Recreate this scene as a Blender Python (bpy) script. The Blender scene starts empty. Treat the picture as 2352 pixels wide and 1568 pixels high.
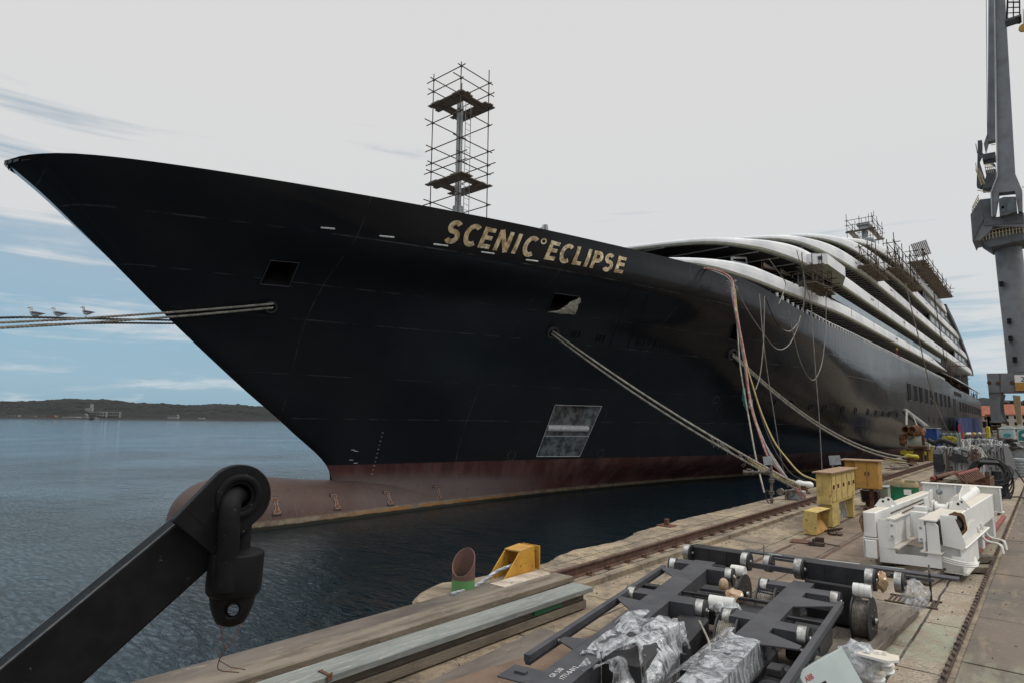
import bpy, bmesh, math, random
import numpy as np
from mathutils import Vector, Matrix, noise
from mathutils.bvhtree import BVHTree
random.seed(7)
sc = bpy.context.scene
col = sc.collection
# ------------------------------------------------------------------ camera
W_, H_, FPX, HC, ROLL, HH, YAW = 2352., 1568., 1420., 967., 0.0114, 2.4, 0.7126219
PITCH = math.atan((HC - H_/2)/FPX)
cF = np.array([-math.sin(YAW)*math.cos(PITCH), math.cos(YAW)*math.cos(PITCH), math.sin(PITCH)])
_R0 = np.array([math.cos(YAW), math.sin(YAW), 0.])
_U0 = np.cross(_R0, cF)
cR = _R0*math.cos(ROLL) + _U0*math.sin(ROLL)
cU = np.cross(cR, cF)
EYE = np.array([0., 0., HH])
cd = bpy.data.cameras.new('camera')
cam = bpy.data.objects.new('camera', cd); col.objects.link(cam)
cam.matrix_world = Matrix(((cR[0], cU[0], -cF[0], 0), (cR[1], cU[1], -cF[1], 0), (cR[2], cU[2], -cF[2], HH), (0, 0, 0, 1)))
cd.sensor_width = 36.0; cd.lens = 36.0*FPX/W_; cd.clip_start = 0.1; cd.clip_end = 20000
sc.camera = cam

def ray(px, py):
    return cF*FPX + cR*(px - W_/2) - cU*(py - H_/2)
def onz(px, py, z=0.0):
    d = ray(px, py); return Vector(EYE + d*((z - HH)/d[2]))
def onx(px, py, x):
    d = ray(px, py); return Vector(EYE + d*(x/d[0]))
def ony(px, py, y):
    d = ray(px, py); return Vector(EYE + d*(y/d[1]))
def atd(px, py, dist):                      # point at a given depth along the view
    return Vector(EYE + ray(px, py)*(dist/FPX))

# ------------------------------------------------------------------ world and sun
SUN_DIR = Vector((0.62, 0.42, 0.95)).normalized()      # towards the sun
world = bpy.data.worlds.new('World'); sc.world = world; world.use_nodes = True
wt = world.node_tree; wt.nodes.clear()
def N(t, typ, **kw):
    n = t.nodes.new(typ)
    for k, v in kw.items():
        if k == 'inp':
            for i, val in v.items(): n.inputs[i].default_value = val
        else: setattr(n, k, v)
    return n
def ramp(t, stops, interp='LINEAR'):
    r = t.nodes.new('ShaderNodeValToRGB'); e = r.color_ramp.elements; r.color_ramp.interpolation = interp
    while len(e) > 1: e.remove(e[-1])
    e[0].position = stops[0][0]; e[0].color = c4(stops[0][1])
    for p, c in stops[1:]:
        x = e.new(p); x.color = c4(c)
    return r
def c4(c):
    if isinstance(c, (int, float)): return (c, c, c, 1)
    return (c[0], c[1], c[2], 1)
L = wt.links.new
tc = N(wt, 'ShaderNodeTexCoord'); sep = N(wt, 'ShaderNodeSeparateXYZ'); L(tc.outputs['Generated'], sep.inputs[0])
sky = N(wt, 'ShaderNodeTexSky'); sky.sky_type = 'NISHITA'; sky.sun_disc = False
sky.sun_elevation = math.asin(SUN_DIR.z); sky.sun_rotation = math.atan2(SUN_DIR.x, SUN_DIR.y)
sky.air_density = 1.0; sky.dust_density = 1.5; sky.ozone_density = 2.0
skm = N(wt, 'ShaderNodeVectorMath', operation='SCALE'); L(sky.outputs[0], skm.inputs[0]); skm.inputs['Scale'].default_value = 0.085
# project the direction on a cloud layer so that the banks stretch towards the horizon
zz = N(wt, 'ShaderNodeMath', operation='MAXIMUM', inp={1: 0.0}); L(sep.outputs[2], zz.inputs[0])
zp = N(wt, 'ShaderNodeMath', operation='ADD', inp={1: 0.10}); L(zz.outputs[0], zp.inputs[0])
dv = N(wt, 'ShaderNodeVectorMath', operation='DIVIDE'); L(tc.outputs['Generated'], dv.inputs[0])
cmb = N(wt, 'ShaderNodeCombineXYZ'); L(zp.outputs[0], cmb.inputs[0]); L(zp.outputs[0], cmb.inputs[1]); cmb.inputs[2].default_value = 1
L(cmb.outputs[0], dv.inputs[1])
mp = N(wt, 'ShaderNodeMapping'); mp.inputs['Scale'].default_value = (0.55, 0.95, 0.0); mp.inputs['Rotation'].default_value = (0, 0, 0.72); mp.inputs['Location'].default_value = (3.1, 1.7, 0); L(dv.outputs[0], mp.inputs[0])
n1 = N(wt, 'ShaderNodeTexNoise', inp={'Scale': 1.7, 'Detail': 9, 'Roughness': 0.55, 'Distortion': 0.6}); L(mp.outputs[0], n1.inputs['Vector'])
mp2 = N(wt, 'ShaderNodeMapping'); mp2.inputs['Scale'].default_value = (1.3, 1.3, 17.0); mp2.inputs['Location'].default_value = (.4, .9, .2); L(tc.outputs['Generated'], mp2.inputs[0])
n2 = N(wt, 'ShaderNodeTexNoise', inp={'Scale': 1.5, 'Detail': 7, 'Roughness': 0.6, 'Distortion': 0.5}); L(mp2.outputs[0], n2.inputs['Vector'])
# how blue: more near the horizon
ra = ramp(wt, [(0.0, 0.37), (0.07, 0.37), (0.16, 0.34), (0.30, 0.21), (0.40, 0.13), (0.52, 0.0), (1.0, -0.1)]); L(zz.outputs[0], ra.inputs[0])
ad = N(wt, 'ShaderNodeMath', operation='MULTIPLY_ADD', inp={1: 0.35, 2: -0.02}); L(n1.outputs[0], ad.inputs[0])
ad2 = N(wt, 'ShaderNodeMath', operation='MULTIPLY_ADD', inp={1: 0.80}); L(n2.outputs[0], ad2.inputs[0]); L(ad.outputs[0], ad2.inputs[2])
lf = N(wt, 'ShaderNodeMath', operation='MULTIPLY_ADD', inp={1: -0.16, 2: -0.05}); L(sep.outputs[0], lf.inputs[0])
ad4 = N(wt, 'ShaderNodeMath', operation='ADD'); L(ad2.outputs[0], ad4.inputs[0]); L(lf.outputs[0], ad4.inputs[1])
ad3 = N(wt, 'ShaderNodeMath', operation='ADD'); L(ad4.outputs[0], ad3.inputs[0]); L(ra.outputs[0], ad3.inputs[1])
mk_ = N(wt, 'ShaderNodeMapRange', interpolation_type='SMOOTHSTEP', inp={1: 0.83, 2: 1.00, 3: 0.0, 4: 0.92}); L(ad3.outputs[0], mk_.inputs[0])
cw = ramp(wt, [(0.0, (.62, .68, .72)), (0.15, (.67, .695, .71)), (0.45, (.70, .70, .70)), (1.0, (.69, .69, .69))]); L(zz.outputs[0], cw.inputs[0])
cb = ramp(wt, [(0.0, (.27, .49, .66)), (0.12, (.28, .49, .64)), (0.26, (.42, .55, .64)), (0.4, (.52, .60, .64)), (1.0, (.45, .55, .62))]); L(zz.outputs[0], cb.inputs[0])
bl = N(wt, 'ShaderNodeMixRGB', blend_type='MIX', inp={0: 0.3}); L(cb.outputs[0], bl.inputs[1]); L(skm.outputs[0], bl.inputs[2])
mx = N(wt, 'ShaderNodeMixRGB'); L(mk_.outputs[0], mx.inputs[0]); L(cw.outputs[0], mx.inputs[1]); L(bl.outputs[0], mx.inputs[2])
zb2_ = ramp(wt, [(0.0, 1.0), (0.64, 1.0), (0.82, 2.5), (1.0, 2.8)]); L(zz.outputs[0], zb2_.inputs[0])
mxz = N(wt, 'ShaderNodeMixRGB', blend_type='MULTIPLY', inp={0: 1.0}); L(mx.outputs[0], mxz.inputs[1]); L(zb2_.outputs[0], mxz.inputs[2]); mx = mxz
bg = N(wt, 'ShaderNodeBackground', inp={'Strength': 1.0}); L(mx.outputs[0], bg.inputs[0])
wo = N(wt, 'ShaderNodeOutputWorld'); L(bg.outputs[0], wo.inputs[0])
sl = bpy.data.lights.new('sun', 'SUN'); sl.energy = 1.3; sl.angle = math.radians(12); sl.color = (1, .96, .9)
so = bpy.data.objects.new('sun', sl); col.objects.link(so); so.rotation_euler = SUN_DIR.to_track_quat('Z', 'Y').to_euler()
sc.view_settings.view_transform = 'Standard'; sc.view_settings.look = 'None'; sc.view_settings.exposure = 0.0; sc.view_settings.gamma = 1.0

# ------------------------------------------------------------------ materials
MATS = {}
def mat(name, c, rough=0.6, metal=0.0, c2=None, scale=3.0, cut=(0.42, 0.62), bump=0.0, bscale=None, c3=None, scale3=12.0, cut3=(0.55, 0.68), coat=0.0, spec=0.5, rough2=None, stretch=(1, 1, 1), trans=0.0, alpha=1.0, ior=1.45, top=None):
    """procedural paint / metal / wood: base colour, patches of a second colour, spots of a third, and bump"""
    if name in MATS: return MATS[name]
    m = bpy.data.materials.new(name); m.use_nodes = True; t = m.node_tree; t.nodes.clear(); l = t.links.new
    p = N(t, 'ShaderNodeBsdfPrincipled'); o = N(t, 'ShaderNodeOutputMaterial'); l(p.outputs[0], o.inputs[0])
    p.inputs['Base Color'].default_value = c4(c); p.inputs['Roughness'].default_value = rough; p.inputs['Metallic'].default_value = metal
    p.inputs['Coat Weight'].default_value = coat; p.inputs['Specular IOR Level'].default_value = spec; p.inputs['Alpha'].default_value = alpha
    p.inputs['Transmission Weight'].default_value = trans; p.inputs['IOR'].default_value = ior
    g = N(t, 'ShaderNodeNewGeometry'); mp = N(t, 'ShaderNodeMapping'); mp.inputs['Scale'].default_value = stretch; l(g.outputs['Position'], mp.inputs[0])
    last = None
    if c2 is None: c2 = tuple(min(1, v*0.72) for v in (c if not isinstance(c, (int, float)) else (c, c, c)))
    nz = N(t, 'ShaderNodeTexNoise', inp={'Scale': scale, 'Detail': 7, 'Roughness': 0.62}); l(mp.outputs[0], nz.inputs['Vector'])
    mr = N(t, 'ShaderNodeMapRange', inp={1: cut[0], 2: cut[1]}); l(nz.outputs[0], mr.inputs[0])
    mx = N(t, 'ShaderNodeMixRGB', inp={1: c4(c), 2: c4(c2)}); l(mr.outputs[0], mx.inputs[0]); last = mx
    if c3 is not None:
        nz3 = N(t, 'ShaderNodeTexNoise', inp={'Scale': scale3, 'Detail': 5, 'Roughness': 0.7}); l(mp.outputs[0], nz3.inputs['Vector'])
        mr3 = N(t, 'ShaderNodeMapRange', inp={1: cut3[0], 2: cut3[1]}); l(nz3.outputs[0], mr3.inputs[0])
        mx3 = N(t, 'ShaderNodeMixRGB', inp={2: c4(c3)}); l(mr3.outputs[0], mx3.inputs[0]); l(last.outputs[0], mx3.inputs[1]); last = mx3
    if top:                                   # settled dust on faces that look up
        sn = N(t, 'ShaderNodeSeparateXYZ'); l(g.outputs['True Normal'], sn.inputs[0]); md = N(t, 'ShaderNodeMapRange', inp={1: .75, 2: .98, 3: 0, 4: top[1]}); l(sn.outputs[2], md.inputs[0]); mt_ = N(t, 'ShaderNodeMixRGB', inp={2: c4(top[0])}); l(md.outputs[0], mt_.inputs[0]); l(last.outputs[0], mt_.inputs[1]); last = mt_
    l(last.outputs[0], p.inputs['Base Color'])
    r2 = rough2 if rough2 is not None else min(1, rough+0.18)
    rr = N(t, 'ShaderNodeMapRange', inp={1: 0.3, 2: 0.7, 3: rough, 4: r2}); l(nz.outputs[0], rr.inputs[0]); l(rr.outputs[0], p.inputs['Roughness'])
    if bump:
        nb = N(t, 'ShaderNodeTexNoise', inp={'Scale': bscale or scale*6, 'Detail': 6, 'Roughness': 0.65}); l(mp.outputs[0], nb.inputs['Vector'])
        b = N(t, 'ShaderNodeBump', inp={'Strength': bump, 'Distance': 0.02}); l(nb.outputs[0], b.inputs['Height']); l(b.outputs[0], p.inputs['Normal'])
    MATS[name] = m
    return m
M = {}
M['black'] = mat('black_paint', (.012, .012, .014), .42, c2=(.022, .022, .024), scale=6, bump=.08, bscale=60, c3=(.05, .05, .05), scale3=40, cut3=(.68, .74))
M['grey_black'] = mat('anthracite_paint', (.040, .041, .047), .5, c2=(.055, .056, .062), scale=4, bump=.05, bscale=90, c3=(.11, .11, .11), scale3=30, cut3=(.69, .75))
M['steel'] = mat('bare_steel', (.40, .40, .39), .30, 1.0, c2=(.20, .19, .17), scale=14, bump=.05)
M['galv'] = mat('galvanised_steel', (.36, .38, .39), .5, .5, c2=(.26, .28, .29), scale=9, c3=(.2, .15, .1), scale3=25, cut3=(.66, .74), bump=.06)
M['rust'] = mat('rusty_steel', (.085, .042, .026), .85, .1, c2=(.14, .07, .04), scale=9, bump=.35, bscale=40, c3=(.03, .02, .017), scale3=5)
M['rust2'] = mat('old_scaffold_steel', (.055, .038, .030), .8, .2, c2=(.13, .09, .07), scale=3)
M['rope'] = mat('rope_fibre', (.36, .34, .29), .95, c2=(.22, .20, .17), scale=5, bump=.3, bscale=80)
M['rope_dark'] = mat('rope_fibre_wet', (.16, .15, .13), .95, c2=(.08, .075, .065), scale=5, bump=.3, bscale=80)
M['rope_yel'] = mat('rope_yellow_sleeve', (.44, .34, .14), .85, c2=(.34, .27, .12), scale=4, c3=(.45, .42, .35), scale3=9)
M['white'] = mat('white_paint', (.74, .74, .72), .38, c2=(.62, .61, .57), scale=1.6, cut=(.5, .75), bump=.03, c3=(.38, .32, .24), scale3=7, cut3=(.68, .80), top=((.48, .42, .32), .75))
M['deck_white'] = mat('white_deck_paint', (.74, .75, .76), .42, c2=(.58, .60, .63), scale=.35, cut=(.45, .62), bump=.06, bscale=2)
M['yellow'] = mat('old_yellow_paint', (.52, .39, .13), .6, c2=(.38, .28, .10), scale=5, c3=(.16, .075, .03), scale3=9, cut3=(.56, .68), bump=.12)
M['orange'] = mat('ochre_paint', (.44, .23, .045), .6, c2=(.34, .19, .05), scale=5, c3=(.14, .06, .03), scale3=8, cut3=(.58, .68), bump=.12)
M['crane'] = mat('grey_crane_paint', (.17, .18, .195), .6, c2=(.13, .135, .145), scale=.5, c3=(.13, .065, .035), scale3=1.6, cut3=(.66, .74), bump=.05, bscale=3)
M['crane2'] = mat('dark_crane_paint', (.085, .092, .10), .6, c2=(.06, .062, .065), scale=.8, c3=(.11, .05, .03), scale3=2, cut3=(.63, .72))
M['wood'] = mat('weathered_timber', (.185, .155, .12), .85, c2=(.095, .075, .058), scale=3, bump=.5, bscale=30, c3=(.26, .21, .16), scale3=12, stretch=(2.4, .35, 2.4))
M['wood2'] = mat('grey_timber', (.12, .10, .08), .85, c2=(.19, .16, .13), scale=3, bump=.5, bscale=30, c3=(.05, .04, .03), scale3=9, stretch=(2.4, .35, 2.4))
M['rubber'] = mat('black_rubber', (.02, .02, .02), .6, c2=(.04, .04, .04), scale=5)
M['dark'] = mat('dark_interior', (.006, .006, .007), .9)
M['blue'] = mat('blue_paint', (.015, .06, .24), .5, c2=(.012, .05, .19), scale=2, c3=(.1, .1, .12), scale3=6, cut3=(.68, .74))
M['rustroof'] = mat('rusty_yellow_roof', (.30, .20, .12), .75, c2=(.18, .10, .06), scale=7, c3=(.38, .30, .22), scale3=11, bump=.2)
M['tarp'] = mat('grey_tarpaulin', (.25, .255, .265), .6, c2=(.19, .19, .195), scale=1.2, c3=(.23, .20, .17), scale3=3, cut3=(.55, .8), bump=.5, bscale=7)
M['green'] = mat('green_enamel', (.015, .19, .09), .4, c2=(.02, .15, .07), scale=4, c3=(.15, .06, .03), scale3=12, cut3=(.68, .74))
M['red'] = mat('red_primer', (.24, .06, .045), .7, c2=(.15, .05, .04), scale=5, bump=.2)

# ------------------------------------------------------------------ mesh helpers
WL = {}                                       # world position of every parent's origin
def tag(o, label=None, cat=None, group=None, kind=None):
    if label: o['label'] = label
    if cat: o['category'] = cat
    if group: o['group'] = group
    if kind: o['kind'] = kind
    return o
def thing(name, label, cat, loc=(0, 0, 0), group=None):
    o = bpy.data.objects.new(name, None); col.objects.link(o); o.location = loc; o.empty_display_size = .1
    WL[o] = Vector(loc); return tag(o, label, cat, group)
class MB:
    def __init__(s): s.v = []; s.f = []; s.m = []; s.cur = 0
    def quad(s, *p):
        n = len(s.v); s.v += [Vector(q) for q in p]; s.f.append(tuple(range(n, n+len(p)))); s.m.append(s.cur); return s
    def add(s, vs, fs):
        n = len(s.v); s.v += [Vector(q) for q in vs]
        for f in fs: s.f.append(tuple(i+n for i in f)); s.m.append(s.cur)
        return s
    def box(s, c, d, ax=None, bev=0.0):
        """c centre, d full sizes, ax optional 3 axes"""
        c = Vector(c); a = [Vector(x).normalized() for x in ax] if ax else [Vector((1, 0, 0)), Vector((0, 1, 0)), Vector((0, 0, 1))]
        h = [x/2 for x in d]
        b = min(bev, min(h)*.9)
        if b <= 0:
            vs = [c + a[0]*h[0]*i + a[1]*h[1]*j + a[2]*h[2]*k for i in (-1, 1) for j in (-1, 1) for k in (-1, 1)]
            return s.add(vs, [(0, 1, 3, 2), (4, 6, 7, 5), (0, 4, 5, 1), (2, 3, 7, 6), (0, 2, 6, 4), (1, 5, 7, 3)])
        vs = []; idx = {}
        for i in (-1, 1):
            for j in (-1, 1):
                for k in (-1, 1):
                    for q in range(3):
                        e = [h[0], h[1], h[2]]
                        for w in range(3):
                            if w != q: e[w] -= b
                        idx[(i, j, k, q)] = len(vs); vs.append(c + a[0]*e[0]*i + a[1]*e[1]*j + a[2]*e[2]*k)
        fs = []
        S = (-1, 1)
        for i in S: fs.append([idx[(i, j, k, 0)] for j, k in ((-1, -1), (-1, 1), (1, 1), (1, -1))])
        for j in S: fs.append([idx[(i, j, k, 1)] for i, k in ((-1, -1), (-1, 1), (1, 1), (1, -1))])
        for k in S: fs.append([idx[(i, j, k, 2)] for i, j in ((-1, -1), (-1, 1), (1, 1), (1, -1))])
        for i in S:
            for j in S: fs.append([idx[(i, j, -1, 0)], idx[(i, j, 1, 0)], idx[(i, j, 1, 1)], idx[(i, j, -1, 1)]])
        for i in S:
            for k in S: fs.append([idx[(i, -1, k, 0)], idx[(i, 1, k, 0)], idx[(i, 1, k, 2)], idx[(i, -1, k, 2)]])
        for j in S:
            for k in S: fs.append([idx[(-1, j, k, 1)], idx[(1, j, k, 1)], idx[(1, j, k, 2)], idx[(-1, j, k, 2)]])
        for i in S:
            for j in S:
                for k in S: fs.append([idx[(i, j, k, q)] for q in range(3)])
        return s.add(vs, fs)
    def beam(s, p0, p1, w, h, up=(0, 0, 1), bev=0.0):
        p0 = Vector(p0); p1 = Vector(p1); d = p1-p0; l = d.length
        if l < 1e-6: return s
        d /= l; u = Vector(up); x = d.cross(u)
        if x.length < 1e-4: x = d.cross(Vector((1, 0, 0)))
        x.normalize(); u = x.cross(d)
        return s.box((p0+p1)/2, (l, w, h), (d, x, u), bev)
    def tube(s, pts, r, n=8, cap=True, closed=False):
        pts = [Vector(p) for p in pts]; k = len(pts); rs = r if isinstance(r, (list, tuple)) else [r]*k
        base = len(s.v); prev = None
        for i, p in enumerate(pts):
            if closed: t = (pts[(i+1) % k]-pts[i-1])
            else: t = (pts[min(i+1, k-1)]-pts[max(i-1, 0)])
            if t.length < 1e-9: t = Vector((0, 0, 1))
            t.normalize()
            if prev is None:
                a = t.cross(Vector((0, 0, 1)))
                if a.length < 1e-3: a = t.cross(Vector((1, 0, 0)))
                a.normalize()
            else:
                a = prev - t*prev.dot(t)
                if a.length < 1e-6: a = t.cross(Vector((0, 0, 1)))
                a.normalize()
            prev = a; b = t.cross(a)
            for j in range(n):
                an = 2*math.pi*j/n; s.v.append(p + (a*math.cos(an)+b*math.sin(an))*rs[i])
        m = k if closed else k-1
        for i in range(m):
            for j in range(n):
                i2 = (i+1) % k
                s.f.append((base+i*n+j, base+i*n+(j+1) % n, base+i2*n+(j+1) % n, base+i2*n+j)); s.m.append(s.cur)
        if cap and not closed:
            s.f.append(tuple(base+j for j in range(n))[::-1]); s.m.append(s.cur)
            s.f.append(tuple(base+(k-1)*n+j for j in range(n))); s.m.append(s.cur)
        return s
    def cyl(s, p0, p1, r, n=16, r2=None): return s.tube([p0, p1], [r, r if r2 is None else r2], n)
    def ring(s, c, ax, r0, r1, th, n=24, hole=True):
        """washer: axis ax, outer r1, inner r0, thickness th"""
        c = Vector(c); ax = Vector(ax).normalized(); a = ax.cross(Vector((0, 0, 1)))
        if a.length < 1e-3: a = ax.cross(Vector((1, 0, 0)))
        a.normalize(); b = ax.cross(a); vs = []
        for i in range(n):
            t = 2*math.pi*i/n; e = a*math.cos(t)+b*math.sin(t)
            vs += [c+e*r0-ax*th/2, c+e*r1-ax*th/2, c+e*r1+ax*th/2, c+e*r0+ax*th/2]
        fs = []
        for i in range(n):
            j = (i+1) % n
            for q in range(4): fs.append((i*4+q, j*4+q, j*4+(q+1) % 4, i*4+(q+1) % 4))
        return s.add(vs, fs)
    def prism(s, poly, o, ax, ay, th, az=None):
        """poly list of (u,v) in frame o,ax,ay extruded by th along az (both ways th/2)"""
        o = Vector(o); ax = Vector(ax); ay = Vector(ay); az = Vector(az) if az else ax.cross(ay).normalized(); n = len(poly)
        vs = [o+ax*u+ay*v-az*th/2 for u, v in poly]+[o+ax*u+ay*v+az*th/2 for u, v in poly]
        fs = [tuple(range(n))[::-1], tuple(range(n, 2*n))]+[(i, (i+1) % n, n+(i+1) % n, n+i) for i in range(n)]
        return s.add(vs, fs)
    def lathe(s, c, ax, prof, n=20):
        """prof list of (r, h) along axis ax from c"""
        c = Vector(c); ax = Vector(ax).normalized(); a = ax.cross(Vector((0, 0, 1)))
        if a.length < 1e-3: a = ax.cross(Vector((1, 0, 0)))
        a.normalize(); b = ax.cross(a); vs = []; k = len(prof)
        for r, h in prof:
            for j in range(n):
                t = 2*math.pi*j/n; vs.append(c+ax*h+(a*math.cos(t)+b*math.sin(t))*max(r, 1e-4))
        fs = [(i*n+j, i*n+(j+1) % n, (i+1)*n+(j+1) % n, (i+1)*n+j) for i in range(k-1) for j in range(n)]
        fs += [tuple(range(n))[::-1], tuple((k-1)*n+j for j in range(n))]
        return s.add(vs, fs)
    def blob(s, c, r, sub=2, amp=.25, fr=1.5, seed=0):
        bm = bmesh.new(); bmesh.ops.create_icosphere(bm, subdivisions=sub, radius=1)
        r = Vector(r) if not isinstance(r, (int, float)) else Vector((r, r, r)); c = Vector(c)
        for v in bm.verts:
            k = 1+amp*noise.noise(v.co*fr+Vector((seed*3.1, seed*1.7, seed)))*1.6
            v.co = Vector((v.co.x*r.x, v.co.y*r.y, v.co.z*r.z))*k+c
        bm.verts.ensure_lookup_table()
        s.add([v.co.copy() for v in bm.verts], [tuple(v.index for v in f.verts) for f in bm.faces]); bm.free(); return s
    def build(s, name, m, parent=None, smooth=False, label=None):
        me = bpy.data.meshes.new(name); off = WL.get(parent, Vector((0, 0, 0)))
        me.from_pydata([tuple(v-off) for v in s.v], [], s.f)
        for q in (m if isinstance(m, (list, tuple)) else [m]): me.materials.append(q)
        me.polygons.foreach_set('material_index', s.m)
        o = bpy.data.objects.new(name, me); col.objects.link(o); o.parent = parent; WL[o] = off
        bm = bmesh.new(); bm.from_mesh(me); bmesh.ops.recalc_face_normals(bm, faces=bm.faces); bm.to_mesh(me); bm.free()
        if smooth:
            me.polygons.foreach_set('use_smooth', [True]*len(me.polygons)); me.set_sharp_from_angle(angle=math.radians(40))
        if label: o['label'] = label
        return o
def catenary(p0, p1, sag, n=24):
    p0 = Vector(p0); p1 = Vector(p1)
    return [p0.lerp(p1, i/n)-Vector((0, 0, sag*4*(i/n)*(1-i/n))) for i in range(n+1)]
def spline(pts, n=10):
    P = [Vector(p) for p in pts]; P = [P[0]*2-P[1]]+P+[P[-1]*2-P[-2]]; out = []
    for i in range(1, len(P)-2):
        for k in range(n):
            t = k/n; a, b, c, d = P[i-1], P[i], P[i+1], P[i+2]
            out.append(.5*((2*b)+(c-a)*t+(2*a-5*b+4*c-d)*t*t+(3*b-a-3*c+d)*t**3))
    out.append(P[-2]); return out
def strands(mb, path, r, pitch, k=3, n=6, step=None):
    """a laid rope: k strands wound round the path"""
    pts = [Vector(p) for p in path]; cum = [0]
    for i in range(1, len(pts)): cum.append(cum[-1]+(pts[i]-pts[i-1]).length)
    T = cum[-1]; step = step or pitch/7; m = max(8, int(T/step)); res = []; j = 0
    for i in range(m+1):
        d = T*i/m
        while j < len(cum)-2 and cum[j+1] < d: j += 1
        res.append((pts[j].lerp(pts[j+1], (d-cum[j])/max(1e-9, cum[j+1]-cum[j])), (pts[j+1]-pts[j]).normalized(), d))
    for q in range(k):
        out = []
        for p, t, d in res:
            a = t.cross(Vector((0, 0, 1)))
            if a.length < 1e-3: a = Vector((1, 0, 0))
            a.normalize(); b = t.cross(a); an = 2*math.pi*(d/pitch+q/k)
            out.append(p+(a*math.cos(an)+b*math.sin(an))*r*.52)
        mb.tube(out, r*.56, n)
    return mb
def copy_tree(o, parent=None):
    c = o.copy(); col.objects.link(c); c.parent = parent; WL[c] = WL.get(parent, WL.get(o, Vector((0, 0, 0))))
    for ch in list(o.children): copy_tree(ch, c)
    return c
# ------------------------------------------------------------------ water, quay, far shore
def pos_mat(name):
    m = bpy.data.materials.new(name); m.use_nodes = True; t = m.node_tree; t.nodes.clear()
    p = N(t, 'ShaderNodeBsdfPrincipled'); o = N(t, 'ShaderNodeOutputMaterial'); t.links.new(p.outputs[0], o.inputs[0])
    g = N(t, 'ShaderNodeNewGeometry'); s = N(t, 'ShaderNodeSeparateXYZ'); t.links.new(g.outputs['Position'], s.inputs[0])
    return m, t, p, g, s
def mth(t, op, a, b=None, c=None):
    n = N(t, 'ShaderNodeMath', operation=op)
    for i, x in enumerate((a, b, c)):
        if x is None: continue
        if isinstance(x, (int, float)): n.inputs[i].default_value = x
        else: t.links.new(x, n.inputs[i])
    return n.outputs[0]
def nse(t, vec, scale, detail=6, rough=.6, dist=0.0, stretch=None):
    n = N(t, 'ShaderNodeTexNoise', inp={'Scale': scale, 'Detail': detail, 'Roughness': rough, 'Distortion': dist})
    if stretch:
        mp = N(t, 'ShaderNodeMapping'); mp.inputs['Scale'].default_value = stretch[:3]
        if len(stretch) > 3: mp.inputs['Rotation'].default_value = (0, 0, stretch[3])
        t.links.new(vec, mp.inputs[0]); vec = mp.outputs[0]
    t.links.new(vec, n.inputs['Vector']); return n.outputs[0]
def rng(t, v, a, b, c=0., d=1., smooth=False):
    n = N(t, 'ShaderNodeMapRange', inp={1: a, 2: b, 3: c, 4: d}); n.interpolation_type = 'SMOOTHSTEP' if smooth else 'LINEAR'
    t.links.new(v, n.inputs[0]); return n.outputs[0]
def mixc(t, f, a, b, mode='MIX'):
    n = N(t, 'ShaderNodeMixRGB', blend_type=mode)
    for i, x in ((0, f), (1, a), (2, b)):
        if isinstance(x, (int, float)) and i == 0: n.inputs[0].default_value = x
        elif isinstance(x, (tuple, int, float)): n.inputs[i].default_value = c4(x)
        else: t.links.new(x, n.inputs[i])
    return n.outputs[0]
ZW = -1.0
def water_mat():
    m, t, p, g, s = pos_mat('sea_water')
    p.inputs['Base Color'].default_value = (.002, .011, .017, 1); p.inputs['Roughness'].default_value = .035; p.inputs['IOR'].default_value = 1.55; p.inputs['Specular Tint'].default_value = (.62, .86, 1.0, 1)
    v = g.outputs['Position']
    a = nse(t, v, .55, 5, .55, .6, (1, 2.2, 1, .35)); b = nse(t, v, 3.4, 5, .62, 1.0, (1, 2.6, 1, .2)); c = nse(t, v, .08, 3, .5)
    h = mth(t, 'ADD', mth(t, 'MULTIPLY', a, 1.0), mth(t, 'MULTIPLY', b, .26))
    # ripples are calmer in streaks
    k = rng(t, c, .38, .62, .55, 1.15)
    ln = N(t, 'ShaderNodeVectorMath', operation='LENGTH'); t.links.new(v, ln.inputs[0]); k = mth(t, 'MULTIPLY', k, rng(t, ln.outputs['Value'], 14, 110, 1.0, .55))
    h = mth(t, 'MULTIPLY', h, k)
    # sky light put into the colour: far water painted bluer and brighter
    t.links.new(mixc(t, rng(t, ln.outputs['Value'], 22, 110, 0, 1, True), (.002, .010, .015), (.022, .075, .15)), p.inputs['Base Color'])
    bp = N(t, 'ShaderNodeBump', inp={'Strength': .72, 'Distance': .16}); t.links.new(h, bp.inputs['Height']); t.links.new(bp.outputs[0], p.inputs['Normal'])
    return m
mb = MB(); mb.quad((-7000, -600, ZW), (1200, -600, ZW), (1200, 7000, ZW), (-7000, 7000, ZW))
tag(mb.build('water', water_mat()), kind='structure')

# quay outline: worn edge on the water side
edge = [(-6.28, -30), (-6.28, 2.5), (-6.33, 3.9), (-6.47, 5.58), (-6.75, 5.8), (-7.05, 6.2), (-7.14, 6.64), (-7.02, 7.0), (-6.9, 7.8), (-6.81, 8.74), (-7.05, 9.5), (-7.12, 10.0), (-7.05, 10.5), (-6.95, 11.15), (-6.96, 11.7), (-7.05, 11.96), (-7.2, 12.6), (-7.27, 13.6), (-7.31, 15.04), (-7.25, 17.07), (-7.2, 20.6), (-7.2, 36), (-9.1, 37.5), (-9.1, 240)]
fine = []
for i in range(len(edge)-1):
    a = Vector((*edge[i], 0)); b = Vector((*edge[i+1], 0)); L_ = (b-a).length; n = max(1, int(min(L_, 30)/.12)) if a.y > 5 and a.y < 20 else 1
    for k in range(n):
        q = a.lerp(b, k/n)
        if n > 1: q.x += .05*noise.noise(Vector((q.y*3, 1.3, 0)))+.025*noise.noise(Vector((q.y*11, 2.3, 0)))
        fine.append(q)
fine.append(Vector((*edge[-1], 0)))
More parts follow.
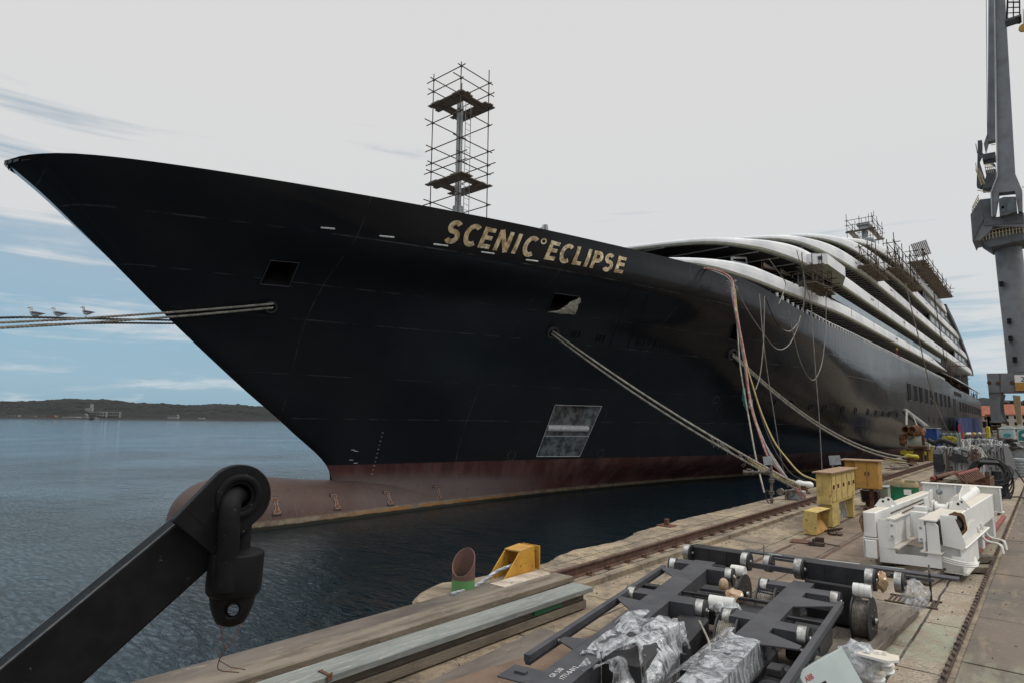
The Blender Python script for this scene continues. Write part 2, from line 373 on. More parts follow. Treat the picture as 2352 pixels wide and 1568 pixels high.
def conc_mat():
    m, t, p, g, s = pos_mat('quay_concrete')
    v = g.outputs['Position']
    big = nse(t, v, .55, 8, .62, .4); med = nse(t, v, 3.2, 8, .68); fin = nse(t, v, 38, 6, .75); str_ = nse(t, v, 1.2, 6, .7, .3, (2.2, .35, 1))
    c = mixc(t, rng(t, big, .38, .62), (.31, .245, .16), (.155, .125, .092))
    c = mixc(t, rng(t, med, .48, .66), c, (.115, .092, .07))
    c = mixc(t, rng(t, str_, .54, .70), c, (.36, .29, .20))
    c = mixc(t, mth(t, 'MULTIPLY', rng(t, nse(t, v, 1.7, 7, .7), .60, .66), .75), c, (.06, .04, .033))
    c = mixc(t, rng(t, fin, .60, .72), c, (.42, .37, .29))
    c = mixc(t, rng(t, nse(t, v, 22, 6, .7), .60, .68), c, (.04, .034, .03))
    c = mixc(t, mth(t, 'MULTIPLY', rng(t, nse(t, v, .9, 9, .75, .8), .54, .66, 0, 1, True), .7), c, (.075, .062, .05))
    cr_ = mth(t, 'ABSOLUTE', mth(t, 'SUBTRACT', nse(t, v, .8, 8, .7, .4), .5)); c = mixc(t, rng(t, cr_, .006, .002, 0, .8), c, (.03, .025, .02))
    # rusty / oily work lane between the crane rails
    lane = mth(t, 'MULTIPLY', rng(t, s.outputs[0], -4.4, -3.9), rng(t, s.outputs[0], -2.1, -2.3))
    c = mixc(t, mth(t, 'MULTIPLY', lane, rng(t, big, .3, .6, .45, .95)), c, mixc(t, rng(t, med, .4, .6), (.105, .075, .055), (.16, .115, .085)))
    # rubble strip beside the plates: pale gravel, green and red paint
    strip = mth(t, 'MULTIPLY', rng(t, s.outputs[0], -2.1, -1.9), rng(t, s.outputs[0], -.9, -1.0))
    sp = mixc(t, rng(t, fin, .42, .6), (.40, .34, .26), (.12, .10, .08))
    sp = mixc(t, rng(t, med, .45, .6), sp, (.26, .20, .14))
    gy = mth(t, 'MULTIPLY', rng(t, nse(t, v, 1.4, 5, .7), .46, .56), mth(t, 'MULTIPLY', rng(t, s.outputs[1], 7.6, 8.1), rng(t, s.outputs[1], 10.3, 9.2)))
    sp = mixc(t, mth(t, 'MULTIPLY', mth(t, 'MULTIPLY', gy, .65), rng(t, fin, .4, .55)), sp, (.24, .34, .25))
    c = mixc(t, mth(t, 'MULTIPLY', strip, .8), c, sp)
    # slab joints
    br = N(t, 'ShaderNodeTexBrick', inp={'Scale': 1.0, 'Mortar Size': .016, 'Brick Width': 1.9, 'Row Height': 1.03, 'Mortar Smooth': .2, 'Bias': 0}); br.offset = 0.37
    mp = N(t, 'ShaderNodeMapping'); mp.inputs['Rotation'].default_value = (0, 0, math.pi/2); mp.inputs['Location'].default_value = (0.0, 0.32, 0); t.links.new(v, mp.inputs[0])
    wob = N(t, 'ShaderNodeVectorMath', operation='MULTIPLY_ADD'); nn = N(t, 'ShaderNodeTexNoise', inp={'Scale': 1.5}); t.links.new(v, nn.inputs['Vector']); t.links.new(nn.outputs[1], wob.inputs[0]); wob.inputs[1].default_value = (.05, .05, 0); t.links.new(mp.outputs[0], wob.inputs[2])
    t.links.new(wob.outputs[0], br.inputs['Vector'])
    j = br.outputs['Fac']
    c = mixc(t, mth(t, 'MULTIPLY', j, rng(t, nse(t, v, 1.1, 5, .7), .35, .55, .4, 1.0)), c, (.025, .02, .017))
    t.links.new(c, p.inputs['Base Color']); p.inputs['Roughness'].default_value = .88
    h = mth(t, 'ADD', mth(t, 'MULTIPLY', med, .8), mth(t, 'MULTIPLY', fin, .35)); h = mth(t, 'SUBTRACT', h, mth(t, 'MULTIPLY', j, .5))
    bp = N(t, 'ShaderNodeBump', inp={'Strength': .55, 'Distance': .03}); t.links.new(h, bp.inputs['Height']); t.links.new(bp.outputs[0], p.inputs['Normal'])
    return m
M['conc'] = conc_mat()
mb = MB()
XR0, XR1 = -5.98, -5.52                       # sunk track bed beside the waterside rail
e2 = fine
for i in range(len(e2)-1):                    # outer ledge, from the worn edge in to the rail
    a, b = e2[i], e2[i+1]
    r = .045*max(0, noise.noise(Vector((a.y*1.3, 0, 5))))
    mb.quad((a.x, a.y, -.05), (b.x, b.y, -.05), (b.x+.1, b.y, 0), (a.x+.1, a.y, 0))
    mb.quad((a.x+.1, a.y, 0), (b.x+.1, b.y, 0), (-6.2, b.y, 0), (-6.2, a.y, 0))
    mb.quad((a.x, a.y, -.05), (b.x, b.y, -.05), (b.x+.08, b.y, -.6), (a.x+.08, a.y, -.6))
    mb.quad((a.x+.08, a.y, -.6), (b.x+.08, b.y, -.6), (-6.0, b.y, -3), (-6.0, a.y, -3))
y0, y1 = -30, 240
mb.quad((-6.2, y0, 0), (-6.2, y1, 0), (-6.2, y1, -.10), (-6.2, y0, -.10))
mb.quad((-6.2, y0, -.10), (-6.2, y1, -.10), (XR1, y1, -.10), (XR1, y0, -.10))
mb.quad((XR1, y0, -.10), (XR1, y1, -.10), (XR1, y1, .06), (XR1, y0, .06))
mb.quad((XR1, y0, .06), (XR1, y1, .06), (-5.33, y1, .06), (-5.33, y0, .06))
mb.quad((-5.33, y0, .06), (-5.33, y1, .06), (-5.33, y1, -.02), (-5.33, y0, -.02))
mb.quad((-5.33, y0, -.02), (-5.33, y1, -.02), (300, y1, -.02), (300, y0, -.02))
tag(mb.build('quay', M['conc']), kind='structure')
# far end of the basin behind the ship's stern, and the town's ground
mb = MB(); mb.box((-20, 420, -1.0), (260, 300, 2.2)); tag(mb.build('town_ground', M['conc']), kind='structure')

def plate_mat():
    m, t, p, g, s = pos_mat('steel_lane_plates'); v = g.outputs['Position']
    big = nse(t, v, .6, 8, .6, .5); med = nse(t, v, 3, 8, .7, .3, (1.6, .5, 1)); fin = nse(t, v, 30, 6, .7)
    c = mixc(t, rng(t, big, .4, .62), (.135, .105, .08), (.09, .077, .063))
    c = mixc(t, rng(t, med, .52, .68), c, (.20, .15, .10)); c = mixc(t, rng(t, fin, .60, .70), c, (.28, .24, .19))
    c = mixc(t, mth(t, 'MULTIPLY', rng(t, med, .42, .60), mth(t, 'MULTIPLY', rng(t, s.outputs[1], 8.6, 8.2), .6)), c, (.20, .21, .15))
    t.links.new(c, p.inputs['Base Color']); p.inputs['Roughness'].default_value = .8; p.inputs['Metallic'].default_value = .1
    bp = N(t, 'ShaderNodeBump', inp={'Strength': .35, 'Distance': .015}); t.links.new(mth(t, 'ADD', med, mth(t, 'MULTIPLY', fin, .3)), bp.inputs['Height']); t.links.new(bp.outputs[0], p.inputs['Normal'])
    return m
M['plate'] = plate_mat()
mb = MB(); ys_ = [-3, 2.1, 4.2, 6.35, 8.1, 10.1, 11.25, 13.2, 15.3, 17.2, 19.6, 21.4, 24, 26, 28.5, 31, 33.5, 36, 39, 42, 45, 48, 52, 56, 60]
for i in range(len(ys_)-1):
    tilt = random.uniform(-.004, .006)
    for x0, x1 in ((-.86, 1.62), (1.64, 4.1)):
        mb.box(((x0+x1)/2, (ys_[i]+ys_[i+1])/2, .0+tilt), (x1-x0, ys_[i+1]-ys_[i]-.03, .035), bev=.005)
tag(mb.build('steel_paving', M['plate']), kind='structure')

# far shore: hill with woods, seen over the water on the left
def hill(name, pts, depth, hgts, m):
    """pts: pixel x of the ridge, hgts: pixel y; built at a real distance with real depth"""
    mb = MB(); n = 420; cols = []
    for i in range(n+1):
        f_ = i/n; px = pts[0]+(pts[-1]-pts[0])*f_
        py = np.interp(px, pts, hgts); d = atd(px, 960, depth); top = atd(px, py, depth*1.12).z
        dirv = Vector((d.x, d.y, 0)).normalized(); row = []
        for k in range(26):
            u = k/25; q = dirv*(depth*1.25*(.98+.30*u))
            base = Vector((q.x, q.y, 0))
            h = ZW+(top*1.06-ZW)*math.sin(min(1, u*1.25)*math.pi/2)**1.15 if u < .8 else ZW+(top*1.06-ZW)
            h += 2.2*abs(noise.noise(Vector((q.x*.33, q.y*.33, 9))))*min(1, u*4)+(4.2*noise.noise(Vector((q.x*.02, q.y*.02, 0)))+3.2*abs(noise.noise(Vector((q.x*.09, q.y*.09, 3)))))*min(1, u*3)
            row.append(Vector((q.x, q.y, h)))
        cols.append(row)
    for i in range(n):
        for k in range(25): mb.quad(cols[i][k], cols[i+1][k], cols[i+1][k+1], cols[i][k+1])
    o = mb.build(name, m); bm = bmesh.new(); bm.from_mesh(o.data); bmesh.ops.remove_doubles(bm, verts=bm.verts, dist=.01); bm.to_mesh(o.data); bm.free()
    return tag(o, kind='structure')
M['wooded'] = mat('far_woods', (.0035, .0065, .0055), .95, c2=(.0018, .0035, .0032), scale=.08, bump=1.0, bscale=.25, c3=(.008, .012, .009), scale3=.12)
hill('wooded_hills', [-700, -200, 0, 80, 170, 300, 420, 500, 640, 700, 1200], 900, [930, 922, 925, 921, 915, 922, 929, 925, 932, 940, 944], M['wooded'])
# ------------------------------------------------------------------ the ship
CL = -20.0; YE = 166.0
ZL = [-1.6, -1.0, .5, 2.0, 3.5, 5.7, 6.75, 8.1, 9.2]
YS = [14.0, 13.4, 13.05, 11.42, 9.5, 6.88, 5.72, 4.2, 2.95]
BT = [([0, 4, 9, 18, 29, 40, 60], [.9, 1.3, 1.6, 2.8, 5.2, 7.7, 9.9]),
      ([0, 3, 9, 19, 29, 42, 61], [.9, 1.45, 1.7, 3.0, 5.3, 8.3, 10.1]),
      ([0, .3, 5, 9, 16, 29, 42, 57], [0, .2, 1.15, 2.0, 3.75, 6.9, 9.3, 10.2]),
      ([0, .3, 6.5, 17.5, 28.5, 40.5, 54], [0, .2, 1.6, 4.5, 7.6, 9.6, 10.25]),
      ([0, .3, 4.8, 8.4, 19.5, 28.5, 40.5, 53], [0, .25, 1.25, 2.3, 5.4, 8.0, 9.85, 10.3]),
      ([0, .3, 3.8, 7.3, 11, 22, 29, 40, 51], [0, .3, 1.35, 2.6, 4.0, 7.2, 8.8, 10.05, 10.3]),
      ([0, .3, 3.85, 9, 14.6, 22, 29, 39, 49], [0, .45, 1.85, 3.8, 5.7, 7.6, 9.15, 10.15, 10.3]),
      ([0, .3, 2.3, 5.65, 9.1, 12.4, 18, 24, 30, 36, 46], [0, .7, 1.95, 3.65, 5.1, 6.2, 7.75, 8.9, 9.7, 10.15, 10.3]),
      ([0, .25, .6, 1.5, 3, 6.2, 10, 14, 20.5, 26, 31, 37, 47], [0, .72, 1.15, 1.9, 2.75, 4.1, 5.45, 6.6, 8.0, 9.0, 9.75, 10.2, 10.3])]
def pchip(xs, ys, x):
    n = len(xs)
    if x <= xs[0]: return ys[0]
    if x >= xs[-1]: return ys[-1]
    i = max(k for k in range(n-1) if xs[k] <= x)
    def sl(k): return (ys[k+1]-ys[k])/(xs[k+1]-xs[k])
    def dd(k):
        if k == 0: return sl(0)
        if k == n-1: return 0.0 if abs(ys[-1]-ys[-2]) < .6 else sl(n-2)
        a, b = sl(k-1), sl(k)
        return 0 if a*b <= 0 else 2*a*b/(a+b)
    h = xs[i+1]-xs[i]; t = (x-xs[i])/h; m0, m1 = dd(i)*h, dd(i+1)*h
    return (2*t**3-3*t*t+1)*ys[i]+(t**3-2*t*t+t)*m0+(-2*t**3+3*t*t)*ys[i+1]+(t**3-t*t)*m1
def ystem(z): return pchip(ZL, YS, z)
def halfb(s, z, y=0):
    w = [pchip(a, b, s) for a, b in BT]; r = pchip(ZL, w, z)
    if y > 118: r *= 1-.10*((y-118)/48)**2
    if y > 100 and z < 2: r -= (y-100)/66*1.6*(2-z)/3
    return r
def ztop(y): return pchip([2.9, 4, 6, 13, 20, 26, 29, 31, 34, 37, 42, 98, 104, 112, 150, 166], [8.92, 9.06, 9.1, 9.22, 9.36, 9.48, 9.5, 9.35, 8.95, 8.62, 8.4, 8.2, 7.9, 7.75, 7.6, 7.5], y)
NS, NZ = 230, 46
sv = [0, .04, .1, .2, .35, .55, .8, 1.1, 1.5]+[1.5+(i/(NS-9))**1.35*(YE-4-1.5) for i in range(1, NS-8)]
hv = []
def hull_pt(i, j):
    v = j/NZ; z0 = -1.6+v*(9.2+1.6); ys = ystem(z0); s = sv[i]*(YE-ys)/(YE-4); y = ys+s; z = -1.6+v*(ztop(y)+1.6)
    return Vector((CL+halfb(s, z0, y), y, z))
mb = MB(); G = [[hull_pt(i, j) for j in range(NZ+1)] for i in range(len(sv))]
vs = [p for row in G for p in row]; nz1 = NZ+1; nn_ = len(sv)
fs = [(i*nz1+j, (i+1)*nz1+j, (i+1)*nz1+j+1, i*nz1+j+1) for i in range(nn_-1) for j in range(NZ)]
BV = BVHTree.FromPolygons([tuple(v) for v in vs], fs)
def hx(y, z):
    h = BV.ray_cast(Vector((0, y, z)), Vector((-1, 0, 0))); return h[0] if h[0] else Vector((-9.7, y, z))
def hn(y, z):
    h = BV.ray_cast(Vector((0, y, z)), Vector((-1, 0, 0))); n = h[1] if h[0] else Vector((1, 0, 0)); return n if n.x > 0 else -n
def ph(px, py):
    h = BV.ray_cast(Vector(EYE), Vector(ray(px, py)).normalized()); return h[0]
def smooth_n(y, z):
    return sum((hn(y+a, z+b) for a in (-.4, 0, .4) for b in (-.25, 0, .25)), Vector()).normalized()
def hull_mat():
    m, t, p, g, s = pos_mat('ship_hull_paint'); v = g.outputs['Position']; y, z = s.outputs[1], s.outputs[2]
    zr = mth(t, 'MULTIPLY_ADD', y, -.0065, .835)
    wob = mth(t, 'MULTIPLY', mth(t, 'SUBTRACT', nse(t, v, 5, 4, .6), .5), .03)
    isred = rng(t, mth(t, 'SUBTRACT', mth(t, 'ADD', z, wob), zr), .008, -.008)
    big = nse(t, v, .35, 5, .5); vstr = nse(t, v, 1.2, 6, .6, 0, (.8, .8, .12)); fin = nse(t, v, 30, 5, .7)
    blk = mixc(t, rng(t, big, .35, .65), (.012, .0135, .0165), (.017, .018, .021))
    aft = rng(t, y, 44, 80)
    blk = mixc(t, mth(t, 'MULTIPLY', aft, rng(t, vstr, .35, .7)), blk, (.060, .060, .060))  # greyer aft: dusty primer, with the reflected sky put into the colour
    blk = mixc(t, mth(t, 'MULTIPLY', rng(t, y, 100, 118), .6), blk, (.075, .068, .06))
    scr = mth(t, 'MULTIPLY', rng(t, nse(t, v, 9, 4, .8, 0, (1, .3, .2)), .74, .78), .5)
    blk = mixc(t, scr, blk, (.10, .10, .10))
    red = mixc(t, rng(t, nse(t, v, 1.1, 6, .65, .4), .35, .65), (.095, .032, .028), (.060, .026, .025))
    red = mixc(t, rng(t, nse(t, v, 2.0, 6, .65, 0, (.5, .5, .1)), .45, .70), red, (.15, .085, .075))
    # sanded grey patch over the bulb
    gp = mth(t, 'MULTIPLY', rng(t, y, 12.5, 14.5, 0, 1, True), rng(t, y, 24, 18.5, 0, 1, True)); gp = mth(t, 'MULTIPLY', gp, rng(t, mth(t, 'ADD', z, mth(t, 'MULTIPLY', y, .045)), 1.05, .72, 0, 1, True))
    red = mixc(t, mth(t, 'MULTIPLY', gp, .85), red, (.19, .165, .165))
    fr_ = mth(t, 'MULTIPLY', rng(t, y, 13.4, 12.4, 0, 1, True), rng(t, z, -.6, .3)); bz = rng(t, mth(t, 'ADD', mth(t, 'MULTIPLY', y, .035), z), 1.05, .75, 0, 1, True); red = mixc(t, mth(t, 'MULTIPLY', mth(t, 'MULTIPLY', bz, rng(t, y, 26, 17)), .75), red, mixc(t, nse(t, v, 1.7, 7, .7, .6), (.14, .10, .085), (.045, .032, .028)))
    red = mixc(t, mth(t, 'MULTIPLY', fr_, .30), red, (.17, .13, .115))
    sp_ = mth(t, 'MULTIPLY', rng(t, nse(t, v, 3.5, 6, .75, .5), .60, .68), rng(t, y, 30, 20)); red = mixc(t, mth(t, 'MULTIPLY', sp_, .6), red, (.04, .022, .02))
    scf = rng(t, nse(t, v, 6, 5, .75, .3, (1, 1, .35)), .60, .72); red = mixc(t, mth(t, 'MULTIPLY', scf, .5), red, (.20, .15, .14))
    # waterline: pale salt, ochre rust, dark growth
    zw = mth(t, 'ADD', z, mth(t, 'MULTIPLY', mth(t, 'SUBTRACT', nse(t, v, 3, 6, .7), .5), .10))
    red = mixc(t, mth(t, 'MULTIPLY', mth(t, 'MULTIPLY', rng(t, zw, -.70, -.77), rng(t, nse(t, v, 2.2, 6, .75), .38, .55, .25, 1)), .85), red, (.24, .20, .14))
    red = mixc(t, mth(t, 'MULTIPLY', mth(t, 'MULTIPLY', rng(t, zw, -.76, -.80), mth(t, 'MULTIPLY', rng(t, y, 24, 20), rng(t, y, 11.5, 15))), rng(t, nse(t, v, .9, 4, .6), .40, .55)), red, (.26, .12, .04))
    red = mixc(t, rng(t, zw, -.87, -.91), red, (.022, .022, .016))
    c = mixc(t, isred, blk, red)
    seam = None
    for zz_, w in ((8.02, .012), (6.72, .008), (5.68, .010), (2.42, .010), (3.9, .006)):
        d = mth(t, 'ABSOLUTE', mth(t, 'SUBTRACT', z, zz_)); e = rng(t, d, w*2, w*.6)
        seam = e if seam is None else mth(t, 'MAXIMUM', seam, e)
    fy = mth(t, 'ABSOLUTE', mth(t, 'SUBTRACT', mth(t, 'FRACT', mth(t, 'MULTIPLY', y, 1/7.3)), .5)); vs_ = rng(t, fy, .0035, .0012)
    seam = mth(t, 'MAXIMUM', seam, mth(t, 'MULTIPLY', vs_, .6))
    c = mixc(t, mth(t, 'MULTIPLY', seam, rng(t, nse(t, v, 1.3, 4, .6), .45, .65, .0, .55)), c, (.13, .14, .15))
    t.links.new(c, p.inputs['Base Color'])
    rg = mth(t, 'MULTIPLY_ADD', isred, .35, rng(t, big, .3, .7, .15, .21)); t.links.new(mth(t, 'ADD', rg, mth(t, 'MULTIPLY', aft, .06)), p.inputs['Roughness'])
    h = mth(t, 'ADD', mth(t, 'MULTIPLY', nse(t, v, .55, 3, .5), .6), mth(t, 'MULTIPLY', seam, .05)); h = mth(t, 'ADD', h, mth(t, 'MULTIPLY', nse(t, v, 2.4, 3, .5, 0, (.6, .6, 1)), .22))
    fr2 = mth(t, 'SINE', mth(t, 'MULTIPLY', y, 8.6)); fr3 = mth(t, 'SINE', mth(t, 'MULTIPLY', z, 5.2)); h = mth(t, 'ADD', h, mth(t, 'MULTIPLY', mth(t, 'MULTIPLY', mth(t, 'ADD', fr2, fr3), nse(t, v, .7, 3, .5)), .045))
    bp = N(t, 'ShaderNodeBump', inp={'Strength': .36, 'Distance': .10}); t.links.new(h, bp.inputs['Height']); t.links.new(bp.outputs[0], p.inputs['Normal'])
    p.inputs['Specular IOR Level'].default_value = .15
    return m
M['hull'] = hull_mat()
ship = thing('cruise_ship', 'huge cruise ship with a glossy black hull and white decks moored along the quay', 'ship', (CL, 14, -1))
def cut_hull(bm, corners, depth, rim=.0):
    """open a four cornered hole (y,z corners TL TR BR BL) in the port side; return its world corners"""
    P = [hx(y, z) for y, z in corners]
    nrm = smooth_n(sum(c[0] for c in corners)/4, sum(c[1] for c in corners)/4); cen = sum(P, Vector())/4
    R_ = max((q-cen).length for q in P)+1.2
    for i in range(4):
        a, b = P[i], P[(i+1) % 4]; pn = (b-a).cross(nrm).normalized()
        geom = [f for f in bm.faces if (f.calc_center_median()-cen).length < R_ and f.calc_center_median().x > CL+.0]
        ed = list({e for f in geom for e in f.edges}); vv = list({v for f in geom for v in f.verts})
        bmesh.ops.bisect_plane(bm, geom=geom+ed+vv, plane_co=a, plane_no=pn, dist=1e-5)
    dead = []
    for f in bm.faces:
        c = f.calc_center_median()
        if c.x < CL or (c-cen).length > R_: continue
        ok = True
        for i in range(4):
            a, b = P[i], P[(i+1) % 4]; pn = (b-a).cross(nrm)
            if (c-a).dot(pn)*(cen-a).dot(pn) < 0: ok = False; break
        if ok: dead.append(f)
    bmesh.ops.delete(bm, geom=dead, context='FACES')
    return P, nrm
bm = bmesh.new(); bvs = [bm.verts.new(v) for v in vs]
for f in fs: bm.faces.new([bvs[i] for i in f])
def yz(px, py):
    p = ph(px, py); return (p.y, p.z)
HOLES = []
for name_, quad in (('forward', [(622, 598), (687, 604), (664, 658), (598, 652)]), ('middle', [(1273, 673), (1331, 681), (1317, 722), (1256, 717)]), ('aft', [(1684, 743), (1699, 747), (1692, 783), (1673, 779)])):
    cs = [yz(*q) for q in quad]; HOLES.append((name_, cs)+cut_hull(bm, cs, 1.0))
pocket = [yz(*q) for q in [(1275, 929), (1382, 932), (1331, 1047), (1232, 1047)]]
PK, PKN = cut_hull(bm, pocket, .6)
me = bpy.data.meshes.new('hull'); bmesh.ops.recalc_face_normals(bm, faces=bm.faces)
# the starboard side mirrors the port shell (without its openings)
st = [bm.verts.new(Vector((2*CL-v.x, v.y, v.z))) for v in vs]
for f in fs: bm.faces.new([st[i] for i in f][::-1])
# transom, bottom, foredeck and bulwark cap
off = Vector(WL[ship])
for v in bm.verts: v.co -= off
for f in bm.faces: f.smooth = True
bm.to_mesh(me); bm.free(); me.materials.append(M['hull'])
hull = bpy.data.objects.new('hull', me); col.objects.link(hull); hull.parent = ship; WL[hull] = WL[ship]
me.set_sharp_from_angle(angle=math.radians(50))
mb = MB()
for i in range(nn_-1):
    a, b = G[i][NZ], G[i+1][NZ]
    for k in (1, -1):
        A = Vector((CL+(a.x-CL)*k, a.y, a.z)); B_ = Vector((CL+(b.x-CL)*k, b.y, b.z)); n = Vector((-min(.16, (a.x-CL)*.3)*k, 0, 0))
        mb.quad(A, B_, B_+n+Vector((0, 0, .012)), A+n+Vector((0, 0, .012))); mb.quad(A+n, B_+n, B_+n*1.0-Vector((0, 0, .10)), A+n-Vector((0, 0, .10)))
mb.build('bulwark_cap', M['hull'], ship)
mb = MB()
for i in range(nn_-1):
    a, b = G[i][NZ-4], G[i+1][NZ-4]
    mb.quad((a.x, a.y, a.z), (b.x, b.y, b.z), (2*CL-b.x, b.y, b.z), (2*CL-a.x, a.y, a.z))
p_ = G[-1]
for j in range(NZ): mb.quad(p_[j], p_[j+1], (2*CL-p_[j+1].x, p_[j+1].y, p_[j+1].z), (2*CL-p_[j].x, p_[j].y, p_[j].z))
M['deckplate'] = mat('deck_plating', (.10, .10, .105), .7, c2=(.07, .07, .07), scale=1)
mb.build('main_deck', M['deckplate'], ship)
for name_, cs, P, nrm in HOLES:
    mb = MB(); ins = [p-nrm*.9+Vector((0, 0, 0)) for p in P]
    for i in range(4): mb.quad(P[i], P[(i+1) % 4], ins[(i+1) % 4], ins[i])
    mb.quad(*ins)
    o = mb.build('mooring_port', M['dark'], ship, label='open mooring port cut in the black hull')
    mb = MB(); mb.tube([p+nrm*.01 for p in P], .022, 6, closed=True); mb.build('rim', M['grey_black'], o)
# anchor pocket: upper half recessed with a polished roller lip, lower half a flush plate
tl, tr, br_, bl_ = PK; ml = tl.lerp(bl_, .60); mr_ = tr.lerp(br_, .60)
M['slot_white'] = mat('bright_edge_steel', (.62, .64, .64), .4, c2=(.45, .46, .46), scale=9)
M['pocket'] = mat('anchor_pocket_steel', (.26, .27, .275), .3, .5, c2=(.07, .075, .08), scale=3, bump=.1)
mb = MB(); n = PKN; dn = -n*.55
i_tl, i_tr, i_ml, i_mr = tl.lerp(tr, .10)+dn, tr.lerp(tl, .14)+dn, ml.lerp(mr_, .08)+dn*.25, mr_.lerp(ml, .08)+dn*.25
mb.quad(tl, tr, i_tr, i_tl); mb.quad(tl, i_tl, i_ml, ml); mb.quad(tr, mr_, i_mr, i_tr); mb.quad(i_tl, i_tr, i_mr, i_ml); mb.quad(ml, i_ml, i_mr, mr_)
mb.quad(ml-n*.02, mr_-n*.02, br_-n*.02, bl_-n*.02)
pk = mb.build('anchor_pocket', M['pocket'], ship)
mb = MB(); a = ml.lerp(tl, .22)+dn*.22; b = mr_.lerp(tr, .22)+dn*.22; mb.cyl(a.lerp(b, .04), a.lerp(b, .94), .15, 24); mb.build('roller', M['slot_white'], pk, True)
mb = MB(); mb.tube([tl+n*.01, tr+n*.01, br_+n*.01, bl_+n*.01], .017, 6, closed=True); mb.tube([ml, mr_], .014, 6); mb.build('frame', M['slot_white'], pk)
# bulb
mb = MB(); yy = [7.68, 7.72, 7.82, 7.98, 8.24, 8.6, 9.15, 9.9, 10.7, 11.6, 12.6, 13.6, 15, 16.5, 18, 20, 22, 24, 26]
tz = [-.9, -.55, -.22, .03, .26, .43, .54, .55, .47, .36, .26, .20, .12, .0, -.15, -.35, -.6, -.8, -1.0]; hw = [.12, .42, .70, .92, 1.12, 1.28, 1.42, 1.52, 1.56, 1.57, 1.57, 1.57, 1.57, 1.57, 1.6, 1.64, 1.68, 1.7, 1.72]
rows = []
for y, t_, w in zip(yy, tz, hw):
    r = []
    for k in range(28):
        a = 2*math.pi*k/28; cz = -1.25; hh = (t_-cz) if math.sin(a) > 0 else (t_-cz)*.9
        ca, sa = math.cos(a), math.sin(a); r.append(Vector((CL+w*math.copysign(abs(ca)**.85, ca), y, cz+hh*math.copysign(abs(sa)**.9, sa))))
    rows.append(r)
rows2 = []
for c_ in range(28):
    rows2.append(spline([rows[i][c_] for i in range(len(rows))], 4))
mb.add([rows2[c_][i] for i in range(len(rows2[0])) for c_ in range(28)], [(i*28+j, i*28+(j+1) % 28, (i+1)*28+(j+1) % 28, (i+1)*28+j) for i in range(len(rows2[0])-1) for j in range(28)]+[tuple(range(28))])
bulb = mb.build('bulbous_bow', M['hull'], ship, True)
BB = BVHTree.FromPolygons([tuple(v) for v in mb.v], mb.f)
M['patch'] = mat('bare_rusty_patch', (.15, .055, .02), .8, c2=(.10, .06, .05), scale=9, bump=.3); M['patchrim'] = mat('pale_weld_rim', (.45, .38, .33), .7, c2=(.22, .17, .15), scale=14); M['patchburn'] = mat('dark_burn_halo', (.045, .03, .028), .8, c2=(.10, .075, .07), scale=7)
for x_, y_ in ((205, 1035), (685, 1000), (1110, 972), (1505, 930)):
    px_, py_ = (600+x_*.2976)/1.04124, (900+y_*.2976)/1.04124
    h = BB.ray_cast(Vector(EYE), Vector(ray(px_, py_)).normalized()); h2 = BV.ray_cast(Vector(EYE), Vector(ray(px_, py_)).normalized())
    if h2[0] and (not h[0] or (h2[0]-Vector(EYE)).length < (h[0]-Vector(EYE)).length): h = h2
    if not h[0]: continue
    p, n_ = h[0], h[1]; n_ = n_ if n_.x > 0 else -n_; sd = Vector((0, 0, 1)).cross(n_).normalized(); up = n_.cross(sd); W_2 = .075; H_2 = .25
    ol = [(-W_2*1.5, -H_2), (W_2*1.3, -H_2*1.02), (W_2*1.2, -H_2*.78), (W_2*.7, -H_2*.6), (W_2*.6, H_2*.6), (W_2*1.1, H_2*.72), (W_2*1.25, H_2), (-W_2*1.6, H_2*1.03), (-W_2*1.7, H_2*.7), (-W_2*.6, H_2*.55), (-W_2*.7, -H_2*.5), (-W_2*1.4, -H_2*.75)]
    mb = MB(); mb.prism([(a*1.5*(1+.3*noise.noise(Vector((b*9, x_, 0)))), b*1.2) for a, b in ol], p, sd, up, .012, n_); o = mb.build('burn_halo', M['patchburn'], bulb)
    mb = MB(); mb.prism(ol, p+n_*.004, sd, up, .016, n_); o2 = mb.build('bare_patch', M['patch'], bulb)
    mb = MB(); mb.tube([p+sd*(a+random.uniform(-.008, .008))+up*(b+random.uniform(-.01, .01))+n_*.012 for a, b in ol], .010, 5, closed=True); mb.build('weld_rim', M['patchrim'], o2)
# draught marks and small white symbols by the stem
for i in range(11):
    x_, y_ = 1058-i*8.4, 450+i*33; p = ph((600+x_*.2976)/1.04124, (900+y_*.2976)/1.04124)
    if p: mb = MB(); n_ = smooth_n(p.y, p.z); mb.box(p+n_*.004, (.012, .05 if i % 2 else .07, .03), (n_, Vector((0, 0, 1)).cross(n_).normalized(), n_.cross(Vector((0, 0, 1)).cross(n_).normalized()))); mb.build('draught_mark', M['galv'], hull)
for x_, y_ in ((825, 588), (810, 668), (845, 693), (850, 598)):
    p = ph((600+x_*.2976)/1.04124, (900+y_*.2976)/1.04124); mb = MB(); mb.box(p, (.03, .20, .018)); mb.build('draught_mark', M['slot_white'], hull)
for px_, py_ in ((1175, 1045), (1645, 918), (1380, 1040)):
    p = ph(px_, py_); n_ = smooth_n(p.y, p.z); mb = MB(); mb.ring(p+n_*.003, n_, .21, .225, .01, 22); mb.build('thruster_mark', M['deckplate'], hull)
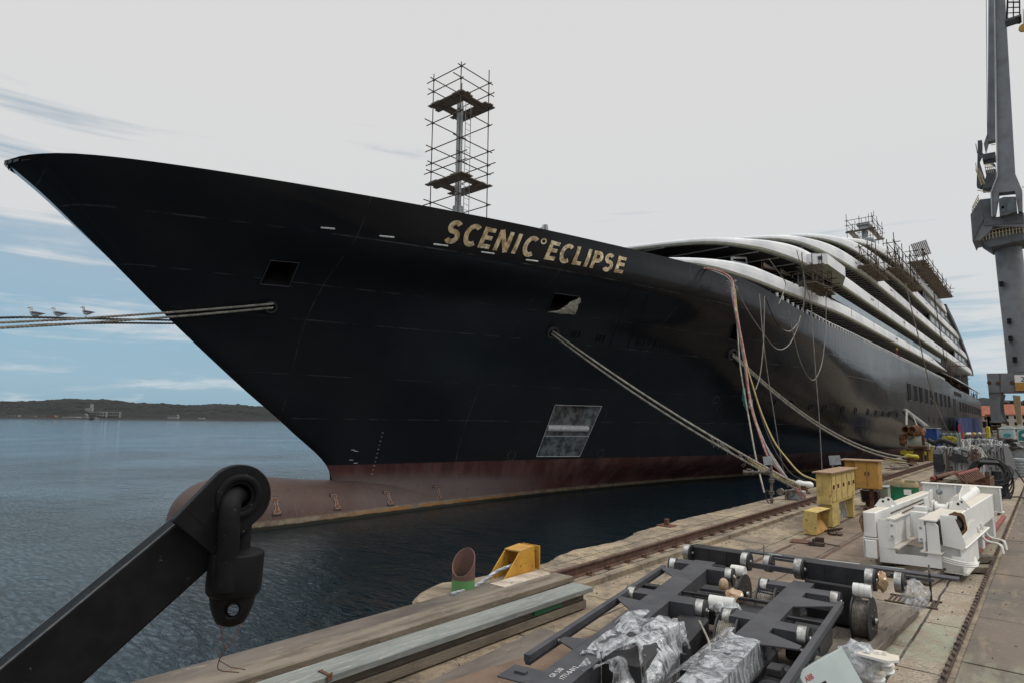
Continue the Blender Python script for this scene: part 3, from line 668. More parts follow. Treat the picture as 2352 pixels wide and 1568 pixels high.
# pixel helpers for the zoomed crops used while measuring
def zf(x0, y0, k): return lambda x, y: ((x0+x*k)/1.04124, (y0+y*k)/1.04124)
z1, z4, z5, z6, z8 = zf(1000, 500, .2551), zf(1450, 500, .42474), zf(1900, 500, .3188), zf(2140, 960, .1403), zf(1880, 1100, .24192)
zb, zc, zd, ze, zg = zf(1480, 1290, .30612), zf(380, 1250, .46769), zf(1230, 1290, .2187), zf(1720, 560, .17007), zf(1980, 500, .15304)
# ---- name lettering: flat bronze letters that follow the hull plating
def arc(cx, cy, rx, ry, a0, a1, n=16): return [(cx+rx*math.cos(math.radians(a0+(a1-a0)*i/n)), cy+ry*math.sin(math.radians(a0+(a1-a0)*i/n))) for i in range(n+1)]
def glyph(ch):
    if ch == 'E': return [[(0, 0), (0, 1)], [(0, 1), (1, 1)], [(0, .52), (.88, .52)], [(0, 0), (1, 0)]]
    if ch == 'N': return [[(0, 0), (0, 1)], [(0, 1), (1, 0)], [(1, 0), (1, 1)]]
    if ch == 'I': return [[(.5, 0), (.5, 1)]]
    if ch == 'L': return [[(0, 1), (0, 0)], [(0, 0), (1, 0)]]
    if ch == 'C': return [arc(.62, .5, .62, .54, 52, 308, 26)]
    if ch == 'O': return [arc(.5, .5, .5, .5, 0, 360, 26)]
    if ch == 'P': return [[(0, 0), (0, 1)], [(0, 1), (.55, 1)]+arc(.55, .71, .45, .29, 90, -90, 12)+[(0, .42)]]
    if ch == 'S': return [arc(.5, .76, .46, .27, 35, 250, 18)[:-1]+arc(.5, .23, .49, .29, 78, -145, 20)]
def ribbon(pts, w):
    n = len(pts); L_, R_ = [], []
    cl = (abs(pts[0][0]-pts[-1][0])+abs(pts[0][1]-pts[-1][1])) < 1e-6 and n > 3
    for i, (x, y) in enumerate(pts):
        a = pts[(i-1) if i or not cl else -2]if (i or cl) else pts[0]; b = pts[i+1] if i < n-1 else (pts[1] if cl else pts[-1])
        dx, dy = b[0]-a[0], b[1]-a[1]; l = math.hypot(dx, dy) or 1
        L_.append((x-dy/l*w/2, y+dx/l*w/2)); R_.append((x+dy/l*w/2, y-dx/l*w/2))
    return L_, R_
def sub2(pts, d=.09):
    out = [pts[0]]
    for a, b in zip(pts, pts[1:]):
        m = max(1, int(math.hypot(b[0]-a[0], b[1]-a[1])/d))
        out += [(a[0]+(b[0]-a[0])*k/m, a[1]+(b[1]-a[1])*k/m) for k in range(1, m+1)]
    return out
LET = [('S', 13.47, 13.98), ('C', 14.1, 14.62), ('E', 14.72, 15.14), ('N', 15.29, 15.84), ('I', 16.0, 16.18), ('C', 16.36, 16.88), ('o', 17.08, 17.33),
       ('E', 17.37, 17.80), ('C', 17.93, 18.46), ('L', 18.60, 18.99), ('I', 19.14, 19.32), ('P', 19.45, 19.93), ('S', 20.02, 20.52), ('E', 20.68, 21.12)]
M['bronze'] = mat('bronze_letters', (.60, .47, .29), .35, .35, c2=(.30, .22, .12), scale=4.5, cut=(.44, .56), c3=(.70, .62, .45), scale3=2.6, cut3=(.5, .6), bump=.25, bscale=3)
for ch, ya, yb in LET:
    mb = MB(); t = (ya-13.4)/7.7; sh = .13+.24*t; w = .155; zb0, hh = 8.26+.02*t, .70
    if ch == 'o': w, zb0, hh, sh = .05, 8.77+.0, .22, .3; g_ = glyph('O'); sh = .15
    else: g_ = glyph(ch)
    W2 = (yb-ya)-w
    for st_ in g_:
        horiz = len(st_) == 2 and abs(st_[0][1]-st_[1][1]) < .01; vert = len(st_) == 2 and abs(st_[0][0]-st_[1][0]) < .01
        p = [((q[0]*W2+w/2) if ch != 'I' else (yb-ya)/2, q[1]*(hh-w)+w/2) for q in st_]
        if horiz: p = [(p[0][0]-w/2, p[0][1]), (p[1][0]+w/2, p[1][1])]
        if vert: p = [(p[0][0], p[0][1]+math.copysign(w/2, p[0][1]-p[1][1])), (p[1][0], p[1][1]+math.copysign(w/2, p[1][1]-p[0][1]))]
        if ch == 'N' and not vert: p = [(p[0][0]-.0, p[0][1]+w/2), (p[1][0], p[1][1]-w/2)]
        p = sub2(p); A, B_ = ribbon(p, w*(.88 if horiz else 1)); pr = None
        for a, b in zip(A, B_):
            row = []
            for q in (a, b):
                y, z = ya+q[0]+sh*q[1], zb0+q[1]; h = hx(y, z); n = smooth_n(y, z); row.append((h+n*.008, h+n*(.028 if not horiz else .031)))
            if pr:
                mb.quad(pr[0][1], pr[1][1], row[1][1], row[0][1]); mb.quad(pr[0][0], pr[0][1], row[0][1], row[0][0]); mb.quad(pr[1][0], row[1][0], row[1][1], pr[1][1])
            pr = row
    mb.build('name_letter', M['bronze'], ship)
# ---- fittings on the shell
for y0, y1_ in ((9.9, 10.29), (11.55, 12.0), (13.24, 13.74), (14.91, 15.42), (16.67, 17.19)):
    mb = MB(); a = hx(y0, 8.14)+smooth_n(y0, 8.14)*.01; b = hx(y1_, 8.16)+smooth_n(y1_, 8.16)*.01; mb.beam(a, b, .05, .055, bev=.02); mb.build('scupper', M['slot_white'], ship)
for pts in ((665, 737), (795, 745), (925, 757), (1035, 767), (1135, 775), (1420, 798)):
    p = ph(*pts); q = ph(pts[0]+28, pts[1]+2); mb = MB(); mb.beam(p, q, .03, .03); mb.build('scupper', M['dark'], ship)
def fairlead(px, py, r):
    p = ph(px, py); n = smooth_n(p.y, p.z); mb = MB(); mb.ring(p+n*.05, n, r*.72, r, .14, 28); o = mb.build('fairlead', M['grey_black'], ship, True)
    mb = MB(); mb.lathe(p-n*.02, n, [(0, 0), (r*.72, 0), (r*.72, .03), (0, .03)], 24); mb.build('opening', M['dark'], o)
    return p+n*.05, n
F1, FN1 = fairlead(622, 704, .19); F2, FN2 = fairlead(1268, 762, .26); F3, FN3 = fairlead(1680, 812, .30)
for q in ((1323, 768), (1380, 776), (1472, 785), (1511, 789)):
    p = ph(*q); n = smooth_n(p.y, p.z); mb = MB(); up = Vector((0, 0, 1)); side = up.cross(n).normalized(); up = n.cross(side)
    mb.box(p-n*.03, (.34, .30, .08), (side, up, n)); o = mb.build('recess', M['dark'], ship)
    mb = MB(); mb.beam(p+side*.19-up*.16+n*.03, p+side*.19+up*.16+n*.03, .035, .04); mb.beam(p-side*.19-up*.16+n*.03, p-side*.19+up*.16+n*.03, .035, .04); mb.cyl(p-up*.14+n*.02, p+up*.14+n*.02, .045, 10); mb.build('roller', M['black'], o)
# large shell door outline
mb = MB(); D_ = [ph(*q) for q in ((1447, 668), (1492, 673), (1440, 800), (1400, 795))]; mb.tube([d+smooth_n(d.y, d.z)*.005 for d in D_], .014, 5, closed=True); mb.build('shell_door', M['hull'], ship)
# round portholes along the lower shell
for q in ((1150, 1110), (1228, 1113), (1330, 1123), (1403, 1130), (1473, 1138), (1517, 1143), (1557, 1147), (1590, 1151), (1637, 1155), (1040, 1092), (940, 1086)):
    p = ph(*z4(*q)); n = smooth_n(p.y, p.z); mb = MB(); mb.ring(p+n*.015, n, .19, .24, .05, 20); o = mb.build('porthole', M['hull'], ship); mb = MB(); mb.lathe(p-n*.01, n, [(0, 0), (.19, 0), (.19, .02), (0, .02)], 20); mb.build('pane', M['dark'], o)
for q in ((1815, 1180), (1845, 1188), (1873, 1195), (1755, 1172)):
    p = ph(*z4(*q)); n = smooth_n(p.y, p.z); mb = MB(); mb.box(p, (.04, .5, .5)); mb.build('porthole', M['dark'], ship)
M['winglass'] = mat('dark_cabin_glass', (.006, .0065, .008), .55, spec=.1)
def hull_window(y, z, w, h):
    p = hx(y, z); n = hn(y, z); side = Vector((0, 0, 1)).cross(n).normalized(); up = n.cross(side)
    mb = MB(); poly = []
    for cx_, cy_, a0 in ((1, 1, 0), (-1, 1, 90), (-1, -1, 180), (1, -1, 270)):
        for k in range(4):
            a = math.radians(a0+k*30); poly.append((cx_*(w/2-.15)+.15*math.cos(a), cy_*(h/2-.15)+.15*math.sin(a)))
    mb.prism(poly, p, side, up, .03, n); o = mb.build('window', M['winglass'], ship)
    mb = MB(); mb.tube([p+side*u+up*v+n*.02 for u, v in poly], .04, 6, closed=True); mb.build('frame', M['hull'], o)
wy = [ph(*z4(x, y)).y for x, y in ((1705, 1028), (1741, 1040), (1772, 1048), (1803, 1055), (1831, 1062), (1858, 1070), (1886, 1077), (1909, 1083), (1931, 1090))]
for y in wy: hull_window(y, 5.55, 1.4, 1.6)
for k in range(12): hull_window(112+k*4.1, 5.25, 1.5, 1.5)
mb = MB(); p = hx(105, 5.0); mb.box((p.x, 105, 5.0), (.06, 2.6, 2.3)); mb.build('shell_door', M['dark'], ship)
mb = MB(); p = hx(110, 7.1); mb.box((p.x, 110, 7.0), (.06, 9, .55)); mb.build('mooring_slot', M['dark'], ship)
# bulwark rail posts
y = 33.5; top = []
while y < 97:
    mb = MB()
    h = hx(y, ztop(y)-.05); mb.box((h.x-.12, y, ztop(y)+.13), (.10, .09, .30)); top.append(Vector((h.x-.12, y, ztop(y)+.30))); y += .66; mb.build('bulwark_post', M['deck_white'], ship)
mb = MB(); k0 = 6; mb.tube(top[k0:], .035, 6); mb.build('bulwark_rail', M['deck_white'], ship)

# ---- curved decks: each is a plan outline with a white coaming
def stretch_outline(pts, n=5): return [Vector((p.x, p.y, 0)) for p in spline([(x, y, 0) for x, y in pts], n)]
OUT = {
 'A': ([(-20, 23.0), (-16, 23.6), (-14, 24.3), (-12.3, 25.3), (-11.3, 27.2), (-10.75, 30.5), (-10.42, 34.6), (-10.0, 40), (-9.72, 46), (-9.7, 60), (-9.7, 80), (-9.7, 99)], 9.5, .85, 99),
 'B': ([(-20, 27.6), (-16, 28.3), (-12.6, 29.5), (-11.0, 31.8), (-10.3, 34.3), (-9.85, 38.0), (-9.7, 44), (-9.7, 70), (-9.7, 100), (-9.7, 138)], 11.45, 1.0, 138),
 'C': ([(-20, 36.0), (-16, 36.9), (-12.9, 37.8), (-11.3, 39.3), (-10.6, 41.8), (-10.2, 45.5), (-9.85, 51), (-9.7, 58), (-9.7, 95), (-9.7, 131)], 13.6, 1.02, 131),
 'D': ([(-20, 43.9), (-16, 45.0), (-13, 46.2), (-11.5, 48.0), (-10.7, 51), (-10.3, 55), (-9.9, 62), (-9.7, 70), (-9.7, 95), (-9.7, 118)], 15.75, 1.05, 118),
 'E': ([(-20, 53.8), (-15.5, 55.0), (-12.8, 56.6), (-11.2, 59), (-10.5, 62.8), (-10.1, 68), (-9.8, 76), (-9.7, 84), (-9.7, 104)], 17.9, 1.02, 104)}
M['lip'] = mat('grey_green_edge_primer', (.36, .37, .30), .6, c2=(.28, .29, .24), scale=2)
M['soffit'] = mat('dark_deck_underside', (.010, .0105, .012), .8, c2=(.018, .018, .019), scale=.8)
M['beam'] = mat('deck_beam_primer', (.50, .51, .52), .6, c2=(.36, .36, .37), scale=2)
M['cabwall'] = mat('cabin_wall_grey', (.10, .104, .112), .6, c2=(.06, .062, .067), scale=.5)
SUP = []; FARB = MB()
M['glassrail'] = mat('blue_tinted_glass_rail', (.10, .16, .20), .12, c2=(.25, .30, .33), scale=.35)
def nrm2(P, i):
    a = P[max(0, i-1)]; b = P[min(len(P)-1, i+1)]; d = (b-a).normalized(); return Vector((d.y, -d.x, 0))
for key in 'ABCDE':
    pts, zb_, hgt, ye = OUT[key]; P = stretch_outline(pts); n = len(P); y0_ = pts[0][1]
    deckp = thing('x', None, None) if False else None
    prof = [(-.30, .02, 0), (-.04, .0, 0), (.0, .05, 0), (.02, .11, 0), (.035, .13, .0), (.03, .4, 1), (.0, .75, 1), (-.06, .93, 1), (-.16, 1.0, 1), (-.32, .97, 1), (-.34, .2, 1)]
    rows = []
    for i in range(n):
        q, nn2 = P[i], nrm2(P, i); f_ = min(1, max(0, (q.y-y0_-.5)/(8+.6*(zb_-9)))); hh = hgt*(.30+.70*(f_*f_*(3-2*f_)))
        if key == 'A' and q.y > 86: hh *= max(.12, 1-(q.y-86)/13*.85)
        rows.append([q+nn2*o+Vector((0, 0, zb_+(u if not s_ else .13+(u)*(hh-.13)))) for o, u, s_ in prof])
    mw = MB(); ml = MB()
    for side_ in (1, -1):
        R2 = [[Vector((CL+(v.x-CL)*side_, v.y, v.z)) for v in r] for r in rows]
        for i in range(n-1):
            for k in range(len(prof)-1):
                (ml if k < 3 else mw).quad(R2[i][k], R2[i+1][k], R2[i+1][k+1], R2[i][k+1])
        mw.quad(*R2[-1][3:]); 
    o = mw.build('deck_coaming', M['deck_white'], ship, True); ml.build('edge_strip', M['lip'], o, True)
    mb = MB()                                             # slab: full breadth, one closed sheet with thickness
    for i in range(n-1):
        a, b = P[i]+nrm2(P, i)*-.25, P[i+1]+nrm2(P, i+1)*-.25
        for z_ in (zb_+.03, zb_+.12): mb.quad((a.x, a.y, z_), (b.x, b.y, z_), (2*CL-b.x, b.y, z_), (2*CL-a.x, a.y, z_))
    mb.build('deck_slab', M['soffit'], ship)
    y = y0_+1.2; nb = 0
    while y < ye-.5:                                       # transverse beams under the overhang
        xo = np.interp(y, [q.y for q in P], [q.x for q in P])-.3
        if xo > CL+.5:
            xi = xo-2.3 if y > y0_+6 else max(CL, xo-4)
            if nb < 19: mb = MB(); mb.box(((xo+xi)/2, y, zb_-.012), (xo-xi, .04, .06)); mb.build('deck_beam', M['beam'], ship)
            else: FARB.box(((xo+xi)/2, y, zb_-.012), (xo-xi, .05, .06))
            nb += 1
        y += .85 if y > y0_+9 else 1.9
    xs_, ys_2 = [q.x for q in P], [q.y for q in P]
    for k_ in range(7):
        y = y0_+16+k_*(ye-y0_-20)/7+random.uniform(-1.5, 1.5); mb = MB(); mb.box((np.interp(y, ys_2, xs_)+.034, y, zb_+.13+hgt*.43), (.012, .035, hgt*.78)); mb.build('plate_joint', M['cabwall'], ship)
    if key != 'A':
        rp = [Vector((np.interp(y_, ys_2, xs_)-.12, y_, zb_+hgt+.16)) for y_ in np.arange(y0_+12, min(ye, 112)-1, 1.5)]; mb = MB(); mb.tube(rp, .018, 4)
        for q_ in rp: mb.box(q_-Vector((0, 0, .09)), (.03, .03, .2))
        mb.build('top_rail', M['rust2'], ship)
    SUP.append((key, P, zb_, hgt, ye))
    if key == 'A':
        mb = MB(); mb.box((-9.78, 68, zb_+hgt+.20), (.03, 52, .46)); mb.build('glass_rail', M['glassrail'], ship)
    for q in (([] if key in 'A' else [14, 26]) + [40, 62]):
        y = y0_+q
        if y < ye-3:
            for s_ in (0, .55):
                mb = MB(); mb.box((np.interp(y, [v.y for v in P], [v.x for v in P])+.02, y+s_, zb_+hgt*.58), (.05, .36, .07)); mb.build('drain_slot', M['dark'], ship)
o = FARB.build('deck_beams', M['beam'], ship); o['kind'] = 'stuff'
# house walls between the decks, set back from the edges
M['glass'] = mat('blue_grey_glass', (.05, .065, .08), .08, c2=(.08, .10, .115), scale=1.2)
for idx in range(len(SUP)):
    key, P, zb_, hgt, ye = SUP[idx]
    z0_ = 8.2 if idx == 0 else SUP[idx-1][2]+.12; z1_ = zb_+.03; ins = 2.3 if idx else 2.6
    mb = MB(); Q = []
    for i in range(0, len(P)):
        q = P[i]-nrm2(P, i)*ins+Vector((0, .5, 0)); q.x = max(q.x, CL)
        if not Q or (q-Q[-1]).length > .3: Q.append(q)
    for s_ in (1, -1):
        for a, b in zip(Q, Q[1:]):
            A = Vector((CL+(a.x-CL)*s_, a.y, 0)); B_ = Vector((CL+(b.x-CL)*s_, b.y, 0)); mb.quad(A+Vector((0, 0, z0_)), B_+Vector((0, 0, z0_)), B_+Vector((0, 0, z1_)), A+Vector((0, 0, z1_)))
    q = Q[-1]; mb.quad((q.x, q.y, z0_), (2*CL-q.x, q.y, z0_), (2*CL-q.x, q.y, z1_), (q.x, q.y, z1_))
    wall = mb.build('house_wall', M['cabwall'], ship)
    # windows on the wall
    for i in range(1, len(Q)-1, 1):
        a, b = Q[i], Q[i+1]; d = (b-a)
        if d.length < .8: continue
        m_ = max(1, int(d.length/2.6)); nn2 = Vector((d.y, -d.x, 0)).normalized()
        for k in range(m_):
            if a.y > 60+idx*8 and idx: continue
            c = a.lerp(b, (k+.5)/m_); w_ = min(d.length/m_*.8, 1.9); mb = MB(); mb.box((c.x+nn2.x*.02, c.y, (z0_+z1_)/2+.22), (w_, .05, (z1_-z0_)*.52), (d.normalized(), nn2, Vector((0, 0, 1)))); mb.build('window', M['glass'], wall)
# plate walls that close the balconies far aft, each between two coamings
M['aftwall'] = mat('aft_grey_wall', (.16, .165, .18), .5, c2=(.11, .11, .12), scale=.4)
for (zlo, zhi, ya, yb) in ((12.5, 13.62, 112, 137), (14.7, 15.77, 88, 130), (16.9, 17.92, 84, 117)):
    mb = MB(); mb.box((-9.95, (ya+yb)/2, (zlo+zhi)/2), (.1, yb-ya, zhi-zlo)); o = mb.build('balcony_screen', M['aftwall'], ship)
    for k in range(int((yb-ya)/5)):
        mb = MB(); mb.box((-9.89, ya+2+k*5, (zlo+zhi)/2), (.04, 3.0, (zhi-zlo)*.62)); mb.build('window', M['glass'], o)
# raked black pillar down the after end
mb = MB(); pl_ = spline([(-9.75, 103, 18.8), (-9.75, 112, 17.6), (-9.75, 121, 16.0), (-9.75, 129, 14.2), (-9.75, 137, 11.7)], 8)
for a, b in zip(pl_, pl_[1:]): mb.beam(a, b, .35, .7)
mb.build('raked_pillar', M['black'], ship)
for s_ in (9.75, 30.25):
    pass
for z0_, z1_, y_ in ((8.0, 11.5, 136), (11.5, 13.7, 136), (13.6, 15.8, 129), (15.8, 18, 116), (18, 19.1, 103)): mb = MB(); mb.box((-20, y_-2, (z0_+z1_)/2), (19.6, .2, z1_-z0_)); mb.build('after_bulkhead', M['aftwall'], ship)
mb = MB(); mb.box((-20, 87, 18.8), (17, 32, .2)); mb.build('top_deck', M['deck_white'], ship)
# canopy over the after terrace
mb = MB(); mb.add([(-9.2, 104, 8.9), (-9.2, 150, 8.5), (-12.5, 150, 10.6), (-12.5, 104, 11.0), (-9.2, 104, 8.78), (-9.2, 150, 8.38), (-12.5, 150, 10.48), (-12.5, 104, 10.88)], [(0, 1, 2, 3), (4, 5, 6, 7), (0, 1, 5, 4), (0, 3, 7, 4), (1, 2, 6, 5)]); mb.build('terrace_canopy', M['deck_white'], ship)
# bridge wing on deck B
c = [(-9.7, 37.3), (-8.92, 37.9), (-8.90, 41.9), (-9.68, 44.6), (-10.6, 44.6), (-10.6, 37.3)]
mb = MB(); zt, zmid, zbt = 12.12, 11.5, 11.30; k = len(c)
top_ = [Vector((x, y, zt)) for x, y in c]; mid_ = [Vector((x, y, zmid)) for x, y in c]; cc = Vector((-9.9, 41.0, zbt)); bot_ = [Vector((x, y, zmid)).lerp(Vector((cc.x, y*.4+cc.y*.6, zbt)), .8) for x, y in c]
bot_ = [Vector((v.x, v.y, zbt)) for v in bot_]
mb.add(top_+mid_+bot_, [tuple(range(k)), tuple(range(2*k, 3*k))]+[(i, (i+1) % k, k+(i+1) % k, k+i) for i in range(k)])
o = mb.build('bridge_wing', M['deck_white'], ship)
mb = MB(); mb.add(mid_+bot_, [(i, (i+1) % k, k+(i+1) % k, k+i) for i in range(k)]+[tuple(range(k, 2*k))]); mb.build('wing_underside', M['lip'], o)
mb = MB(); mb.box((-9.25, 37.62, 11.86), (.25, .05, .2), ((.78, .6, 0), (-.6, .78, 0), (0, 0, 1))); mb.build('window', M['glass'], o)
# white panel with a red frame, beige panel and glazed screens under the bridge
def wall_quad(pts, Xp): return [onx(*ze(*p), Xp) for p in pts]
for nm, pts, m_, Xp in (('door_panel', [(610, 360), (835, 372), (850, 535), (610, 470)], 'white', -11.6), ('side_panel', [(868, 330), (1020, 350), (1025, 605), (868, 555)], 'lip', -11.3), ('glazed_screen', [(1022, 350), (1100, 400), (1100, 660), (1030, 610)], 'glass', -11.2), ('glazed_screen', [(1110, 400), (1330, 560), (1330, 640), (1110, 680)], 'glass', -10.9)):
    q = wall_quad(pts, Xp); mb = MB(); mb.add(q+[v-Vector((.08, 0, 0)) for v in q], [(0, 1, 2, 3), (4, 5, 6, 7), (0, 1, 5, 4), (1, 2, 6, 5), (2, 3, 7, 6), (3, 0, 4, 7)]); o = mb.build(nm, M[m_], ship)
    if nm == 'door_panel': mb = MB(); mb.tube(q, .05, 4, closed=True); mb.build('frame', M['red'], o)
    if nm == 'glazed_screen': mb = MB(); mb.tube(q, .035, 4, closed=True); mb.build('frame', M['deck_white'], o)
q = wall_quad([(175, 335), (375, 338), (380, 420), (180, 385)], -11.9); mb = MB(); mb.tube(q, .06, 6, closed=True); o = mb.build('window', M['deck_white'], ship)
mb = MB(); mb.quad(*[v-Vector((.02, 0, 0)) for v in q]); mb.build('pane', M['winglass'], o)
# foremast
mb = MB(); mz = onx(1050, 250, -20).z
mb.tube([(-20, 19.2, 8.2), (-20, 19.2, 12.2)], .24, 16); mb.tube([(-20, 19.2, 12.2), (-20, 19.2, 17.9)], .15, 14); fm = mb.build('foremast', M['galv'], ship, True)
mb = MB(); lx = -19.72
for dy in (0, .34): mb.tube([(lx, 19.3+dy, 8.2), (lx, 19.3+dy, 17.6)], .018, 5)
z_ = 8.4
while z_ < 17.5: mb.tube([(lx, 19.3, z_), (lx, 19.64, z_)], .012, 4); z_ += .28
mb.build('ladder', M['galv'], fm)
# deck crane tip behind the bulwark and mast light
p = onx(1238, 515, -18); mb = MB(); mb.beam(onx(*z1(1140, 205), -18), onx(*z1(1190, 160), -18), .12, .16); mb.beam(onx(*z1(1190, 150), -18), onx(*z1(1195, 240), -18), .2, .2); mb.build('deck_crane', M['galv'], ship)

# ------------------------------------------------------------------ scaffolds
def scaffold(name, label, O_, ax, ay, sx, sy, zs, boards, over=.35, r=.026, extra=None):
    """tube scaffold: four (or more) standards on a rectangle, ledgers at the heights zs, board decks at boards"""
    O_ = Vector(O_); ax = Vector(ax).normalized(); ay = Vector(ay).normalized(); t = thing(name, label, 'scaffold', O_, 'scaffolds on the ship')
    nx_ = len(sx); ny_ = len(sy); ztop_ = max(zs)+.5
    for i, u in enumerate(sx):
        for j, v in enumerate(sy):
            if 0 < i < nx_-1 and 0 < j < ny_-1: continue
            a = O_+ax*u+ay*v; mb = MB(); mb.tube([a, a+Vector((0, 0, ztop_-O_.z+random.uniform(-.3, .6)))], r, 6)
            for z in zs: mb.box((a.x, a.y, z), (.08, .08, .07))
            mb.build('standard', M['rust2'], t)
    for z in zs:
        for v in (sy[0], sy[-1]):
            a = O_+ax*(sx[0]-random.uniform(.1, over))+ay*v; b = O_+ax*(sx[-1]+random.uniform(.1, over))+ay*v; a.z = b.z = z+random.uniform(-.03, .03); mb = MB(); mb.tube([a, b], r, 6); mb.build('ledger', M['rust2'], t)
        for u in (sx[0], sx[-1]):
            a = O_+ay*(sy[0]-random.uniform(.1, over))+ax*u; b = O_+ay*(sy[-1]+random.uniform(.1, over))+ax*u; a.z = b.z = z+.06+random.uniform(-.03, .03); mb = MB(); mb.tube([a, b], r, 6); mb.build('ledger', M['rust2'], t)
    if name != 'scaffold_tower':
        for k_ in range(max(3, (ny_-1)*2)):
            v = random.choice(list(sy)[:-1]); vn = sy[list(sy).index(v)+1]; u = random.choice((sx[0], sx[-1])); a = O_+ax*u+ay*v; b = O_+ax*u+ay*vn; a.z = min(zs)-.2; b.z = max(zs)+random.uniform(-.3, .4); mb = MB(); mb.tube([a, b] if k_ % 2 else [Vector((a.x, a.y, b.z)), Vector((b.x, b.y, a.z))], r*.9, 5); mb.build('brace', M['rust2'], t)
        for k_ in range(ny_*2):
            v = random.uniform(sy[0], sy[-1]); a = O_+ax*random.uniform(sx[0], sx[-1])+ay*v; mb = MB(); a.z = min(zs)-random.uniform(0, .3); mb.tube([a, a+ax*random.uniform(-.2, .4)+Vector((0, random.uniform(-.3, .3), max(zs)-min(zs)+random.uniform(.2, .9)))], r*.9, 5); mb.build('loose_tube', M['rust2'], t)
    for z, hole in boards:
        mb = MB(); w = .24; v = sy[0]-.1
        while v < sy[-1]:
            if not hole or v < sy[0]+.42 or v > sy[-1]-.55:
                e = random.uniform(0, .3); mb.box(O_+ax*((sx[0]+sx[-1])/2+random.uniform(-.1, .1))+ay*(v+w/2)+Vector((0, 0, z-O_.z+random.uniform(0, .03))), (sx[-1]-sx[0]+.3+e, w*.94, .045), (ax, ay, (0, 0, 1)))
            v += w
        if hole:
            for u in (sx[0]+.1, sx[0]+.36, sx[-1]-.36, sx[-1]-.1): mb.box(O_+ax*u+ay*((sy[0]+sy[-1])/2)+Vector((0, 0, z-O_.z+.05)), (.24, sy[-1]-sy[0]+.2, .045), (ax, ay, (0, 0, 1)))
        mb.build('platform', M['wood'], t)
    return t
zl = lambda py: onx(1052, py, -20).z
scaffold('scaffold_tower', 'tall rusty tube scaffold tower round the foremast above the bow', (-20.9, 18.3, 8.3), (1, 0, 0), (0, 1, 0), [0, 1.85], [0, 1.85], [zl(470), zl(398), zl(378), zl(345), zl(285), zl(212), zl(185)], [(zl(425), True), (zl(243), True)], .5, .024)
bw = onx(*ze(1500, 700), -9.2)
scaffold('hanging_scaffold', 'small scaffold cage hung below the white bridge wing', (-9.66, 35.6, 10.1), (1, 0, 0), (0, 1, 0), [0, .5], [0, 2.0, 4.0], [10.15, 10.65, 11.0], [(10.05, False)], .6, .028)
scaffold('hanging_scaffold', 'scaffold platform hung in front of the second deck from the top behind the bridge wing', (-9.66, 50.2, 13.8), (1, 0, 0), (0, 1, 0), [0, .55], [0, 3, 6], [14.0, 14.7, 15.4], [(13.9, False)], .4, .03)
scaffold('hanging_scaffold', 'long scaffold platform below the topmost white deck band', (-9.66, 61.5, 15.9), (1, 0, 0), (0, 1, 0), [0, .55], [0, 4, 8, 12.5], [16.1, 16.8, 17.4, 18.3], [(16.0, False)], .7, .035)
scaffold('roof_scaffold', 'scaffold ring round equipment on the topmost roof', (-14.9, 72, 21.6), (1, 0, 0), (0, 1, 0), [0, 1.2, 2.4], [0, 2.7, 5.4], [22.9, 23.6, 24.1], [(22.9, True)], .3, .03)
t = scaffold('edge_scaffold', 'long inclined scaffold walkway along the upper deck edge with a grid of tubes', (-9.75, 75, 19.2), (1, 0, 0), (0, 1, 0), [0, 1.1], [0, 4, 8, 12, 16, 20, 24], [19.4, 20.0, 20.5], [(19.3, False)], .6, .035)
mb = MB()
for k in range(9): mb.tube([(-9.3+k*.15, 73.0, 20.7+k*.03), (-9.3+k*.15, 76.2, 20.0+k*.03)], .035, 5)
for k in range(12): mb.tube([(-9.4, 73.0+k*.28, 20.7-k*.062), (-8.0, 73.0+k*.28, 20.95-k*.062)], .035, 5)
mb.build('tube_grid', M['rust2'], t)
mb = MB(); mb.box((-13.4, 72.8, 23.5), (1.2, 1.6, .4), bev=.1); mb.box((-13.4, 72.8, 21.7), (1.7, 2.0, .4), bev=.1); mb.cyl((-13.4, 72.8, 19.1), (-13.4, 72.8, 22.9), .3, 12); mb.build('radar_mast', M['galv'], ship)
mb = MB()
for k in range(26):
    y = random.uniform(99, 112); z = random.uniform(7.9, 11.2); a = Vector((-9.6+random.uniform(-.6, .5), y, z)); d = random.choice([Vector((0, 0, 1.5)), Vector((0, 2.4, 0)), Vector((1.3, 0, 0)), Vector((0, 1.5, 1.2))]); mb.tube([a, a+d], .035, 5)
t = thing('stair_scaffold', 'tangled rusty scaffold at the gap in the lowest white deck far aft', 'scaffold', (-9.6, 105, 8), 'scaffolds on the ship'); mb.build('tubes', M['rust'], t)
for k in range(40):
    mb = MB(); y = random.uniform(112, 150); a = Vector((-9.9+random.uniform(-.5, .3), y, ztop(y)-.1)); mb.tube([a, a+Vector((random.uniform(-.2, .2), random.uniform(-.8, .8), random.uniform(.4, 1.5)))], .04, 4); mb.build('railing_stub', M['rust2'], ship)
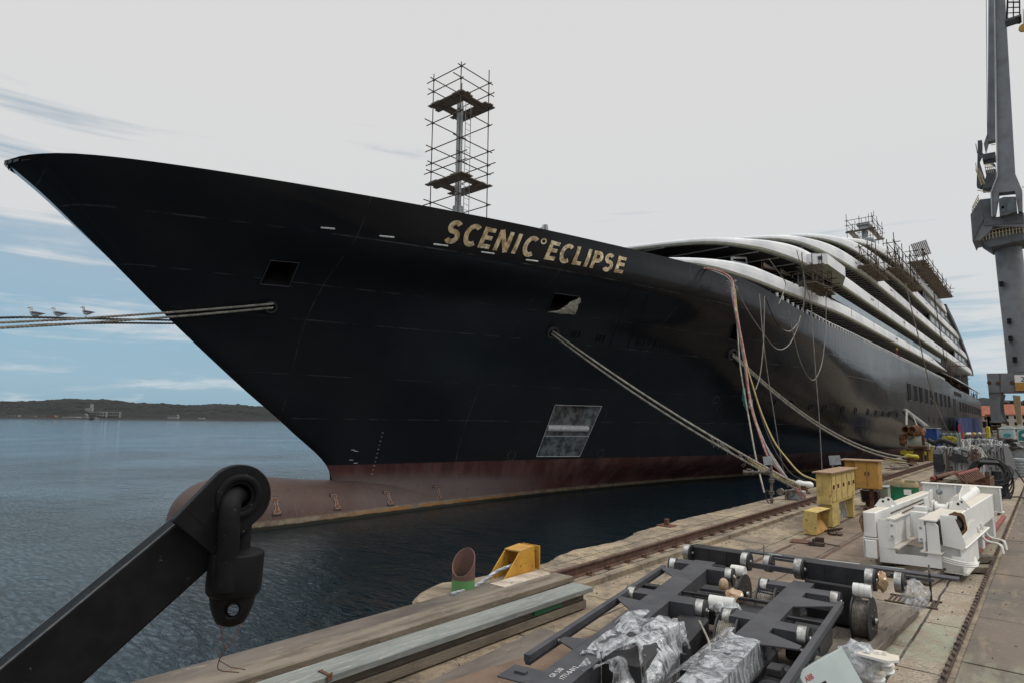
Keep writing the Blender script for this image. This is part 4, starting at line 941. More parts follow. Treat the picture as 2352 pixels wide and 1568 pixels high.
# ------------------------------------------------------------------ ropes, hoses, lines
def pxpath(pts, d0, d1, n=8):
    """a line hanging between two real depths, smoothed"""
    L_ = [0]
    for a, b in zip(pts, pts[1:]): L_.append(L_[-1]+math.hypot(b[0]-a[0], b[1]-a[1]))
    return spline([atd(x, y, d0+(d1-d0)*l/L_[-1]) for (x, y), l in zip(pts, L_)], n)
def rope(label, pts, r, m='rope', group=None, twist=True, name='mooring_rope', cat='rope', pitch=None):
    mb = MB()
    if twist: strands(mb, pts, r, pitch or r*9)
    else: mb.tube(pts, r, 7)
    return tag(mb.build(name, M[m], None, True), label, cat, group)
gr = 'mooring ropes'
rope('upper pale laid mooring rope from the forward hawse to the left', pxpath([(628, 698), (500, 709), (374, 719), (180, 732), (0, 741), (-500, 762)], 19.75, 13.6), .034, group=gr)
rope('lower pale laid mooring rope from the forward hawse to the left', pxpath([(628, 707), (500, 719), (395, 728), (180, 743), (0, 753), (-500, 775)], 19.75, 13.4), .034, group=gr)
rope('dark mooring rope passing behind the stem, the upper one', pxpath([(470, 741), (400, 736), (250, 733), (80, 729), (0, 730), (-500, 742)], 22.5, 14), .036, 'rope_dark', gr)
rope('dark mooring rope passing behind the stem, the lower one', pxpath([(470, 742), (400, 743), (250, 742), (100, 746), (0, 752), (-500, 772)], 22.7, 13.9), .036, 'rope_dark', gr)
B1 = Vector((-6.78, 23.7, 0))                  # white topped bollard
pA = [F2+Vector((.1, 0, .02)), onx(1540, 932, -12.1)]
for lab, o, sg in (('upper', Vector((0, .0, .07)), .25), ('lower', Vector((-.06, 0, -.04)), .30)):
    rope('pale laid mooring rope from the middle hawse down to the white bollard, the %s one' % lab, catenary(F2+o, B1+Vector((-.1, -.2, .22))+o*1.2, sg, 30), .040, group=gr)
e = B1+Vector((0, .1, .18)); q0 = F2.lerp(B1, .80)-Vector((0, 0, .05))
for lab, o in (('topmost', Vector((0, 0, .10))), ('middle', Vector((.09, -.1, .0))), ('lowest', Vector((-.05, .2, -.10)))):
    rope('%s yellow sleeved rope end leading to the white bollard' % lab, catenary(q0+o*.3, e+o*1.4, .12, 14), .036, 'rope_yel', 'yellow sleeved rope ends', pitch=.5)
mb = MB()                                      # frayed whipping on the splice
for k in range(34):
    t_ = random.uniform(.66, .80); a = F2.lerp(B1, t_)-Vector((0, 0, .25*4*t_*(1-t_))); mb.tube([a, a+Vector((random.uniform(-.22, .12), 0, random.uniform(-.22, .25)))], .009, 4)
tag(mb.build('frayed_splice', M['rope']), 'frayed splice with loose yarns on the rope above the valve pipe', 'rope splice')
B2 = Vector((-7.2, 48.3, 0))
for lab, o in (('upper', Vector((0, 0, .12))), ('lower', Vector((0, 0, -.10)))):
    rope('pale laid mooring rope from the after hawse to the yellow bollard, the %s one' % lab, catenary(F3+o*.6, B2+Vector((0, -.3, .25))+o, 1.15, 34), .055, group=gr)
q1 = F3.lerp(B2, .82)-Vector((0, 0, 1.15*4*.82*.18))
for lab, o in (('upper', Vector((0, 0, .1))), ('lower', Vector((.1, 0, -.08)))):
    rope('%s yellow sleeved rope end leading to the yellow bollard' % lab, catenary(q1+o*.4, B2+Vector((.2, .4, .12))+o, .15, 12), .05, 'rope_yel', 'yellow sleeved rope ends', pitch=.6)
# hoses over the bulwark
zh = zf(1600, 620, .35714)
M['hose_red'] = mat('faded_red_hose', (.33, .12, .10), .7, c2=(.42, .26, .22), scale=3, c3=(.5, .46, .42), scale3=6)
M['hose_grey'] = mat('grey_hose', (.17, .17, .165), .6, c2=(.30, .29, .27), scale=3)
M['line'] = mat('thin_pale_line', (.30, .28, .25), .8)
def hose(label, pts, r, m, d1=22.0, d0=28.4, group='hoses hanging over the bulwark', name='hose', cat='hose'):
    tag_ = MB(); tag_.tube(pxpath([zh(*p) for p in pts], d0, d1), r, 8); o = tag_.build(name, M[m], None, True); return tag(o, label, cat, group)
hose('faded red hose running over the bulwark and down to the valve pipe', [(190, 64), (280, 66), (370, 96), (425, 150), (440, 300), (470, 460), (505, 640), (545, 960), (600, 1150), (662, 1315), (760, 1440), (800, 1520)], .042, 'hose_red')
hose('thick grey hose hanging in front of the red one', [(250, 62), (400, 135), (425, 260), (465, 470), (495, 640), (535, 880), (575, 1060), (640, 1230), (760, 1420), (830, 1530)], .04, 'hose_grey')
hose('grey hose with a coupling halfway down', [(420, 160), (440, 330), (478, 520), (515, 780), (545, 960), (600, 1130), (690, 1330), (790, 1460)], .036, 'hose_grey')
hose('yellow hose hanging to the right of the bundle', [(440, 200), (462, 400), (520, 700), (565, 860), (620, 1030), (700, 1210), (780, 1320), (880, 1430), (985, 1478)], .033, 'rope_yel')
hose('leftmost white rope hanging down to the water edge', [(430, 170), (455, 420), (475, 700), (510, 920), (550, 1150), (585, 1340), (638, 1560)], .03, 'rope', d1=21.5)
hose('thin dark hose beside the yellow hose', [(440, 230), (500, 600), (560, 840), (620, 1060), (700, 1260), (790, 1400), (860, 1460), (980, 1500)], .025, 'rubber')
o = MB(); c_ = atd(*zh(545, 965), 25.3); o.cyl(c_-Vector((0, 0, .18)), c_+Vector((0, 0, .18)), .085, 10); tag(o.build('hose_coupling', M['galv']), 'grey coupling joining two lengths of hose in the bundle', 'hose coupling')
o = MB()
for k in range(9): a = atd(*zh(430+random.uniform(-18, 18), 150+k*9), 28); o.tube([a+Vector((-.2, 0, .05)), a+Vector((.05, -.1, -.05)), a+Vector((.2, .05, random.uniform(-.1, .1)))], .018, 5)
tag(o.build('lashing', M['rope']), 'white rope lashing that ties the hoses at the bulwark edge', 'lashing')
o = MB(); a = atd(*zh(505, 885), 25.6)
for k in range(6): o.tube([a+Vector((random.uniform(-.08, .08), 0, .15)), a+Vector((random.uniform(-.1, .1), -.05, -.3-k*.09))], .014, 4)
tag(o.build('green_twine', mat('green_twine', (.03, .25, .22), .8)), 'green twine knotted round the leftmost hanging rope', 'twine')
# thin lines hanging along the side
def line(label, pts, Xp=-9.25, r=.022, m='line', f=zh):
    mb = MB(); mb.tube(spline([onx(*f(*p), Xp) for p in pts], 8), r, 5); tag(mb.build('hanging_line', M[m], None, True), label, 'line', 'thin lines hanging along the hull')
line('straight pale line hanging from the bulwark end to the quay', [(605, 232), (640, 620), (700, 1020), (745, 1300), (785, 1500)])
line('second straight pale line crossing the first below the bulwark end', [(640, 250), (632, 560), (610, 770), (580, 870)])
line('dark looped cable starting at the bulwark end', [(645, 255), (700, 390), (760, 470), (830, 482), (880, 400), (905, 300), (915, 160), (900, 60)], m='rubber')
line('lower looped cable starting at the hose lashing', [(440, 170), (520, 330), (620, 480), (720, 598), (800, 575), (855, 470), (880, 380)])
line('deep looped line hanging lowest on the hull', [(800, 350), (840, 540), (890, 710), (960, 808), (1010, 740), (1035, 620), (1050, 430), (1052, 190)])
line('long vertical line hanging from the lowest deck band to the water', [(915, 170), (950, 300), (965, 520), (985, 800), (1005, 1050), (1024, 1400)], Xp=-9.0)
line('line hanging from under the second deck in front of the first band', [(670, 0), (720, 70), (780, 160), (760, 240), (735, 300)], Xp=-9.4, m='line')
line('long rope hanging from the upper scaffold down to the quay', [(835, 560), (880, 760), (930, 960), (985, 1200), (1040, 1400), (1110, 1568)], Xp=-8.9, r=.05, f=z5)
line('dark cable running down from the third band far aft', [(1045, 620), (1065, 760), (1100, 960), (1125, 1130)], Xp=-9.3, r=.05, m='rubber', f=z5)
line('pale stay line running down to the gas cylinders', [(610, -60), (690, 40), (790, 260), (880, 440), (940, 515)], Xp=-7.9, r=.035, f=z6)
line('short loop of cable on the second white band', [(1090, 230), (1130, 380), (1180, 500), (1205, 800), (1170, 1080), (1120, 1230), (1000, 1360), (880, 1340)], Xp=-9.3, f=ze)
# tarpaulin flapping in the middle mooring port
zt1 = z1; p = [zt1(*q) for q in ((1205, 965), (1290, 955), (1340, 930), (1420, 870), (1495, 835), (1512, 850), (1490, 900), (1462, 985), (1445, 992), (1390, 985), (1320, 985))]
c0 = ph(*z1(1400, 930)); Xs = [ph(*q) for q in p]
mb = MB(); cen = sum(Xs, Vector())/len(Xs)+Vector((.12, -.05, -.03)); prev = None
fr = [v+Vector((.05, 0, 0)) for v in Xs]
for a, b in zip(fr, fr[1:]+fr[:1]):
    m_ = (a+b)/2+Vector((.05+random.uniform(0, .05), 0, 0)); mb.quad(a, m_, cen); mb.quad(m_, b, cen)
M['cloth'] = mat('white_sheet', (.55, .53, .48), .8, c2=(.35, .33, .29), scale=9, bump=.4, bscale=12)
tag(mb.build('white_sheet', M['cloth']), 'pale sheet flapping out of the middle mooring port', 'sheet')
# gulls on the bow ropes
M['gull'] = mat('gull_white_plumage', (.62, .62, .62), .8); M['gullg'] = mat('gull_grey_wings', (.16, .17, .18), .8, c2=(.10, .10, .11), scale=30)
M['gullk'] = mat('gull_beak_legs', (.05, .025, .02), .6)
def gull(px, py, depth, yaw, label, crouch=0.0, s=1.0):
    P0 = atd(px, py, depth); t = thing('gull', label, 'gull', P0, 'gulls on the mooring ropes')
    f = Vector((math.cos(yaw), math.sin(yaw), 0)); sd = Vector((-f.y, f.x, 0)); up = Vector((0, 0, 1)); h = (.11-.05*crouch)*s
    def q(a, b, c=0): return P0+f*a*s+up*(h+b*s)+sd*c*s
    mb = MB(); mb.tube([q(.155, .165), q(.145, .168), q(.12, .172), q(.095, .165), q(.085, .135), q(.085, .10), (q(.07, .06)), q(.03, .025), q(-.04, .01), q(-.11, .012), q(-.17, .018), q(-.21, .015)], [v*s for v in (.004, .018, .030, .031, .026, .028, .045, .060, .058, .040, .020, .006)], 14)
    mb.build('body', M['gull'], t, True)
    mb = MB(); mb.tube([q(.150, .168), q(.175, .160), q(.19, .150)], [.008*s, .006*s, .002*s], 6); mb.build('beak', M['gullk'], t)
    for c in (1, -1):
        mb = MB(); mb.tube([q(.065, .055, .035*c), q(.0, .045, .055*c), (q(-.10, .035, .045*c)), q(-.20, .030, .015*c), q(-.27, .025, .003*c)], [.012*s, .030*s, .026*s, .014*s, .003*s], 8); mb.build('wing', M['gullg'], t, True)
        mb = MB(); mb.tube([q(.0, -.03, .022*c), P0+f*.005*s+sd*.022*c*s], .0045*s, 5); mb.tube([P0+sd*.022*c*s-f*.01*s, P0+sd*.022*c*s+f*.035*s], .004*s, 4); mb.build('leg', M['gullk'], t)
        mb = MB(); mb.blob(q(.128, .178, .024*c), .0045*s, 1, 0); mb.build('eye', M['rubber'], t)
yl = math.pi+YAW
gull(78, 729, 16.2, yl, 'leftmost gull, crouching low on the bow rope', .9, 1.1)
gull(131, 730, 16.5, yl+.1, 'middle gull of the three on the bow rope', .4, 1.0)
gull(197, 729, 16.9, yl-.1, 'rightmost gull standing upright on the bow rope', 0, 1.0)
# ------------------------------------------------------------------ foreground: black lifting arm with shackle and swivel
K_ = 3.0/FPX
RC = atd(545, 1138, 3.0); rr = Vector((math.cos(YAW), math.sin(YAW), 0)); uu = Vector((0, 0, 1)); dd = Vector((-math.sin(YAW), math.cos(YAW), 0))
def ar(dx, dy, dz=0.0): return RC+rr*dx*K_+uu*dy*K_+dd*dz      # offsets in px of the photo at 3 m, dz metres away
A0 = atd(459, 1227, 3.0); A1 = atd(75, 1557, 2.55); adir = (A1-A0).normalized(); base_end = A0+adir*3.4
arm = thing('davit', 'thick black steel lifting arm with a round eye plate reaching in from the lower left', 'lifting arm', (base_end.x, base_end.y, 0))
vd_ = (A0.lerp(A1, .5)-Vector(EYE)).normalized(); nf_ = (-vd_+adir*vd_.dot(adir)).normalized(); aup = nf_.cross(adir).normalized(); aup = aup if aup.z > 0 else -aup
aup = (aup*math.cos(.24)+nf_*math.sin(.24)).normalized(); ath = adir.cross(aup).normalized()
dd = -(adir.cross(aup)) if (adir.cross(aup)).dot(vd_) < 0 else adir.cross(aup)
rr = (rr-dd*rr.dot(dd)).normalized(); uu = rr.cross(dd).normalized(); uu = uu if uu.z > 0 else -uu; WU = Vector((0, 0, 1))
M['armblack'] = mat('matt_black_arm_paint', (.007, .007, .008), .42, c2=(.010, .010, .011), spec=.11, scale=9, bump=.12, bscale=160, c3=(.12, .12, .12), scale3=26, cut3=(.66, .74))
M['armedge'] = mat('lit_scuffed_black_edge', (.075, .08, .085), .42, c2=(.12, .125, .13), scale=12, stretch=(1, 1, 6), bump=.15, bscale=90, c3=(.2, .21, .22), scale3=60, cut3=(.7, .76))  # arm black made lighter to paint in the lit edge, plus scuff specks
mb = MB(); mb.beam(A0+adir*.02, base_end, .17, .275, aup, .012); mb.build('beam', M['armblack'], arm)
mb = MB(); mb.box(base_end+Vector((0, 0, -.0)), (.4, .4, .4), None, .03); mb.beam(base_end, (base_end.x, base_end.y, .02), .25, .25); mb.box((base_end.x, base_end.y, .03), (.9, .9, .06)); mb.build('pedestal', M['armblack'], arm)
# eye plate: round head that runs tangentially into a neck
R1 = 71
poly = []
ad2 = (adir.dot(rr), adir.dot(uu)); l2 = math.hypot(*ad2); ax_ = (ad2[0]/l2, ad2[1]/l2); nx_ = (-ax_[1], ax_[0])
ang = math.atan2(nx_[1], nx_[0])
for k in range(27):
    a = ang+math.pi*k/26*(1 if (math.cos(ang+.1)*ax_[0]+math.sin(ang+.1)*ax_[1]) < 0 else -1); poly.append((R1*math.cos(a)*K_, R1*math.sin(a)*K_))
s_end = ((413-545), -(1185-1138)); e_end = ((508-545), -(1268-1138))
if (poly[-1][1]-poly[0][1]) > 0: poly = poly[::-1]      # start at the upper tangent
poly += [(e_end[0]*K_, e_end[1]*K_), (s_end[0]*K_, s_end[1]*K_)]
mb = MB(); hn_ = 40; n_ = len(poly); hole = [(27*K_*math.cos(2*math.pi*k/hn_), 27*K_*math.sin(2*math.pi*k/hn_)) for k in range(hn_)]
def plate_with_hole(name, outer, hole, th, m, parent, org):
    bm = bmesh.new(); 
    vo = [bm.verts.new(org+rr*u+uu*v) for u, v in outer]; vh = [bm.verts.new(org+rr*u+uu*v) for u, v in hole]
    eo = [bm.edges.new((vo[i], vo[(i+1) % len(vo)])) for i in range(len(vo))]; eh = [bm.edges.new((vh[i], vh[(i+1) % len(vh)])) for i in range(len(vh))]
    bmesh.ops.triangle_fill(bm, use_beauty=True, edges=eo+eh)
    r = bmesh.ops.extrude_face_region(bm, geom=bm.faces[:]); bmesh.ops.translate(bm, vec=dd*th, verts=[v for v in r['geom'] if isinstance(v, bmesh.types.BMVert)])
    off = WL[parent]
    for v in bm.verts: v.co -= off
    bmesh.ops.recalc_face_normals(bm, faces=bm.faces); me = bpy.data.meshes.new(name); bm.to_mesh(me); bm.free(); me.materials.append(m)
    o = bpy.data.objects.new(name, me); col.objects.link(o); o.parent = parent; WL[o] = off
    bv = o.modifiers.new('b', 'BEVEL'); bv.width = .006; bv.segments = 2; bv.limit_method = 'ANGLE'; return o
ep = plate_with_hole('eye_plate', poly, hole, .07, M['armblack'], arm, RC-dd*.035)
mb = MB(); cb = RC-dd*.035
mb.lathe(RC+dd*.06, -dd, [(28*K_, -.01), (52*K_, -.01), (52*K_, .06), (50*K_, .104), (45*K_, .110), (39*K_, .110), (33*K_, .100), (30*K_, .085), (28*K_, -.01)], 40)
mb.build('boss', M['armblack'], ep, True)
# bevelled shoulder between beam and plate, and top edge strip with its light painted in
w0 = [A0+aup*.134-ath*.087, A0-aup*.134-ath*.087]; 
sgn = 1 if ath.dot(dd) > 0 else -1
f1 = A0+aup*.133-dd*.0-ath*sgn*.086; f2 = A0-aup*.133-ath*sgn*.086; g1 = ar(-108, -22, -.037); g2 = ar(-14, -112, -.037)
b1 = A0+aup*.133+ath*sgn*.086; b2 = A0-aup*.133+ath*sgn*.086; h1 = ar(-108, -22, .035); h2 = ar(-14, -112, .035)
mb = MB(); mb.add([f1, f2, g2, g1, b1, b2, h2, h1], [(0, 1, 2, 3), (4, 5, 6, 7), (0, 3, 7, 4), (1, 2, 6, 5)]); mb.build('shoulder', M['armedge'], arm)
mb = MB(); mb.beam(A0+aup*.1345+adir*.03, base_end+aup*.1345, .165, .006, aup); mb.build('top_edge', M['armedge'], arm)
# shackle bow through the eye
rr = Vector((math.cos(YAW), math.sin(YAW), 0)); uu = Vector((0, 0, 1)); dd = Vector((-math.sin(YAW), math.cos(YAW), 0))
sw = thing('shackle_swivel', 'black shackle and bell shaped swivel hanging from the eye of the arm', 'shackle', ar(5, -150))
mb = MB(); R_s = 22*K_
path = spline([ar(8, -150, -.09), ar(8, -80, -.105), ar(6, -25, -.10), ar(2, -4, -.055), ar(0, 0, .0), ar(-2, -12, .06), ar(-2, -60, .085), ar(0, -140, .07)], 8)
mb.tube(path, [R_s*(1.05 if i < 12 else 1.0) for i in range(len(path))], 20); mb.build('shackle', M['armblack'], sw, True)
tilt = (WU*1.0+rr*.04).normalized()
mb = MB(); c0 = ar(6, -188); prof = [(0, .142), (53, .142), (57, .136), (58, .13), (59, .0), (58, -.04), (53, -.055), (50, -.06)]
mb.lathe(c0, tilt, [(0, -.06)]+[(r*K_, h) for r, h in prof[::-1]], 36); body = mb.build('swivel_body', M['armblack'], sw, True)
mb = MB(); mb.cyl(ar(8, -196, -.09), ar(8, -125, -.09), 25*K_, 22); mb.build('pin_lug', M['armblack'], sw, True)
mb = MB(); q = ar(28, -205, -.135); mb.lathe(q, -dd, [(0, 0), (30*K_, 0), (30*K_, .006), (0, .006)], 20); 
mb = MB(); c1 = ar(6, -192)
mb.lathe(c1, -tilt, [(49*K_, 0), (50*K_, .01), (49*K_, .055), (45*K_, .10), (38*K_, .142), (30*K_, .174), (15*K_, .190), (0, .195)], 36)
eye = mb.build('swivel_eye', M['armblack'], sw, True)
cut = MB(); cut.tube([ar(50, -208, -.3), ar(28, -233, -.12), ar(8, -250, 0), ar(-12, -267, .12), ar(-32, -290, .3)], [.09, .042, .024, .042, .09], 20); cu = cut.build('cutter', M['armblack'], sw, True)
bo = eye.modifiers.new('hole', 'BOOLEAN'); bo.object = cu; bo.solver = 'EXACT'
bpy.context.view_layer.update(); dg = bpy.context.evaluated_depsgraph_get(); nm = bpy.data.meshes.new_from_object(eye.evaluated_get(dg)); eye.modifiers.clear(); eye.data = nm; bpy.data.objects.remove(cu, do_unlink=True)
mb = MB(); w_ = [ar(8, -252, -.03), ar(-6, -262, -.06), ar(-2, -300, -.05), ar(8, -322, -.05), ar(20, -308, -.04), ar(30, -275, -.02), ar(12, -258, .03)]
mb.tube(spline(w_, 6), .0028, 5); mb.tube(spline([ar(8, -322, -.05), ar(0, -338, -.05), ar(-10, -352, -.03), ar(-6, -370, -.04), ar(30, -382, 0)], 6), .0028, 5); mb.tube([ar(-10, -352, -.03), ar(20, -362, -.05), ar(55, -365, -.06)], .0025, 4)
tag(mb.build('binding_wire', M['rust']), 'twisted rusty binding wire dangling from the swivel eye', 'wire')

# ------------------------------------------------------------------ planks along the quay edge
M['edgeboard'] = mat('wet_grey_board', (.135, .115, .095), .85, c2=(.075, .062, .052), scale=1.6, bump=.4, bscale=25, c3=(.33, .29, .23), scale3=3.5, cut3=(.60, .75), stretch=(2, .5, 2))
M['greyboard'] = mat('painted_grey_green_board', (.20, .215, .20), .7, c2=(.14, .15, .14), scale=3, bump=.25, bscale=40, c3=(.32, .30, .25), scale3=9, stretch=(3, .4, 3))
M['paleboard'] = mat('pale_plaster_board', (.46, .40, .33), .85, c2=(.30, .25, .20), scale=4, c3=(.08, .06, .05), scale3=6, cut3=(.62, .70))
def plank(label, x0, x1, y0, y1, z0, z1, m, skew=0.0, bev=.006, group='timber planks stacked on the quay edge', yaw=None, name='plank', nick=0):
    mb = MB(); n = 14; rows = []
    for i in range(n+1):
        y = y0+(y1-y0)*i/n; s = skew*(y-y1); w = .006*noise.noise(Vector((y*1.1, x0*9, z0*7)))
        r = [(x0+s+bev, y, z0), (x1+s-bev, y, z0), (x1+s, y, z0+bev), (x1+s, y, z1-bev), (x1+s-bev, y, z1), (x0+s+bev, y, z1), (x0+s, y, z1-bev), (x0+s, y, z0+bev)]
        rows.append([Vector(q)+Vector((w, 0, w*.5)) for q in r])
    mb.add([v for r in rows for v in r], [(i*8+j, i*8+(j+1) % 8, (i+1)*8+(j+1) % 8, (i+1)*8+j) for i in range(n) for j in range(8)]+[tuple(range(8))[::-1], tuple(range(n*8, n*8+8))])
    return tag(mb.build(name, M[m]), label, 'plank', group)
plank('wide wet grey board along the very edge of the quay', -6.39, -5.83, .2, 6.9, .005, .055, 'edgeboard')
plank('pale stained board at the far end of the wide grey board', -6.36, -5.86, 6.91, 8.02, .005, .06, 'paleboard')
plank('long brown timber plank beside the wide edge board', -5.80, -5.46, .2, 7.75, .085, .16, 'wood', -.002)
plank('dark timber lying under the long brown plank', -5.74, -5.50, .2, 7.4, .01, .082, 'wood2')
plank('grey green painted board, top of the right hand stack', -4.86, -4.70, .2, 7.12, .20, .262, 'greyboard', .012)
plank('second grey green painted board beside the top one', -5.03, -4.863, .2, 7.14, .201, .26, 'greyboard', .012)
plank('weathered timber with a green paint mark under the grey green boards', -5.0, -4.78, .3, 7.02, .105, .195, 'wood2', .012)
plank('lowest weathered timber of the right hand stack', -5.02, -4.76, .3, 7.05, .0, .10, 'wood', .012)
mb = MB(); q = Vector((-4.775, 6.25, .15)); mb.box(q, (.012, .55, .05)); 
tag(mb.build('paint_mark', M['green']), 'green paint mark on the side of a stacked timber', 'paint mark')
mb = MB(); c_ = onz(*zc(850, 765), .27)
mb.box(c_, (.16, .03, .006)); mb.box(c_+Vector((-.07, 0, -.02)), (.008, .05, .05)); mb.box(c_+Vector((.07, 0, -.015)), (.008, .06, .06), ((1, .3, 0), (-.3, 1, 0), (0, 0, 1)))
tag(mb.build('staple', M['rust']), 'rusty bent iron staple on the grey green board', 'staple')
def sheet(label, pts, z, th, m, name='board', cat='board', group='loose boards on the quay'):
    mb = MB(); n = len(pts); mb.add([Vector((x, y, z)) for x, y in pts]+[Vector((x, y, z+th)) for x, y in pts], [tuple(range(n))[::-1], tuple(range(n, 2*n))]+[(i, (i+1) % n, n+(i+1) % n, n+i) for i in range(n)])
    return tag(mb.build(name, M[m]), label, cat, group)
def gz(f, *pts, z=0): return [(lambda p: (p.x, p.y))(onz(*f(*q), z)) for q in pts]
M['ply'] = mat('brown_plywood', (.15, .10, .068), .8, c2=(.105, .072, .05), scale=2.2, bump=.15, bscale=30, c3=(.24, .19, .15), scale3=14, cut3=(.62, .7))
sheet('large brown plywood sheet under the left winch carriage', [(-4.42, 3.4), (-3.95, 3.0), (-2.7, 2.6), (-2.5, 5.4), (-3.05, 7.1), (-3.9, 7.0)], .035, .02, 'ply')
plank('grey weathered plank right of the painted boards', -4.62, -4.25, .5, 5.9, .0, .05, 'edgeboard', -.09, group='loose boards on the quay')
plank('thin plank lying skew by the plywood sheet', -4.22, -4.02, 1.5, 5.3, .0, .03, 'wood', -.13, group='loose boards on the quay')
plank('broad dark plank beside the right cable drum', -2.0, -1.45, 6.6, 9.75, .0, .075, 'wood2', .045, group='loose boards on the quay')
def skid(label, a, b, w, h, m='wood', z=0): mb = MB(); mb.beam(Vector((*a, z+h/2)), Vector((*b, z+h/2)), w, h, bev=.008); return tag(mb.build('skid_timber', M[m]), label, 'timber', 'timber skids under the machines')
skid('timber skid sticking out in front of the white lifting machine', (-1.62, 11.62), (-1.42, 13.2), .17, .14)
skid('dark timber skid lying across under the white machine', (-2.45, 12.7), (-.97, 14.35), .16, .12, 'wood2')
skid('timber skid under the front edge of the white machine', (-2.85, 11.75), (-1.7, 11.95), .13, .11)
skid('timber skid at the right foot of the white machine', (-1.5, 12.95), (-.98, 13.25), .14, .10)
skid('timber skid under the left winch carriage', (-3.35, 4.6), (-2.2, 4.9), .16, .12)
skid('timber skid under the middle of the winch carriages', (-3.4, 6.3), (-1.6, 6.6), .16, .12, 'wood2')
skid('timber skid under the far winch carriages', (-3.9, 8.5), (-1.7, 8.4), .16, .12)
# yellow bracket, wire rope and pipe stub at the quay edge
br = thing('rope_bracket', 'yellow welded steel bracket holding a wire rope at the quay edge', 'bracket', (-6.5, 7.6, 0))
Y_ = lambda x, y, X=-6.38: onx(*zc(x, y), X)
M['yel2'] = mat('rust_streaked_yellow', (.50, .27, .03), .5, c2=(.42, .20, .03), scale=3, c3=(.13, .05, .02), scale3=8, cut3=(.56, .66), bump=.1)
P_ = [Y_(1758, 305), Y_(1846, 150), Y_(1920, 122), Y_(1925, 252), Y_(1850, 300)]
for dx in (0, -.30):
    mb = MB(); q = [p+Vector((dx, 0, 0)) for p in P_]; n = len(q); q = [Vector((p.x, p.y, max(p.z, .0))) for p in q]; mb.add(q+[p+Vector((-.02, 0, 0)) for p in q], [tuple(range(n)), tuple(range(n, 2*n))]+[(i, (i+1) % n, n+(i+1) % n, n+i) for i in range(n)]); mb.build('side_plate', M['yel2'], br)
mb = MB(); a, b = P_[1], P_[2]; mb.add([a, b, b+Vector((-.32, 0, 0)), a+Vector((-.32, 0, 0)), a+Vector((0, 0, .02)), b+Vector((0, 0, .02)), b+Vector((-.32, 0, .02)), a+Vector((-.32, 0, .02))], [(0, 1, 2, 3), (4, 5, 6, 7), (0, 1, 5, 4), (1, 2, 6, 5), (2, 3, 7, 6), (3, 0, 4, 7)]); mb.build('top_plate', M['orange'], br)
mb = MB(); mb.box((P_[2].x-.15, P_[2].y+.10, P_[2].z-.17), (.36, .025, .36)); mb.build('end_plate', M['yel2'], br)
mb = MB(); strands(mb, spline([(-6.5, 7.9, .22), (-6.5, 7.6, .18), (-6.52, 7.25, .14), (-6.5, 6.9, .05), (-6.42, 6.55, .03), (-6.3, 6.1, .075)], 6), .028, .12, 6, 5); tag(mb.build('wire_rope', M['galv'], None, True), 'grey wire rope coming out of the yellow bracket', 'wire rope')
ps = thing('pipe_stub', 'slant cut steel pipe stub with brown top and green foot at the quay edge', 'pipe', (-6.5, 6.52, 0)); r_ = .165
M['pipebrown'] = mat('brown_primer_pipe', (.13, .065, .05), .6, c2=(.10, .06, .05), scale=5, c3=(.10, .16, .06), scale3=10, cut3=(.62, .7)); M['pipegreen'] = mat('green_painted_pipe', (.08, .26, .06), .6, c2=(.10, .22, .09), scale=5)
for nm, lo, hi, m_ in (('green_foot', lambda a: 0, lambda a: .17, 'pipegreen'), ('brown_top', lambda a: .17, lambda a: .40+.17*math.cos(a-.3), 'pipebrown')):
    mb = MB(); n = 32; vs_ = []
    for k in range(n):
        a = 2*math.pi*k/n; c, s = math.cos(a), math.sin(a); dirv = dd*c+rr*s
        for r in (r_, r_-.014):
            for z in (lo(a), hi(a)): vs_.append(Vector((-6.5, 6.52, z))+dirv*r)
    fsx = []
    for k in range(n):
        j = (k+1) % n; A = k*4; B = j*4; fsx += [(A, B, B+1, A+1), (A+2, A+3, B+3, B+2), (A+1, B+1, B+3, A+3)]
    mb.add(vs_, fsx); mb.build(nm, M[m_], ps, True)

# ------------------------------------------------------------------ black winch carriages
M['wire'] = mat('steel_wire_winding', (.30, .28, .25), .45, .6, c2=(.18, .16, .14), scale=20)
M['plastic_old'] = mat('clear_stretch_film', (.78, .79, .80), .22, c2=(.55, .56, .58), scale=8, alpha=.62, bump=.9, bscale=14, stretch=(1, 1, .6))
def film_mat(name, lo, hi, tint):
    m = bpy.data.materials.new(name); m.use_nodes = True; t = m.node_tree; t.nodes.clear(); g = N(t, 'ShaderNodeNewGeometry')
    n1_ = nse(t, g.outputs['Position'], 7, 4, .55, 2.2, (1, 1, .5)); n2_ = nse(t, g.outputs['Position'], 26, 3, .5, 1.5, (1, .25, 1))
    tr = N(t, 'ShaderNodeBsdfTransparent'); p = N(t, 'ShaderNodeBsdfPrincipled'); p.inputs['Base Color'].default_value = c4(tint); p.inputs['Roughness'].default_value = .18; p.inputs['Specular IOR Level'].default_value = .9
    b = N(t, 'ShaderNodeBump', inp={'Strength': .7, 'Distance': .03}); t.links.new(n1_, b.inputs['Height']); t.links.new(b.outputs[0], p.inputs['Normal'])
    f = mth(t, 'ADD', rng(t, n1_, .35, .65, lo, hi, True), rng(t, n2_, .5, .7, 0, .25)); mx = N(t, 'ShaderNodeMixShader'); t.links.new(f, mx.inputs[0]); t.links.new(tr.outputs[0], mx.inputs[1]); t.links.new(p.outputs[0], mx.inputs[2])
    o = N(t, 'ShaderNodeOutputMaterial'); t.links.new(mx.outputs[0], o.inputs[0]); return m
M['plastic'] = film_mat('clear_stretch_film', .08, .55, (.5, .51, .53)); M['film2'] = film_mat('milky_stretch_film', .18, .72, (.52, .54, .56))
